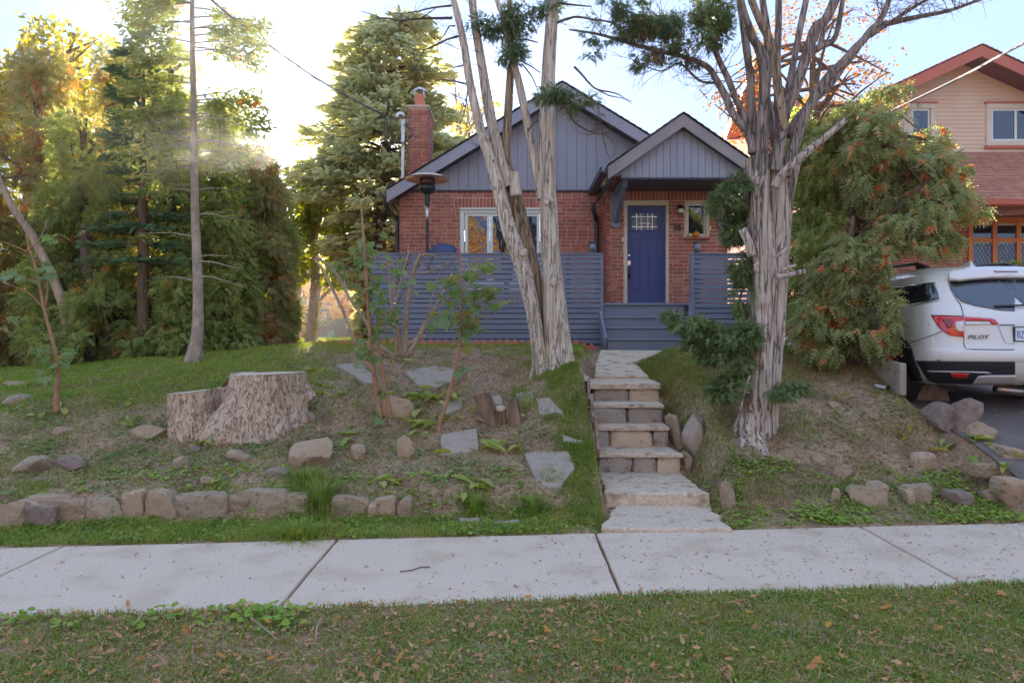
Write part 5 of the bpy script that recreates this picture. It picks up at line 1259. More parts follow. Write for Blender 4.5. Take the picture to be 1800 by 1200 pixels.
for k, (pts, wd) in enumerate([
   ([(795,32),(740,33),(700,36),(672,32),(640,38)], [5,4,3,2,1.2]), ([(672,34),(655,26),(635,20)], [2,1.5,.8]), ([(797,10),(760,14),(725,22),(690,24)], [4,3,2,1]), ([(740,33),(755,22),(770,12)], [3,2,1]),
   ([(806,64),(785,70),(765,80),(745,88),(722,84),(700,78)], [4,3.5,3,2,1.5,.8]), ([(800,46),(790,46),(782,60),(772,72)], [3,2.5,2,1]), ([(745,88),(735,110),(722,130)], [2,1.5,.8]),
   ([(820,148),(795,142),(775,140),(757,150)], [3.5,2.5,1.5,.8]), ([(817,115),(800,118),(788,125)], [3,2,1]), ([(822,160),(818,190),(812,210),(800,232)], [3,2.5,2,1]),
   ([(902,105),(918,108),(935,118),(950,128)], [4,3,2,1.2]), ([(905,70),(925,70),(945,75)], [4,3,2]), ([(870,40),(855,38),(845,38)], [3,2,1]), ([(928,230),(940,215),(947,212)], [4,3,2]),
   ([(917,112),(935,135),(945,160),(950,180)], [3,2,1.5,1]), ([(980,40),(1010,30),(1050,36),(1075,40),(1095,60)], [5,4,3.5,3,2]), ([(980,5),(1000,8),(1040,12)], [5,4,2]),
   ([(1010,118),(1020,128),(1030,140),(1045,155),(1060,160),(1085,165),(1110,182)], [5,4,4,3,3,2,1.2]), ([(1045,155),(1070,168),(1090,172),(1112,178)], [2.5,2,1.5,.8]),
   ([(995,190),(1010,215),(1030,228),(1050,235),(1080,232)], [4,3.5,3,2,1]), ([(1052,205),(1058,225),(1062,250),(1068,270),(1075,285)], [2.5,2,2,1.5,1]), ([(1062,236),(1075,245),(1080,260),(1076,278)], [1.8,1.5,1.2,.8])]):
    d = D + (.1 if k < 10 else -.1); stem(tw, pts, [d + .25 * math.sin(k + i * .9) * i / 3 for i in range(len(pts))], wd, n=6, rough=0, flute=0, seed=k, step=.08)
r0 = np.random.default_rng(4)
for k, q in enumerate([[(797,0),(813,67),(823,130)], [(831,172),(846,234),(860,276)], [(893,133),(896,40)], [(903,110),(887,40)], [(740,33),(700,36)], [(785,70),(745,88)], [(1030,228),(1062,236)], [(1010,30),(1075,40)], [(870,290),(850,133),(830,0)]]):
    branchlets(tw, [P(u, v, D) for u, v in q], 7, .38, .0045, 500 + k, sub=3, side=(-.5 if k in (0,1,8) else .2, 0, 0), step=.1)
tw.build('bare_twigs', m_twig, tt, kind='stuff')
def yewclump(lst, N, seed, size=.11, m=m_yew, name='foliage', parent=None, spread=1.0, thr=-.05, nf=5):
    bl = [(*P(u, v, d), rx*d/FPX, ry_, rz*d/FPX) for u, v, d, rx, ry_, rz in lst]
    mb = MB(); add_sc(mb, blobs(bl, N, TN, size, droop=.45, out=.8, thr=thr, nf=nf, seed=seed, shell=.5)); mb.build(name, m, parent)
    return bl
yewclump([(880,45,D,60,.35,26),(920,30,D,50,.35,22),(950,12,D,46,.3,16),(855,50,D,28,.2,10),(900,95,D-.1,36,.3,14),(905,80,D,18,.2,28),(980,160,D-.5,34,.25,12),(960,172,D-.5,26,.2,9),(1015,185,D-.5,28,.2,22),(1040,178,D-.5,22,.2,14),(1025,215,D-.5,14,.15,14),(1050,195,D-.5,16,.15,10),(990,168,D-.5,30,.2,8)], 3400, 41, .08, parent=tt, thr=.06)
mb = MB()
for k in range(70):
    u, v = r0.choice([880,920,950,1015,1040]) + r0.normal()*18, r0.choice([40,50,30,195,180]) + r0.normal()*14
    c = P(u, v, D - .4); mb.lathe([(.001,-.006),(.006,0),(.001,.006)], c, 5)
mb.build('red_berries', m_berry, tt, kind='stuff')

# === big yew right of the steps
yt = thing('old_yew', 'big many stemmed tree with furrowed grey bark, on the bank right of the steps', 'tree')
D = 7.55
T5 = [([(1318,790),(1326,740),(1334,690),(1340,600),(1345,500),(1340,420),(1335,350),(1338,300)], [42,38,40,38,42,42,36,30], 0, 31, .75),
      ([(1340,775),(1346,720),(1352,640),(1362,560),(1366,480),(1370,400),(1368,330),(1362,270)], [26,26,26,30,34,38,36,26], .06, 32, .5),
      ([(1308,752),(1316,700),(1322,620),(1326,540),(1326,460),(1324,390),(1322,330),(1318,280)], [22,22,24,26,28,26,26,24], .12, 33, .5),
      ([(1352,765),(1360,700),(1366,620),(1372,540),(1376,460),(1380,390),(1386,340),(1400,283)], [22,20,20,22,24,26,24,20], .16, 34, .5)]
for pts, wd, dz, sd_, fl in T5:
    mb = MB(); stem(mb, pts, [D + dz]*len(pts), [q * .9 for q in wd], n=64, rough=.03, flute=.19, seed=sd_, flare=fl * 1.25, step=.016, fs=.8); mb.build('trunk', m_bark_yew, yt, smooth=True)
LM = [([(1324,270),(1321,250),(1308,225),(1290,204),(1275,170),(1262,146),(1242,117),(1200,100),(1150,88),(1100,74),(1050,60),(1000,52)], [20,18,17,15,14,13,11,9,8,7,5,3], 0, m_bark_limb),
      ([(1330,260),(1312,217),(1294,175),(1279,137),(1266,110),(1256,83),(1252,42),(1240,-30)], [14,14,12,12,11,10,9,7], .1, m_bark_limb),
      ([(1328,300),(1325,233),(1320,180),(1319,137),(1312,83),(1306,40),(1300,0),(1290,-70)], [20,18,16,15,15,14,13,10], .2, m_bark_limb),
      ([(1338,310),(1340,240),(1343,180),(1344,125),(1334,85),(1325,70),(1310,30),(1302,0),(1290,-60)], [26,24,22,22,18,16,14,13,10], -.02, m_bark_limb),
      ([(1364,290),(1367,267),(1356,210),(1346,167),(1350,125),(1350,83),(1346,42),(1340,0),(1335,-60)], [22,20,18,17,16,16,15,13,9], .14, m_bark_limb),
      ([(1378,230),(1374,190),(1367,150),(1365,125),(1354,75),(1340,45),(1333,30),(1321,0),(1305,-50)], [13,15,16,16,16,15,14,14,10], -.22, m_bark_twin2),
      ([(1366,300),(1367,200),(1366,104),(1368,50),(1369,0),(1372,-60)], [16,15,14,14,13,9], .22, m_bark_limb),
      ([(1362,300),(1372,240),(1380,200),(1396,160),(1408,125),(1420,90),(1433,50),(1450,35),(1467,0),(1490,-60)], [20,20,20,20,20,20,20,19,18,14], -.05, m_bark_limb),
      ([(1370,290),(1383,175),(1396,104),(1408,42),(1417,0),(1425,-50)], [14,14,12,12,11,8], .25, m_bark_limb),
      ([(1380,310),(1400,240),(1415,200),(1433,167),(1456,135),(1483,108),(1500,88),(1517,71),(1540,45),(1554,21),(1570,-20)], [22,22,20,19,18,17,16,15,13,12,9], .02, m_bark_limb),
      ([(1385,240),(1408,200),(1458,150),(1480,120),(1500,96),(1533,50),(1567,40),(1617,29),(1667,19),(1717,2),(1760,-12)], [15,14,13,12,12,12,11,9,7,5,3], .15, m_bark_limb),
      ([(1530,64),(1562,42),(1600,17),(1629,0),(1660,-15)], [9,8,7,5,4], .1, m_bark_limb),
      ([(1520,70),(1540,55),(1575,32),(1600,10)], [8,7,5,3], .3, m_bark_limb),
      ([(1362,330),(1372,310),(1400,283),(1425,262),(1450,242),(1470,225),(1487,210)], [18,16,15,14,13,12,10], -.2, m_bark_yew),
      ([(1440,85),(1450,45),(1460,5),(1470,-30)], [12,10,8,6], .3, m_bark_limb),
      ([(1395,140),(1430,90),(1465,70),(1478,20),(1485,-30)], [10,12,11,10,8], .32, m_bark_limb),
      ([(1262,146),(1230,142),(1195,112),(1165,125),(1130,116)], [6,5,4,3,2], .05, m_bark_limb)]
for k, (pts, wd, dz, mm) in enumerate(LM):
    lean = [D + dz - .02 * i * (1 if k % 2 else -.6) for i in range(len(pts))]
    mb = MB(); stem(mb, pts, lean, [q * .86 for q in wd], n=28 if max(wd) > 9 else 10, rough=.04, flute=.13, seed=60 + k, step=.03, fs=1.0); mb.build('limb', mm, yt, smooth=True)
for k, (pts, wd) in enumerate([([(1365,486),(1385,483),(1415,477)], [11,9,8]), ([(1368,478),(1385,470),(1400,466)], [8,7,5]), ([(1322,450),(1315,425),(1305,402)], [15,14,13]), ([(1320,318),(1332,305),(1345,293)], [5,5,4]), ([(1300,725),(1308,690),(1318,660)], [4,4,3]), ([(1298,682),(1310,688),(1318,690)], [3,3,2]), ([(1332,480),(1328,466),(1334,460)], [8,7,6]), ([(1362,452),(1378,440),(1390,430)], [4,4,3])]):
    mb = MB(); stem(mb, pts, D - .2, wd, n=14, rough=.05, flute=.05, seed=90+k, step=.03); mb.build('dead_stub', m_bark_yew if k != 2 else m_bark_twin, yt, smooth=True)
tw = MB()
for k, q in enumerate([[(1567,40),(1617,29),(1667,19)], [(1667,19),(1717,2)], [(1600,17),(1629,0)], [(1150,88),(1100,74),(1050,60)], [(1262,146),(1200,100)], [(1279,137),(1256,83),(1252,42)], [(1195,112),(1130,116)], [(1540,45),(1570,-10)], [(1240,60),(1200,40),(1150,30)]]):
    branchlets(tw, [P(u, v, D) for u, v in q], 17, .38, .0042, 520 + k, sub=5, side=(0, 0, .2 if k in (0,1,2) else -.1), step=.1)
stem(tw, [(1140,70),(1160,75),(1200,78)], D, [2,2,1], n=4); stem(tw, [(1250,55),(1235,70),(1220,100),(1195,125)], D, [3,3,2,1], n=4)
tw.build('bare_twigs', m_twig, yt, kind='stuff')
yewclump([(1150,30,D,55,.4,26),(1200,40,D,50,.4,34),(1240,60,D,34,.4,34),(1215,95,D,34,.3,20),(1160,85,D,50,.3,16),(1120,50,D,40,.3,16),(1080,20,D,50,.3,14),(1250,20,D,36,.3,26),(1060,60,D,36,.25,10),(1040,90,D,26,.2,8),(1275,60,D,20,.3,30),(1135,115,D,30,.2,8)], 5600, 43, .075, parent=yt, thr=.08)
yewclump([(1290,335,D+.15,26,.3,26),(1275,360,D+.1,24,.3,18),(1300,380,D+.2,20,.3,20),(1290,410,D+.2,18,.25,22),(1268,340,D+.1,14,.2,10),(1300,460,D+.2,16,.25,40),(1305,520,D+.2,18,.25,40)], 3600, 44, .09, parent=yt)
yewclump([(1190,555,D+.4,26,.3,9),(1215,570,D+.3,36,.35,12),(1245,590,D+.2,40,.4,16),(1280,600,D+.1,36,.4,20),(1265,625,D+.1,40,.4,16),(1305,590,D,24,.35,26),(1235,605,D+.2,34,.3,10),(1300,640,D,20,.3,16)], 7000, 45, .09, parent=yt, thr=-.2)
yewclump([(1370,690,D-.1,34,.3,12),(1400,683,D-.1,22,.25,8),(1270,690,D-.05,26,.3,16),(1290,670,D,22,.3,14)], 1500, 46, .085, parent=yt, thr=-.1)
mb = MB()
for pts in ([(1318,600),(1285,600),(1250,592),(1200,562)], [(1320,620),(1290,625),(1250,625)], [(1345,700),(1370,692),(1400,685)], [(1320,360),(1300,350),(1275,345)], [(1322,480),(1308,500),(1300,530)]): stem(mb, pts, D + .15, [5,4,3,2][:len(pts)], n=6, rough=.1, step=.06)
mb.build('low_branch', m_bark_dark, yt)
mb = MB()
for k in range(90): c = P(r0.uniform(1120,1280), r0.uniform(20,110), D - .25); mb.lathe([(.001,-.006),(.006,0),(.001,.006)], c, 5)
mb.build('red_berries', m_berry, yt, kind='stuff')

# === autumn vine and leaves seen behind and above the yew: a small maple in the neighbour's front
def simpletree(name, label, base, top, r, bl, N, T, size, leaf, bark, seed, droop=.2, out=.5, thr=-.1, nf=1.6, nb=14, group=None, flt=None, cat='tree', shell=.3, crown='crown'):
    t = thing(name, label, cat, group); mb = MB(); b = Vector(base); q = Vector(top)
    mb.tube([b - Vector((0,0,.1)), b.lerp(q, .35) + Vector((.06,0,0)), b.lerp(q, .7) - Vector((.05,0,0)), q], [r*1.15, r*.85, r*.6, r*.2], 16, step=.12, rough=.05, flute=.06, seed=seed); mb.build('trunk', bark, t, smooth=True)
    mb = MB(); scaffold(mb, b.lerp(q, .2), q, bl, nb, r * .32, seed); mb.build('branches', bark, t, kind='stuff')
    mb = MB(); add_sc(mb, blobs(bl, N, T, size, droop, out, thr, nf, seed, flt, shell)); mb.build(crown, leaf, t)
    return t
def pb(lst): return [(*P(u, v, d), rx*d/FPX, ry_, rz*d/FPX) for u, v, d, rx, ry_, rz in lst]
simpletree('maple_tree', 'orange and yellow leaved maple showing behind the big tree\'s stems', P(1440,585,13.2), P(1430,40,13.2), .13,
    pb([(1300,170,13,44,.7,44),(1330,100,13,50,.9,60),(1400,60,13.3,60,1,60),(1480,70,13.3,50,1,60),(1440,150,13.3,60,1,40),(1530,140,13,50,.8,44),(1520,200,13,50,.8,40),(1270,190,13,34,.5,24),(1260,150,13,26,.5,24),(1290,240,13,26,.4,24),(1490,30,13,50,.9,40),(1420,240,13,50,.8,40),(1560,110,13,28,.5,20)]),
    3000, T_ml, .055, m_orange, m_bark_dark, 51, thr=.08, nf=2.8, nb=46)
# === arborvitae group to the right
def notcar(p): return ~((p[:,0] > 4.62) & (p[:,1] > 7.75) & (p[:,2] < 2.72)) & (p[:,1] > 7.9)
for k, (lab, bu, bd, tu, tv, lst, N, mm) in enumerate([
  ('leaning cedar with many orange fronds, right of the big tree and overhanging the car', 1455, 9.7, 1540, 180, [(1500,215,9.6,36,.5,40),(1560,175,9.6,34,.5,22),(1600,225,9.4,50,.7,36),(1640,250,9.4,40,.4,20),(1665,330,9.2,40,.4,22),(1690,290,9.2,24,.3,12),(1655,430,9.1,30,.3,26),(1500,260,9.6,80,1,60),(1640,300,9.3,44,.6,34),(1560,320,9.4,90,1,50),(1640,365,9.3,56,.7,24),(1705,375,9.2,32,.3,10),(1600,400,9.1,64,.7,50),(1570,470,8.9,60,.6,50),(1610,330,9.3,40,.5,40)], 8200, m_cedar_r),
  ('upright cedar directly behind the big tree\'s right side', 1420, 10.3, 1430, 170, [(1430,230,10.2,50,.8,60),(1440,330,10.2,60,.9,70),(1420,430,10.1,50,.9,70),(1430,520,10,60,.9,60),(1410,580,9.9,40,.7,45),(1400,360,10.2,30,.6,60)], 5200, m_cedar),
  ('low bushy cedar at the top of the bank beside the car', 1490, 9.3, 1500, 380, [(1490,480,9.3,60,.7,70),(1520,560,9.0,60,.6,60),(1450,570,9.3,60,.7,56),(1540,610,8.75,40,.3,34),(1480,610,9.1,60,.5,30),(1560,540,8.8,44,.35,54),(1580,590,8.7,22,.25,30)], 6500, m_cedar_r)]):
    bs = gp(px(bu, bd), bd)
    simpletree('cedar_tree', lab, bs, P(tu, tv, bd), .11, pb(lst), N, TF, .16, mm, m_bark_dark, 70 + k, droop=.9, out=.6, thr=.02, nf=3.0, nb=26, group=None, flt=notcar, shell=.34, crown='fronds')
tws = thing('dead_branch', 'long dead branch sticking up out of the cedar beside the car', 'branch')
MB().tube([P(1560,380,9.0), P(1600,345,8.9), P(1640,310,8.9)], .012, 5).build('stick', m_twig, tws)

# === left boundary: cedars
rows = [ # u base, v base hint, d, top u, top v, widthpx, material, label
 (-60,13.0,-60,230,100,m_cedar_rust,'cedar at the picture\'s left edge with rusty brown tips'),
 (60,13.6,75,110,75,m_cedar_rust,'tall rusty cedar, second from the left in the boundary row'),
 (150,12.6,150,200,80,m_cedar,'dense green cedar with pale leaning stem behind the left sapling'),
 (215,13.8,225,100,75,m_cedar_rust,'reddish topped cedar left of the slender bare trunk'),
 (300,13.0,300,95,70,m_cedar,'tall cedar directly behind the slender bare trunk'),
 (385,13.4,385,190,70,m_cedar,'cedar right of the slender bare trunk'),
 (448,14.2,446,265,52,m_cedar_rust,'shorter brownish cedar, last but one before the sunlit gap'),
 (482,15.2,478,330,34,m_cedar,'small cedar closing the row at the sunlit gap')]
for k, (bu, bd, tu, tv, wp, mm, lab) in enumerate(rows):
    g = gp(px(bu, bd), bd); vb = V0 + (CAM.z - g.z) / bd * FPX; lst = []
    H = vb - tv; nlev = 7
    for q in range(nlev):
        t = (q + .5) / nlev; v = vb - 12 - (H - 12) * t; wd = wp * (1.12 - .62 * t ** 1.5)
        for s in (-1, 1): lst.append((bu + (tu - bu) * t + s * wd * .42 + r0.normal()*6, v + r0.normal()*8, bd - .25 * s * (q % 2) , wd * .62, .85 * (1.1 - .5 * t), H / nlev * .75))
    simpletree('cedar_tree', lab, g, P(tu, tv + 10, bd), .10 + .02 * (k % 3), pb(lst + [(bu - wp*.5, vb - 25, bd - .5, wp*.5, .6, 36), (bu + wp*.4, vb - 30, bd - .6, wp*.5, .6, 40)]), 9800, TF, .18, mm, m_bark_dark, 120 + k, droop=.6, out=.7, thr=-.12 if k not in (4,5) else -.22, nf=1.5, nb=30, group='cedars along the left boundary', shell=.32, crown='fronds')
# leaning stems in the hedge
ls = thing('leaning_stem', 'bare leaning stem in front of the hedge at the far left', 'tree')
MB().tube([gp(px(118,12.2), 12.2), P(112,540,12.0), P(60,420,12.0), P(20,360,12.0), P(-30,250,12.0)], [.08,.075,.065,.055,.03], 12, step=.08, rough=.05).build('trunk', m_stem, ls, smooth=True)
mb = MB(); branchlets(mb, [P(60,420,12.0), P(20,360,12.0), P(-30,250,12.0)], 10, .9, .012, 5); mb.build('twigs', m_twig, ls, kind='stuff')
# fir inside the hedge
def whorled(name, label, base, topz, lean, r, levels, L0, L1, T, size, leaf, bark, seed, per=6, zlo=.1, droop=.25, dens=26, up=.0, group=None, gap=0, width=.3, prof=1.0, hang=.3, lowcut=0):
    r_ = np.random.default_rng(seed); t = thing(name, label, 'tree', group); b = Vector(base); mb = MB()
    top = Vector((b.x + lean, b.y, topz))
    mb.tube([b - Vector((0,0,.1)), b.lerp(top, .3), b.lerp(top, .6), top], [r*1.2, r*.9, r*.65, r*.12], 20, step=.1, rough=.04, flute=.04, seed=seed, flare=.25); mb.build('trunk', bark, t, smooth=True)
    br = MB(); P_, A_ = [], []
    for k in range(levels):
        tt_ = zlo + (1 - zlo) * (k + r_.uniform(0,.6)) / levels; p = b.lerp(top, min(.995, tt_)); L = L0 + (L1 - L0) * tt_ ** prof
        for q in range(per):
            if gap and r_.random() < gap: continue
            a = r_.uniform(0, 6.28); l = L * r_.uniform(.65, 1.15) * (1 - lowcut * (1 - min(1, max(0, (tt_ - .16) / .34)))); d = Vector((math.cos(a), math.sin(a), up)); path = [p]
            for s in range(1, 5): x = s / 4; path.append(p + Vector((d.x*l*x, d.y*l*x, up*l*x - droop*l*x*x + .12*l*max(0, x-.6))))
            br.tube(path, [.02*l+.006, .015*l+.004, .01*l+.003, .007*l+.002, .003], 4, step=.3)
            n = max(4, int(dens * l)); x = r_.uniform(.22, 1.02, n) ** .8; x4 = np.minimum(x * 4, 3.999); i_ = x4.astype(int); f = (x4 - i_)[:, None]; pa = np.array([v[:] for v in path]); c = pa[i_] * (1 - f) + pa[i_ + 1] * f
            side = np.cross(np.array(d[:]), [0, 0, 1]); off = r_.normal(size=(n, 1)) * width * (1.1 - x)[:, None] * l
            c = c + side * off + np.array([0, 0, -1]) * (r_.uniform(0, hang, n) * (.4 + .6 * (1 - x)))[:, None] * min(1, l)
            P_.append(c); A_.append(np.array(d[:])[None] * .9 + side * np.sign(off) * .6 + r_.normal(size=(n, 3)) * .3 + np.array([0, 0, -.35 * (hang > .1)]))
    br.build('branches', bark, t, kind='stuff')
    P_ = np.concatenate(P_); A_ = np.concatenate(A_); n = len(P_)
    mb = MB(); add_sc(mb, scatter(P_, A_, r_.normal(size=(n, 3)) * .35 + np.array([0, 0, 1.]), size * r_.uniform(.7, 1.25, n), T)); mb.build('needles', leaf, t)
    return t
whorled('fir_tree', 'blue green fir with layered boughs standing within the cedar row', gp(px(252,12.4), 12.4), 6.6, .0, .10, 13, 1.0, .45, TB, .17, m_fir, m_bark_dark, 5, per=6, zlo=.30, droop=.1, dens=34, hang=.05)
# slender bare-stemmed tree on the lawn
sp = thing('slender_spruce', 'slender tree with a tall bare grey trunk and thin upper branches on the lawn', 'tree')
D = 11.0; mb = MB(); bz = gp(px(338, D), D)
V, F = tube([bz - Vector((0,0,.05)), P(345,600,D), P(348,560,D), P(347,480,D), P(343,380,D), P(341,280,D), P(340,180,D), P(338,60,D), P(338,-60,D), P(338,-150,D)], [.10,.085,.078,.070,.060,.052,.045,.036,.028,.01], 40, step=.025, rough=.03, flute=.05, seed=3, flare=.45); mb.add(V, F); mb.build('trunk', m_bark_grey, sp, smooth=True)
br = MB(); PP_, AA_ = [], []
for k in range(84):
    v = r0.uniform(-100, 300) if k > 11 else r0.uniform(250, 500); s = r0.choice([-1, 1]); l = (95 + 45 * r0.random()) * (1 if v > 0 else .7) * (.75 if v > 250 else 1); dep = r0.uniform(-.9, .9)
    sl = r0.uniform(-.15, .30)
    pts = [P(339, v, D), P(339 + s*l*.35, v + sl*l*.3 - 4, D + dep*.35), P(339 + s*l*.7, v + sl*l*.7, D + dep*.7), P(339 + s*l, v + sl*l + 3, D + dep)]
    br.tube(pts, [.013,.010,.006,.002], 5, step=.12)
    n = 110 if v < 240 else 26
    if v < 420:
        x = r0.uniform(.25, 1.0, n) * 3; i_ = np.minimum(x.astype(int), 2); f = (x - i_)[:, None]; pa = np.array([q[:] for q in pts]); c = pa[i_]*(1-f) + pa[i_+1]*f
        PP_.append(c + r0.normal(size=(n,3)) * [.05,.10,.05] + [0,0,-.05]); AA_.append(np.array([s*.6, dep*.3, -.25]) + r0.normal(size=(n,3))*.5)
br.build('branches', m_bark_grey, sp, kind='stuff')
PP_ = np.concatenate(PP_); AA_ = np.concatenate(AA_)
mb = MB(); add_sc(mb, scatter(PP_, AA_, r0.normal(size=PP_.shape)*.4 + [0,0,1], (.085 * r0.uniform(.7,1.3,len(PP_))), TB)); mb.build('needles', m_cedar, sp)
# === blue spruce behind the house's left corner
whorled('blue_spruce', 'large pale blue spruce rising behind the bungalow\'s left corner', gp(px(650,21.5), 21.5), pz(25,21.5), .8, .25, 34, 3.7, 1.0, TB, .27, m_spruce, m_bark_dark, 9, per=12, zlo=.03, droop=.30, dens=30, hang=.5, width=.22, up=.15, prof=1.5, lowcut=.84)
# === leafy yellow trees beyond the hedge, and far ones in the gap
simpletree('yellow_tree', 'tall yellow green tree rising above the cedars at left', gp(-15.5, 21), P(130,60,20), .22, pb([(130,90,20,60,1.6,50),(70,160,20,90,2,60),(180,150,20,70,2,70),(20,230,20,80,2,60),(110,250,20,110,2,80),(200,260,20,70,2,80)]), 9500, T_leaf, .17, m_yellow, m_bark_dark, 201, nb=40, thr=.0, nf=1.1)
simpletree('yellow_green_tree', 'broad yellow green tree filling the gaps low behind the cedars', gp(-15, 24), P(60,300,23), .2, pb([(-20,330,23,110,2,90),(80,380,23,120,2,110),(-10,480,23,110,2,90),(160,460,23,100,2,100),(280,480,23,100,2,110),(380,430,23,80,2,110),(430,530,23,60,2,60),(480,560,23,40,2,40)]), 13000, T_leaf, .2, m_ygreen, m_bark_dark, 202, nb=30, thr=-.05, nf=.9)
simpletree('yellow_green_tree', 'thick trunked yellow green tree standing in the sunlit gap', gp(px(546,22), 22), P(560,330,22), .17, pb([(560,420,22,50,1.2,50),(590,470,22,40,1.2,36),(530,380,22,34,1.2,50),(575,360,22,40,1.2,46),(610,420,22,40,1,50),(520,470,22,26,1,30)]), 6000, T_leaf, .16, m_ygreen, m_bark_grey, 203, nb=16, thr=-.05)
for k, (u, d, r_, lab, cr) in enumerate([(597,44,3.6,'golden maple with forked stems far across the road, in the gap',(597,520)), (560,48,4,'golden tree behind the utility pole across the road',(550,500)), (640,46,3.8,'golden tree across the road, partly behind the spruce',(640,525)), (500,42,3.8,'amber tree across the road left of the pole',(500,540)), (700,45,4,'golden tree across the road hidden behind the bungalow corner',(720,470))]):
    cu_, cv_ = cr; c = P(cu_, cv_, d); simpletree('golden_tree', lab, (px(u,d), d, 1.5), c + Vector((0,0,r_*.6)), .22, [(c.x, d, c.z, r_, r_, r_*.62), (c.x + r_*.6, d, c.z - .6, r_*.6, r_*.6, r_*.4), (c.x - r_*.6, d, c.z + .3, r_*.6, r_*.6, r_*.45)], 3500, T_leaf, .42, m_gold, m_bark_dark, 210 + k, nb=12, thr=-.3, nf=.6)
simpletree('bare_birch', 'nearly bare tree with a few yellow leaves behind the chimney', gp(-1.2, 26), P(800,150,26), .14, pb([(800,260,26,60,1.5,60),(830,200,26,50,1.5,40),(780,300,26,40,1,30)]), 700, T_leaf, .2, m_yellow, m_bark_grey, 220, nb=60, thr=.1)
# trees across the street behind the viewer: they show in the windows
for k, (x, y, h, lf) in enumerate([(-3, -20, 12.5, m_gold), (-9, -22, 12.5, m_gold), (4, -24, 13, m_orange), (15, -19, 12.5, m_orange), (-18, -22, 12.5, m_ygreen), (10,-22, 12, m_orange)]):
    simpletree('street_tree', ['golden tree across the street reflected in the bungalow\'s windows','second golden tree across the street, left of the first','orange tree across the street reflected in the door glass','orange tree across the street reflected in the car\'s rear glass','green tree across the street reflected at the left','golden tree across the street nearest the car\'s reflection'][k], (x, y, 0), (x, y, h*.8), .22, [(x, y, h*.5, h*.35, h*.35, h*.33), (x + 1.5, y, h*.45, h*.25, h*.25, h*.2), (x - 1.5, y, h*.5, h*.25, h*.25, h*.2)], 4200, T_leaf, .30, lf, m_bark_dark, 230 + k, nb=26, thr=-.1, nf=.8)
# === small plants
# maple saplings with separate leaves
mlm = MB(); mlm.add(*T_ml); ML = [mlm.mesh('leaf')]; 
for s_ in (1,2):
    V = np.array(T_ml[0]); V[:,2] += .18 * s_ * (V[:,1] ** 2) * (1 if s_ == 1 else -1) - .15 * V[:,0] * (s_ - 1); mm_ = MB().add(V, T_ml[1]).mesh('leaf'); ML.append(mm_)
for q in ML: q.materials.append(m_mapler)
def leafobj(p, size, parent, rr, me=None, aim=None):
    o = bpy.data.objects.new('leaf', me or rr.choice(ML)); COL.objects.link(o); o.parent = parent
    a = aim if aim is not None else rr.uniform(0, 6.28)
    o.matrix_local = Matrix.Translation(p) @ Matrix.Rotation(a, 4, 'Z') @ Matrix.Rotation(rr.uniform(.1, 1.0), 4, 'Y') @ Matrix.Rotation(rr.uniform(-.6,.6), 4, 'X') @ Matrix.Diagonal((size, size, size, 1)); return o
def sapling(label, d, stems, clusters, seed, size=.13, mt=m_sapling):
    t = thing('maple_sapling', label, 'sapling'); rr = random.Random(seed); mb = MB()
    for pts, wd in stems: stem(mb, pts, d, wd, n=10, rough=.04, flute=.03, seed=seed, step=.05)
    mb.build('stem', mt, t, smooth=True)
    tw = MB()
    for u, v, ru, rv, n in clusters:
        for k in range(int(n * 1.35)):
            p = P(u + rr.gauss(0, ru*.6), v + rr.gauss(0, rv*.6), d + rr.uniform(-.25, .25)); a = rr.uniform(0, 6.28); leafobj(p, size * rr.uniform(.6, 1.25), t, rr, aim=a)
            q = p - Vector((math.cos(a), math.sin(a), .4)) * rr.uniform(.06, .14); tw.tube([p, q], .0025, 3)
    tw.build('leaf_stalks', m_sapling, t, kind='stuff'); return t
sapling('two stemmed young maple with green leaves, left of the shrub stubs', 8.2, [([(676,768),(668,730),(662,690),(655,640),(650,580),(645,500),(640,430),(634,350)], [11,9,8,8,7,6,5,3]), ([(690,766),(684,720),(676,680),(670,630),(662,580)], [8,7,6,5,3]), ([(672,690),(690,640),(700,600)], [5,4,2]), ([(648,540),(630,500),(615,470)], [3,2,1]), ([(655,640),(640,600),(630,580)], [3,2,1])],
   [(640,460,30,26,26),(650,520,30,30,34),(665,575,24,24,24),(700,470,24,14,8),(640,620,20,12,10),(600,475,20,14,7),(690,560,16,26,12),(715,500,14,10,5),(650,430,16,24,10),(675,690,8,16,4),(665,735,6,14,3)], 1, .12)
sapling('young maple with a leaning stem and large green leaves before the fence', 7.9, [([(769,768),(776,735),(790,690),(803,640),(809,590),(811,540),(812,490),(808,430)], [8,7,6,6,5,4,3,2]), ([(810,520),(830,490),(850,470)], [3,2,1]), ([(808,570),(790,520),(783,480)], [2.5,2,1])],
   [(785,500,18,24,12),(840,520,30,20,22),(820,560,30,24,22),(860,510,16,10,7),(780,555,24,12,10),(830,480,20,10,7),(810,600,14,10,5),(850,470,20,10,6),(810,648,8,8,3)], 2, .15)
sapling('thin young maple on the lawn at the left with yellowing top leaves', 8.0, [([(99,725),(100,690),(102,650),(95,610),(78,545),(65,480),(50,430),(46,410)], [10,8,7,6,5,4,3,2]), ([(78,543),(50,515),(5,495)], [3,2.5,2]), ([(80,540),(84,500),(82,470)], [3,2,1]), ([(46,442),(70,420),(83,388)], [3,2,1]), ([(46,442),(25,432),(5,425)], [2,1.5,1])],
   [(95,415,14,6,5),(60,480,30,14,9),(100,630,26,12,16),(70,610,16,8,6),(120,620,12,12,6),(15,480,16,10,4),(90,655,20,8,6),(30,560,26,10,5),(75,470,14,8,4)], 3, .13)
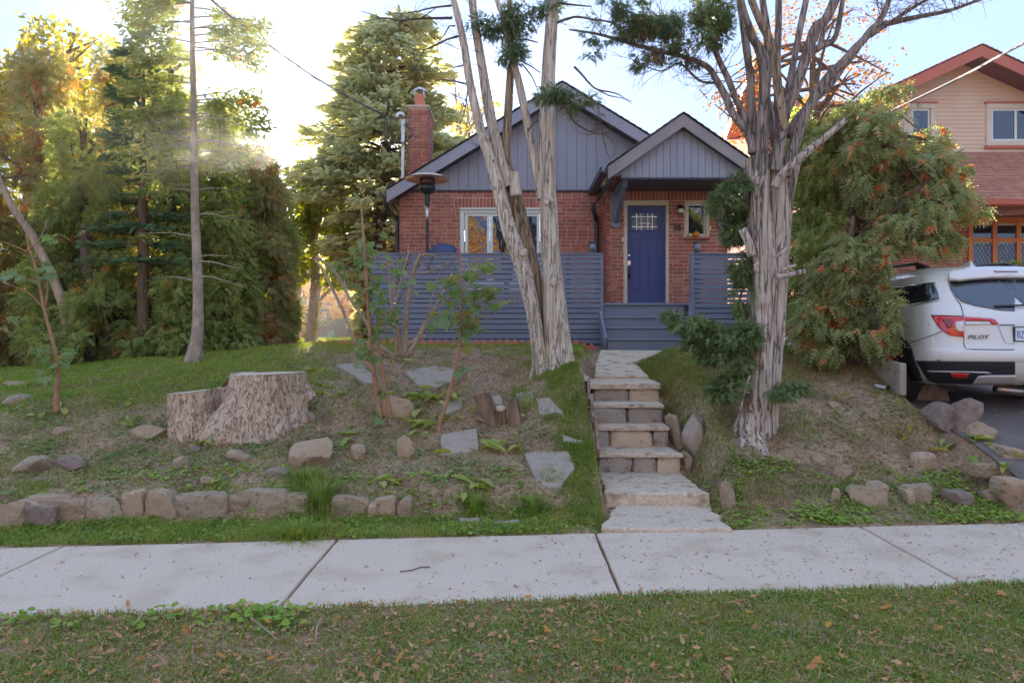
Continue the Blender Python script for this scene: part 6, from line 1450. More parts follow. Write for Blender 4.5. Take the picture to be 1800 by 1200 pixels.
# cut-back shrub
cs = thing('cut_back_shrub', 'cut back shrub with many bare grey stems before the fence', 'shrub'); D = 9.9
mb = MB()
for pts, wd in [([(700,628),(692,560),(685,500),(682,455)], [9,7,6,5]), ([(706,628),(712,560),(722,500),(740,450),(762,455-5),(763,448)], [10,9,8,7,6,5]), ([(712,628),(716,540),(726,480),(740,445)], [10,9,8,8]), ([(715,628),(738,590),(755,560),(770,530),(795,480)], [12,10,8,6,4]), ([(722,625),(745,570),(790,520),(830,460)], [9,7,4,2]), ([(696,628),(660,600),(640,560),(612,520),(590,480),(556,450)], [8,9,8,7,7,6]),
   ([(690,628),(640,600),(625,600),(612,570),(600,540),(570,480),(553,455)], [6,6,7,7,6,6,5]), ([(612,520),(604,490),(600,470)], [4,3,2]), ([(705,628),(700,580),(697,540),(705,490),(720,440)], [7,6,5,4,4]), ([(700,625),(725,600),(748,590)], [9,9,8]), ([(752,560),(760,520),(775,470)], [4,3,2]), ([(720,480),(745,480),(770,470),(790,460),(805,440)], [4,4,3,2,1.5]), ([(700,600),(690,530),(700,480),(697,455)], [5,4,4,3])]:
    stem(mb, pts, [D + .12 * math.sin(len(mb.V) * 2.1) * i / 2 for i in range(len(pts))], [q * .74 for q in wd], n=12, rough=.06, flute=.08, seed=len(mb.V), step=.05)
mb.build('stems', m_stem, cs, smooth=True)
tw = MB(); branchlets(tw, [P(690,600,D), P(700,500,D), P(720,460,D), P(760,480,D), P(800,470,D)], 30, .6, .005, 8, up=.8); tw.build('twigs', m_twig, cs, kind='stuff')

# === big cut stump
def stump():
    t = thing('tree_stump', 'wide two tiered cut stump with ridged bark', 'stump')
    D = 7.85; mb = MB()
    def fat(pts, rads, n=40, flare=0, seed=0):
        V, F = tube(pts, rads, n, step=.05, seed=seed, flare=flare, rough=0, flute=.05)
        m__ = len(V) - 2 if not isinstance(F, np.ndarray) else len(V) - 2
        mb.add(V, [tuple(f) for f in (F.tolist() if isinstance(F, np.ndarray) else F)] + ([tuple(range(n-1, -1, -1)), tuple(range(m__ - n, m__))] if isinstance(F, np.ndarray) else []))
    fat([P(448,800,D+.10), P(452,740,D+.10), P(462,690,D+.1), P(466,660,D+.1), P(466,640,D+.1)], [.50,.40,.35,.345,.34])
    fat([P(500,760,D+.2), P(505,710,D+.2), P(512,670,D+.2), P(516,640,D+.2)], [.28,.22,.15,.12])
    fat([P(340,790,D-.05), P(338,740,D-.05), P(334,700,D-.05), P(332,660,D-.05)], [.26,.24,.22,.21])
    fat([P(446,672,D-.0), P(425,725,D-.06), P(395,770,D-.1), P(372,812,D-.12)], [.16,.22,.25,.27])
    fat([P(395,800,D-.1), P(400,760,D-.05), P(410,735,D)], [.26,.22,.14])
    fat([P(420,800,D-.18), P(432,755,D-.14), P(445,715,D-.1), P(450,690,D)], [.17,.16,.14,.1])
    fat([P(485,775,D-.08), P(488,735,D-.04), P(486,690,D)], [.15,.12,.1])
    fat([P(545,705,D+.3), P(525,680,D+.28), P(510,662,D+.25)], [.10,.10,.10])
    fat([P(405,735,D+.42), P(408,700,D+.42), P(412,668,D+.42), P(415,640,D+.42)], [.22,.2,.2,.2])
    o = mb.build('stump_wood', None, t); 
    md = o.modifiers.new('remesh', 'REMESH'); md.mode = 'VOXEL'; md.voxel_size = .014
    sm = o.modifiers.new('smooth', 'SMOOTH'); sm.iterations = 5; sm.factor = .6
    dg = bpy.context.evaluated_depsgraph_get(); me = bpy.data.meshes.new_from_object(o.evaluated_get(dg)); o.modifiers.clear(); o.data = me
    n = len(me.vertices); co = np.empty(n*3, np.float32); me.vertices.foreach_get('co', co); co = co.reshape(-1,3).astype(float)
    no = np.empty(n*3, np.float32); me.vertices.foreach_get('normal', no); no = no.reshape(-1,3)
    # ridged, plated bark
    q = co * np.array([1,1,.45]); w_ = q + .05 * np.stack([noise(q*7, 1), noise(q*7, 2), noise(q*7, 3)], -1)
    g = 1 - 2 * np.abs(fbm(w_ * 15, 5, 2)); g2 = 1 - 2*np.abs(noise(w_ * np.array([32,32,24]), 9))
    side = np.clip(1 - np.abs(no[:,2]) * 1.1, 0, 1)
    co = co + no * ((.020 * g + .008 * g2 - .006) * (.25 + .75*side))[:, None] + no * (.03 * fbm(co * 3.1, 4, 2))[:, None]
    # saw cuts
    zt = pz(656, D + .1) + .03 * (co[:,0] - px(460, D)) ; lowx = px(382, D); zl = pz(688, D - .05) + (co[:,0] - px(340,D)) * .10
    zcut = np.where(co[:,0] < lowx, zl, zt); bx_ = (co[:,0] > px(375,D)) & (co[:,0] < px(408,D)) & (co[:,1] < D + .32)
    zhole = zl - .02 + (co[:,0] - px(375,D)) * 1.1 + .05 * noise(co * 9, 7); zcut = np.where(bx_, np.minimum(zt, zhole), zcut)
    flat = (co[:,2] > zcut); rough_ = .008 * noise(co * 30, 3) * bx_
    co[:,2] = np.where(flat, zcut + rough_, co[:,2])
    me.vertices.foreach_set('co', co.ravel().astype(np.float32)); me.update()
    me.materials.clear(); [me.materials.append(m) for m in (m_bark_stump, m_cutwood, m_rotwood)]
    npoly = len(me.polygons); fl = flat.astype(int); fb = bx_
    vi = np.empty(len(me.loops), np.int32); me.loops.foreach_get('vertex_index', vi)
    ls_ = np.empty(npoly, np.int32); me.polygons.foreach_get('loop_start', ls_)
    mi = np.where(flat[vi[ls_]] & flat[vi[ls_ + 1]] & flat[vi[ls_ + 2]], np.where(fb[vi[ls_]], 2, 1), 0).astype(np.int32)
    me.polygons.foreach_set('material_index', mi); me.polygons.foreach_set('use_smooth', np.ones(npoly, bool)); me.update()
    return t
stump()
# broken rotten stump cluster
bs = thing('broken_stump', 'clump of broken dark shrub stubs, some sawn, left of the steps', 'stump'); D = 8.15
for k, (pts, wd, mm) in enumerate([([(868,755),(858,728),(845,692)], [24,22,20], m_rotwood), ([(868,748),(866,720),(858,690)], [12,12,8], m_rotwood), ([(905,770),(905,735),(900,700)], [24,22,16], m_rotwood), ([(918,765),(914,740),(910,705)], [12,10,8], m_rotwood), ([(880,760),(880,735),(880,717)], [18,17,16], m_rotwood), ([(912,775),(914,755),(915,731)], [16,15,14], m_rotwood), ([(930,778),(931,755),(931,732)], [13,12,11], m_rotwood), ([(862,746),(850,740),(838,735)], [12,11,9], m_rotwood), ([(890,756),(875,754),(862,750)], [12,12,9], m_rotwood), ([(888,765),(872,765),(852,768)], [6,5,4], m_sapling), ([(935,752),(945,750),(958,746)], [6,5,4], m_stem), ([(895,778),(893,760),(890,745)], [18,16,12], m_rotwood)]):
    mb = MB(); stem(mb, pts, D + .06 * math.sin(k*2.3), wd, n=22, rough=.16, flute=.3, seed=k*3, step=.02); mb.build('stub', mm, bs, smooth=False)
for u, v, w_ in ((880,717,8.5), (915,731,7.5)):
    o = MB().lathe([(w_*D/FPX, -.012), (w_*D/FPX*.97, .006)], n=18).build('cut_face', mat('grey_cut_face', [(.30,.26,.2), (.42,.38,.3)], 30, 4, .9), bs); o.data.transform(Matrix.Translation(P(u, v, D - .02)) @ Matrix.Rotation(R(28), 4, 'X'))

# === gap background
far = lambda u, d: px(u, d)
up_ = thing('utility_pole', 'pale wooden utility pole with a small sign, in the sunlit gap', 'utility pole'); x = px(525, 25)
MB().tube([(x, 25, 1.4), (x, 25, pz(440,25)), (x, 25, pz(300,25))], [.10,.09,.08], 12).build('pole', m_bark_grey, up_, smooth=True); MB().box(x + .08, x + .32, 24.9, 24.93, pz(536,25), pz(523,25)).build('sign_plate', m_steel, up_)
fh = thing('distant_house', 'small brick house with a grey roof far across the road', 'house')
hx0, hx1, yy = px(575,50), px(612,50), 50
MB().box(hx0, hx1, yy, yy + 4, 1.4, pz(572,50)).build('wall', m_brickm, fh); MB().prism([(hx0 - .3, pz(572,50)), (hx1 + .3, pz(572,50)), ((hx0+hx1)/2, pz(560,50))], yy - .2, yy + 4).build('roof', m_shingle, fh)
for a in (.25, .65): MB().box(hx0 + (hx1-hx0)*a, hx0 + (hx1-hx0)*(a+.15), yy - .05, yy - .01, 2.2, 3.0).build('window', m_glass, fh)
gh = thing('distant_garage', 'pale sunlit garage with a white roof across the road', 'garage')
MB().box(px(608,47), px(645,47), 47, 51, 1.4, pz(582,47)).build('wall', m_siding, gh); MB().prism([(px(606,47), pz(582,47)), (px(648,47), pz(582,47)), (px(625,47), pz(566,47))], 46.7, 51).build('roof', m_white, gh); MB().box(px(614,47), px(632,47), 46.95, 46.99, 1.5, pz(587,47)).build('garage_door', m_white, gh)
for k, (u, mm, lab) in enumerate([(553, m_tarp, 'dark blue wheeled bin at the lawn\'s far edge'), (562, m_black, 'black wheeled bin next to the blue one'), (571, m_plastic, 'dark bin beside the green box'), (580, m_fir, 'green box at the end of the bin row')]):
    b_ = thing('wheeled_bin', lab, 'bin'); x = px(u, 32); MB().prism([(x - .11, 1.5), (x + .11, 1.5), (x + .13, 1.9), (x - .13, 1.9)], 32, 32.3).build('bin_body', mm if mm is not m_fir else mat('green_plastic', (.03,.12,.08), rough=.5), b_); MB().box(x - .14, x + .14, 31.97, 32.33, 1.9, 1.94).build('lid', m_plastic, b_)
hb = simpletree('clipped_hedge', 'low clipped dark hedge across the road', (px(590,40), 40, 1.5), (px(590,40), 40, 2.2), .05, [(px(580,40), 40, 1.9, 1.2, .6, .6), (px(605,40), 40, 1.9, 1.4, .6, .6), (px(560,40), 40, 2.4, .7, .6, 1.2)], 2500, T_leaf, .16, m_yew, m_bark_dark, 260, nb=2, thr=-1, cat='hedge')
fc = thing('distant_car', 'dark car parked across the road in the gap', 'car'); x = px(612, 39)
MB().prism([(x-1.6,1.7),(x+1.6,1.7),(x+1.65,2.1),(x+.9,2.2),(x+.5,2.6),(x-.7,2.6),(x-1.1,2.2),(x-1.6,2.1)], 39, 40.6).build('body', m_black, fc); 
for s in (-1, 1): o = MB().lathe([(.3,0),(.32,.1),(.3,.2)], n=16).build('wheel', m_rubber, fc); o.data.transform(Matrix.Translation((x + s, 39, 1.82)) @ Matrix.Rotation(R(90), 4, 'X'))
# cables
c1 = thing('power_cable', 'twisted dark power cable crossing the sky at upper left down to the mast', 'cable')
for k in (0, 1): MB().tube([P(365,-5,9.5), P(430,48,11), P(500,100,12.5), P(560,140,14), P(640,185,15), P(690,208,15.4)], .014, 5, step=.15).build('wire', m_black, c1) if k == 0 else MB().tube([P(366,-3,9.5), P(432,52,11), P(500,96,12.5), P(562,144,14), P(640,188,15), P(690,208,15.4)], .008, 5, step=.15).build('wire', m_steel, c1)
c2 = thing('service_cable', 'pale service cable slanting down in front of the beige gable', 'cable')
m_cab = mat('pale_cable', (.55,.57,.62), rough=.4)
MB().tube([P(1830,58,9.5), P(1760,97,10.5), P(1700,130,11.5), P(1640,160,12.3), P(1560,198,13.5), P(1480,235,15)], .018, 6, step=.2).build('wire', m_cab, c2); MB().tube([P(1830,63,9.5), P(1760,99,10.5), P(1700,132,11.5), P(1640,162,12.3), P(1560,200,13.5), P(1480,237,15)], .006, 4, step=.2).build('wire', m_black, c2)
# ------------------------------------------------------------------ grass, weeds, litter
def blades(x, y, h, w_, seed, lean=.6, m=None, three=True):
    r_ = np.random.default_rng(seed); n = len(x); z = gz(x, y); a = r_.uniform(0, 6.283, n); l = r_.uniform(.1, 1, n) * lean
    h = h * r_.uniform(.5, 1.3, n); w_ = w_ * r_.uniform(.7, 1.3, n); b = np.stack([x, y, z - .005], -1); d = np.stack([np.cos(a), np.sin(a), 0*a], -1); s = np.stack([-np.sin(a), np.cos(a), 0*a], -1) * w_[:, None] / 2
    up = np.array([0, 0, 1.])
    m1 = b + up * (h * .6)[:, None] + d * (h * l * .3)[:, None]; tp = b + up * (h * (1 - .35 * l))[:, None] + d * (h * l)[:, None]
    V = np.stack([b - s, b + s, m1 + s * .8, m1 - s * .8, tp], 1).reshape(-1, 3); o = (np.arange(n) * 5)[:, None]
    return V, [o + np.array([[0, 1, 2, 3]]), o + np.array([[3, 2, 4]])]
def field(name, label, m, n, box, dens, h, w_, seed, lean=.6, kind='stuff', nf=2.0):
    r_ = np.random.default_rng(seed); x = r_.uniform(box[0], box[1], n * 3); y = r_.uniform(box[2], box[3], n * 3)
    q = np.stack([x, y, 0*x], -1); k = dens(x, y) + .55 * fbm(q * nf, seed, 3); keep = r_.uniform(0, 1, n*3) < k; x, y = x[keep][:n], y[keep][:n]
    mb = MB(); add_sc(mb, blades(x, y, h, w_, seed + 1, lean)); return mb.build(name, m, label=label, kind=kind)
def inr(x, lo, hi, s=.1): return smooth((x - lo) / s) * smooth((hi - x) / s)
swf = lambda x, y: (y > yf(x) - .01 + .05*noise(np.stack([x*5, y*0, x*0], -1), 77)); swn = lambda x, y: (y < yn(x) + .03 + .04*noise(np.stack([x*5, y*0, x*0], -1), 78))
walk = lambda x, y: (~onflag(x, y, .93)) * 1.0 * (1 - inr(x, .82, 1.92, .04) * (y > 5.7) * (y < 10.0) - inr(x, 1.2, 1.95, .04) * (y >= 10.0) * (y < 12.7))
drive = lambda x: (x < 4.6)
# picture coordinates of a ground point help to say where grass grows
def uv(x, y): z = gz(x, y, False); return U0 + x / y * FPX, V0 + (CAM.z - z) / y * FPX
field('roadside_grass', None, m_grass, 74000, (-4.6, 5.4, 3.0, 4.9), lambda x, y: swn(x, y) * (.45 + .35 * smooth((x + 1.5) / 3)), .045, .0068, 1, 1.1, nf=3)
field('roadside_grass', None, m_grassd, 18000, (-4.6, 5.4, 3.0, 4.9), lambda x, y: swn(x, y) * .35, .04, .0065, 2, 1.6, nf=3)
field('verge_grass', None, m_grassl, 30000, (-5.5, 1.0, 5.3, 6.5), lambda x, y: swf(x, y) * walk(x, y) * inr(y - yf(x), -.05, .52, .08) * (.55 - .35 * smooth((x - .2) / .4)), .06, .0055, 3, 1.2, nf=3.5)
field('verge_grass', None, m_grass, 8000, (1.8, 5.0, 5.9, 6.9), lambda x, y: swf(x, y) * walk(x, y) * inr(y - yf(x), -.05, .5, .1) * .16, .055, .005, 4, 1.2, nf=3.5)
def lawnd(x, y):
    u, v = uv(x, y); a = smooth((610 + .0 * u - u) / 120) * smooth((735 - v + (300 - u) * .06) / 60) ; b = smooth((y - 10.6) / .8) * (x < 1.3) * .5
    return np.maximum(a, b) * .95 * walk(x, y) * (y > 6.4)
field('lawn_grass', None, m_grassl, 120000, (-12, 1.3, 8.0, 15.5), lawnd, .075, .008, 5, .9, nf=1.2)
field('lawn_grass', None, m_grassl, 50000, (-16, -2.6, 14, 34), lambda x, y: .9 + 0*x, .10, .018, 6, .8)
field('slope_grass', None, m_grassd, 26000, (-6, 1.0, 6.4, 12), lambda x, y: .12 * (y > 6.4) * walk(x, y), .06, .007, 7, 1.6, nf=2.5)
field('slope_grass', None, m_grass, 26000, (-6.5, .8, 6.3, 9.5), lambda x, y: .06 * walk(x, y) + walk(x, y) * .06 + .35 * smooth((-3.2 - x) / 1.5), .055, .0055, 8, 1.2, nf=2.5)
field('stepside_grass', None, m_grass, 42000, (.0, .98, 6.1, 11.8), lambda x, y: walk(x, y) * inr(x, .25 + .45 * smooth((y-7)/1) * smooth((9.2-y)/.5) * 0, 1.3, .35) * (.62 - .3 * smooth((y - 7.4) / .5) * smooth((9 - y) / .5)), .065, .005, 9, 1.0, nf=2.5)
field('bank_grass', None, m_grass, 60000, (1.85, 4.6, 6.6, 12.4), lambda x, y: walk(x, y) * drive(x) * (.03 + .50 * smooth((2.6 - x) / .5) * smooth((y - 6.8) / .6) + .45 * smooth((y - 9.6) / .8)), .06, .0055, 10, 1.1, nf=2.2)
field('bank_grass', None, m_grassd, 44000, (1.9, 4.62, 6.4, 11.5), lambda x, y: walk(x, y) * drive(x) * (.05 + .6 * smooth((y - 8.2) / 1.0)), .06, .007, 11, 1.6, nf=2.2)
# tussocks
def tussock(u, v, n, h, spread, m, label, seed):
    g = G(u, v); r_ = np.random.default_rng(seed); a = r_.uniform(0, 6.28, n); rr = np.abs(r_.normal(0, spread, n)); x, y = g.x + rr*np.cos(a), g.y + rr*np.sin(a)*.7
    mb = MB(); add_sc(mb, blades(x, y, h, .006, seed, 1.3)); return mb.build('grass_tuft', m, label=label, cat='grass tuft')
tussock(560,885, 700, .17, .13, m_grass, 'arching dark green grass tussock spilling over the stone border', 31)
tussock(540,850, 500, .16, .12, m_grass, 'smaller grass tussock just above the arching one', 32)
tussock(835,898, 500, .13, .09, m_grass, 'grass tuft below the yellow hosta leaves', 33)
tussock(935,895, 500, .10, .10, m_grass, 'grass tuft below the five sided flagstone', 34)
tussock(520,945, 700, .14, .16, m_grassl, 'long grass tuft hanging over the sidewalk edge', 35)
# round-leaved weeds
TD = ([(0,0,0),(.35,-.42,.10),(.8,-.40,.06),(1.05,0,-.05),(.8,.40,.06),(.35,.42,.10)], [(0,1,2,3),(0,3,4,5)])
def weeds(name, m, n, box, dens, size, seed, per=9, spread=.07, h=.035, nf=2.5):
    r_ = np.random.default_rng(seed); x = r_.uniform(box[0], box[1], n * 4); y = r_.uniform(box[2], box[3], n * 4); q = np.stack([x, y, 0*x], -1)
    keep = r_.uniform(0, 1, n*4) < dens(x, y) + .9 * fbm(q * nf, seed, 2) - .1; x, y = x[keep][:n], y[keep][:n]; ok = dens(x, y) > 0; x, y = x[ok], y[ok]
    x = np.repeat(x, per); y = np.repeat(y, per); x = x + r_.normal(0, spread, len(x)); y = y + r_.normal(0, spread, len(x)); ok = dens(x, y) > 0; x, y = x[ok], y[ok]; k = len(x)
    P_ = np.stack([x, y, gz(x, y) + h * r_.uniform(.15, 1, k)], -1); a = r_.uniform(0, 6.28, k); A_ = np.stack([np.cos(a), np.sin(a), r_.uniform(-.2,.4,k)], -1)
    mb = MB(); add_sc(mb, scatter(P_, A_, np.stack([r_.normal(0,.35,k), r_.normal(-.25,.35,k), np.ones(k)], -1), size * r_.uniform(.5, 1.35, k), TD)); return mb.build(name, m, kind='stuff')
wk = lambda x, y: walk(x, y) * swf(x, y)
weeds('ground_cover', m_weed, 300, (1.95, 5.2, 6.1, 7.2), lambda x, y: wk(x, y) * drive(x) * (.42 + .3 * smooth((x - 3.5))), .034, 41, 10, .06)
weeds('ground_cover', m_weedd, 330, (1.95, 4.5, 6.2, 9.2), lambda x, y: wk(x, y) * .30, .028, 42, 8, .06)
weeds('ground_cover', m_weedd, 700, (-5.2, .72, 5.5, 8), lambda x, y: wk(x, y) * .30, .030, 43, 8, .07)
weeds('ground_cover', m_weed, 300, (-4.5, .74, 5.8, 6.9), lambda x, y: wk(x, y) * .28, .034, 44, 8, .06)
weeds('ground_cover', m_weedd, 560, (-6.5, -.8, 6.6, 11), lambda x, y: wk(x, y) * .34, .035, 45, 8, .09)
weeds('ground_cover', m_weedd, 160, (-4, 4, 3.2, 4.9), lambda x, y: swn(x, y) * .30, .022, 46, 12, .08, .03)
weeds('ground_cover', m_weed, 60, (-4.2, -1.2, 3.95, 4.4), lambda x, y: swn(x, y) * .6, .038, 47, 8, .05, .05)
weeds('ground_cover', m_weed, 70, (.5, .98, 6.6, 11.8), lambda x, y: walk(x, y) * .5, .03, 48, 8, .05)
# leaf litter and crumbs of straw
def litter(name, m, n, box, dens, size, seed, T=T_leaf, lift=.02, flat=.35):
    r_ = np.random.default_rng(seed); x = r_.uniform(box[0], box[1], n*3); y = r_.uniform(box[2], box[3], n*3); q = np.stack([x, y, 0*x], -1); keep = r_.uniform(0, 1, n*3) < dens(x, y) + .4*fbm(q*2, seed, 2); x, y = x[keep][:n], y[keep][:n]; ok = dens(x, y) > 0; x, y = x[ok], y[ok]; k = len(x)
    P_ = np.stack([x, y, gz(x, y) + lift * r_.uniform(.2, 1.0, k)], -1); on = (y >= yn(x) + .01) & (y <= yf(x)); P_[on, 2] = .006; P_[:, 2] = np.where((x > 4.75) & (y > 6), np.interp(y, DP[:,0], DP[:,1]) + .018, P_[:, 2])
    a = r_.uniform(0, 6.28, k); mb = MB(); add_sc(mb, scatter(P_, np.stack([np.cos(a), np.sin(a), r_.normal(0, flat*.5, k)], -1), np.stack([r_.normal(0, flat, k), r_.normal(0, flat, k), np.ones(k)], -1), size * r_.uniform(.5, 1.4, k), T)); return mb.build(name, m, kind='stuff')
T_straw = ([(0,-.02,0),(0,.02,0),(.5,.025,.05),(1,.0,0),(.5,-.02,.05)], [(0,1,2,4),(4,2,3)])
T_curl = ([(0,0,0),(.3,-.22,.12),(.7,-.18,.05),(1,0,.14),(.7,.2,.16),(.3,.24,.02),(.5,0,-.02)], [(0,1,6),(1,2,6),(2,3,6),(3,4,6),(4,5,6),(5,0,6)])
ones = lambda x, y: 1 + 0*x
litter('leaf_litter', m_litter, 420, (-3.8, 3.9, 3.2, 4.7), lambda x, y: swn(x, y) * (.7 - .3*smooth(x)), .048, 61, T_curl, .04, .7)
litter('leaf_litter', m_litter, 1500, (-3.8, 3.9, 3.2, 4.7), lambda x, y: swn(x, y) * (.7 - .4*smooth(x)), .03, 73, T_curl, .04, .8)
litter('leaf_litter', m_litter, 3800, (-3.8, 3.9, 3.2, 4.7), lambda x, y: swn(x, y) * (.7 - .4 * smooth(x + 1)), .020, 62, T_curl, .035, .6)
litter('straw_litter', m_litter, 2600, (-3.8, 3.9, 3.2, 4.7), lambda x, y: swn(x, y) * .8, .075, 63, T_straw, .045, .3)
litter('straw_litter', m_litter, 6500, (-6, 4.6, 6.0, 12), lambda x, y: walk(x, y) * swf(x, y) * .7, .07, 64, T_straw, .03, .3)
litter('leaf_litter', m_litter, 8000, (-6, 4.6, 6.1, 12), lambda x, y: walk(x, y) * .7 * swf(x, y), .026, 65, T_curl, .02, .6)
litter('wood_chips', mat('pale_chips', [(.45,.38,.28), (.55,.48,.38)], 5, 2, .9), 6000, (-4.5, 1, 6.3, 10.5), lambda x, y: walk(x, y) * .7, .010, 66, T_leaf, .006, .6)
litter('fallen_leaves', m_mapleo, 60, (-4, 4, 3.2, 4.7), lambda x, y: swn(x, y) * .7, .06, 67, T_ml, .05, .4)
litter('fallen_leaves', m_gold, 70, (4.9, 8, 6.5, 9.5), lambda x, y: ones(x, y), .06, 68, T_leaf, .01, .1)
litter('sidewalk_debris', m_twig, 900, (-4, 5, 4.0, 6.5), lambda x, y: (y > yn(x)) * (y < yf(x)) * (.25 + .35 * smooth(x)), .016, 69, T_leaf, .004, .1)
litter('sidewalk_debris', m_twig, 260, (-3, 4.6, 4.1, 6.4), lambda x, y: (y > yn(x)) * (y < yf(x)) * (.1 + .6 * smooth((x+.5)/2)), .07, 74, T_straw, .004, .05)
litter('sidewalk_debris', m_litter, 60, (-4, 4.6, 4.1, 6.4), lambda x, y: (y > yn(x)) * (y < yf(x)) * .5, .035, 75, T_curl, .006, .2)
litter('fallen_berries', m_red, 70, (-.5, 4.5, 4.4, 6.5), lambda x, y: (y > yn(x)) * (y < yf(x)) * .7, .016, 70, TD, .004, .3)
litter('soil_crumbs', m_soil, 22000, (-5, 4.6, 6.2, 11), lambda x, y: walk(x, y) * .8, .028, 71, T_curl, .01, .6)
# a few twigs and large leaves lying about
def stick(pts, w_, label, m=m_stem, z=.01):
    o = MB().tube([G(*p) + Vector((0,0,z)) if p[1] > 1060 or p[1] < 900 else Vector((px(p[0], 2062.5/(p[1]-590)), 2062.5/(p[1]-590), z)) for p in pts], w_, 6, step=.03).build('twig', m, label=label, cat='twig')
stick([(703,1006),(725,1003),(740,998),(756,998)], .004, 'bent dark twig lying on the sidewalk', m_twig, .008)
stick([(440,1100),(470,1125),(487,1140)], .004, 'pale straight twig in the left roadside grass', m_stem, .05); stick([(555,1140),(558,1115),(565,1103)], .005, 'short pale stick near the roadside grass centre', m_stem, .05)
stick([(240,1110),(250,1095),(248,1088)], .006, 'tan stick end by the sidewalk at the left', m_stem, .05); stick([(1280,1075),(1300,1070),(1313,1068)], .005, 'brown stick in the roadside grass near the middle', m_sapling, .05)
stick([(787,768),(810,762),(845,768),(862,771)], .008, 'reddish root curving from the leaning sapling', m_sapling, .02); stick([(833,748),(842,765),(852,778)], .004, 'thin pale stick leaning beside the broken stump', m_stem, .03)
drain = MB().lathe([(.045,0),(.045,.15),(.038,.15),(.038,.0)], n=18).build('drain_pipe', m_steel, label='small round drain pipe end poking from the bank by the kerb wall', cat='pipe'); g = G(1541, 682); drain.data.transform(Matrix.Translation(g + Vector((0,0,.02))) @ Matrix.Rotation(R(100), 4, 'X') @ Matrix.Rotation(R(25), 4, 'Y'))
# hosta and lily clumps, each leaf its own part
def hleaf():
    out = []
    for q in range(3):
        V = []; F = []
        for j in range(7):
            s = j / 6; w_ = .30 * math.sin(math.pi * min(1, s * .96 + .04)) ** .8; b = .25 * s * s * (1 + q * .8)
            V += [(s, -w_, .10 - b), (s, 0, -b), (s, w_, .10 - b + .03*q)]
            if j: F += [(3*j-3, 3*j-2, 3*j+1, 3*j), (3*j-2, 3*j-1, 3*j+2, 3*j+1)]
        me = MB().add(V, F).mesh('leaf', True); me.materials.append(m_hosta); out.append(me)
    return out
HL = hleaf()
def clump(u, v, n, size, label, seed, spread=.12, cat='plant', name='hosta', flat=.7):
    g = G(u, v); t = thing(name, label, cat); rr = random.Random(seed)
    for k in range(n):
        a = rr.uniform(0, 6.28); x, y = g.x + rr.gauss(0, spread), g.y + rr.gauss(0, spread * .8); p = gp(x, y, rr.uniform(.01, .05)); s = size * rr.uniform(.6, 1.2)
        o = bpy.data.objects.new('leaf', rr.choice(HL)); COL.objects.link(o); o.parent = t
        o.matrix_local = Matrix.Translation(p) @ Matrix.Rotation(a, 4, 'Z') @ Matrix.Rotation(-rr.uniform(0, .9) * (1 - flat) * 2 + .1, 4, 'Y') @ Matrix.Rotation(rr.uniform(-.5,.5), 4, 'X') @ Matrix.Diagonal((s, s * rr.uniform(.5, .9), s, 1))
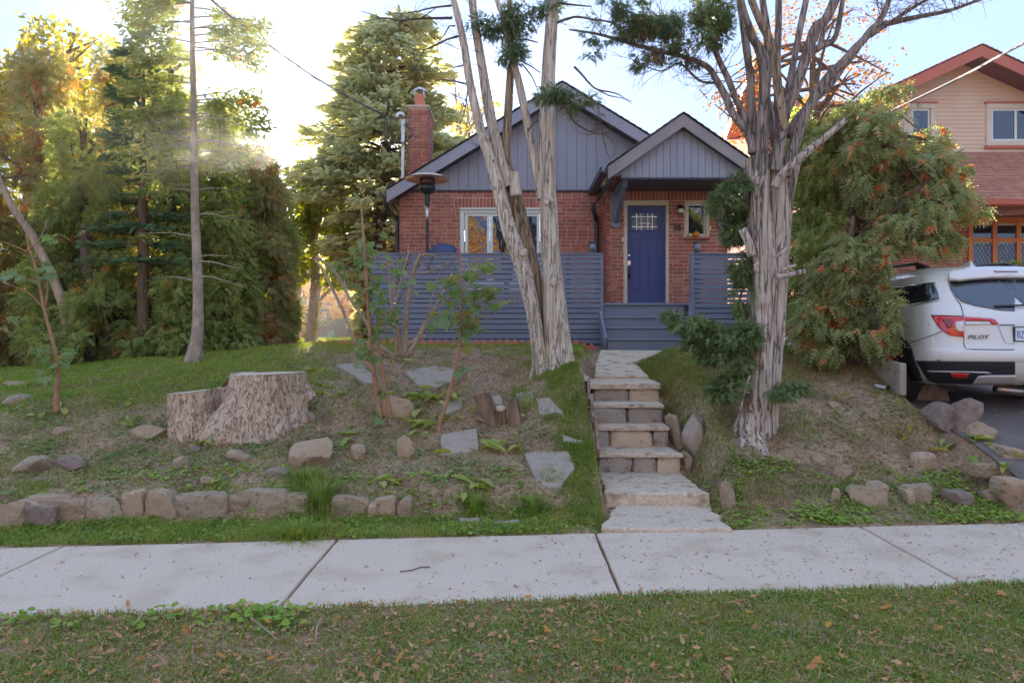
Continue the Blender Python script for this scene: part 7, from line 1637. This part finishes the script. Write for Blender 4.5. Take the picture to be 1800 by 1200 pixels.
for k, a in enumerate([(555,690,10,.20,'flattened pale green hosta at the right of the big stump'), (725,700,12,.24,'flattened hosta in front of the wide flagstone'), (770,700,8,.20,'wilted hosta leaves between wide flagstone and broken stump'), (745,755,12,.20,'upright wilting hosta between the two maple saplings'), (575,655,8,.18,'fallen hosta leaves by the pointed flagstone'),
    (800,858,10,.20,'yellow hosta leaves in bare soil above the border'), (685,845,8,.18,'spread hosta leaves above the round border stones'), (880,800,5,.24,'two tall green hosta leaves below the broken stump'), (820,795,4,.20,'pale hosta leaves on the mossy flagstone'), (375,762 + 20,5,.16,'small green leaves at the stump\'s front foot'), (375,735 - 20,6,.14,'weeds growing in the stump\'s hollow notch'),
    (620,762,4,.18,'single light green fallen leaves in bare soil'), (845,735,6,.12,'leafy weed at the left of the broken stump'), (95,700 + 25,8,.16,'leaves round the foot of the left sapling'), (700,615 + 20,8,.16,'green shoots at the foot of the cut back shrub'), (225,715,6,.14,'broad leaved weed in the lawn left of the stump'), (520,700 + 20,5,.14,'leaves under the stump\'s right root'),
    (1705,775,9,.20,'yellow leaved lily clump below the slanted slab rock'), (1655,785,8,.15,'dark green leafy weed in the bank left of the lily'), (1765,815,8,.17,'yellowing leaves by the long kerb rock'), (1645,738,7,.16,'bright fern like weed beside the purple rock'), (1600,772,6,.12,'small green weed in dry soil of the right bank'), (1475,705,6,.10,'light green weed near the bank\'s top'),
    (1215,880,7,.10,'green weed at the right end of the lowest step'), (1195,828,8,.09,'weed tuft at the right of the third step'), (1135,700,7,.09,'weed growing from the top step\'s riser'), (1118,828,5,.07,'weed at the foot of the third riser'), (1205,745,6,.08,'weed beside the narrow slab on edge'), (330,860,6,.10,'straw coloured leaves in the left bank'), (230,690 + 60,8,.12,'weed patch left of the stump\'s base')]):
    u, v, n, s, lab = a; clump(u, v, n, s, lab, 400 + k, spread=.05 + s * .35 * (u < 1000 or s > .11), flat=.3 if ('upright' in lab or 'tall' in lab or 'weed' in lab) else .75)

# ------------------------------------------------------------------ letters and digits become ordinary meshes
bpy.context.view_layer.update(); dg = bpy.context.evaluated_depsgraph_get()
for o in [q for q in SC.objects if q.type == 'FONT']:
    me = bpy.data.meshes.new_from_object(o.evaluated_get(dg)); m_ = o.data.materials[0]; n = link(o.name.split('.')[0], me, None, o.parent); n.matrix_local = o.matrix_local.copy(); me.materials.clear(); me.materials.append(m_); bpy.data.objects.remove(o)
# ------------------------------------------------------------------ put every thing's empty at its base
bpy.context.view_layer.update()
for o in list(SC.objects):
    if o.type == 'EMPTY' and o.location.length == 0 and o.children:
        mn = Vector((1e9,)*3); mx = Vector((-1e9,)*3)
        def walkc(q):
            for c_ in q.children:
                if c_.type in ('MESH', 'FONT'):
                    for b in c_.bound_box: w_ = c_.matrix_world @ Vector(b); [mn.__setitem__(i, min(mn[i], w_[i])) or mx.__setitem__(i, max(mx[i], w_[i])) for i in range(3)]
                walkc(c_)
        if o.parent: continue
        walkc(o)
        if mn.x > 1e8: continue
        b = Vector(((mn.x+mx.x)/2, (mn.y+mx.y)/2, mn.z)); o.location = b
        for c_ in o.children: c_.location = c_.location - b
# ------------------------------------------------------------------ thin scattering air, added to imitate lens glare round the low sun
hz = MB().box(-65, 65, -32, 56, -1.2, 12.6).build('glare_volume', None, kind='stuff')
hm = bpy.data.materials.new('glare_air'); hm.use_nodes = True; hn_ = hm.node_tree.nodes; hn_.remove(hn_['Principled BSDF'])
pv = hn_.new('ShaderNodeVolumePrincipled'); pv.inputs['Color'].default_value = (.95, .95, .95, 1); pv.inputs['Density'].default_value = .0010; pv.inputs['Anisotropy'].default_value = .85
hm.node_tree.links.new(pv.outputs[0], hn_['Material Output'].inputs['Volume']); hz.data.materials.append(hm)
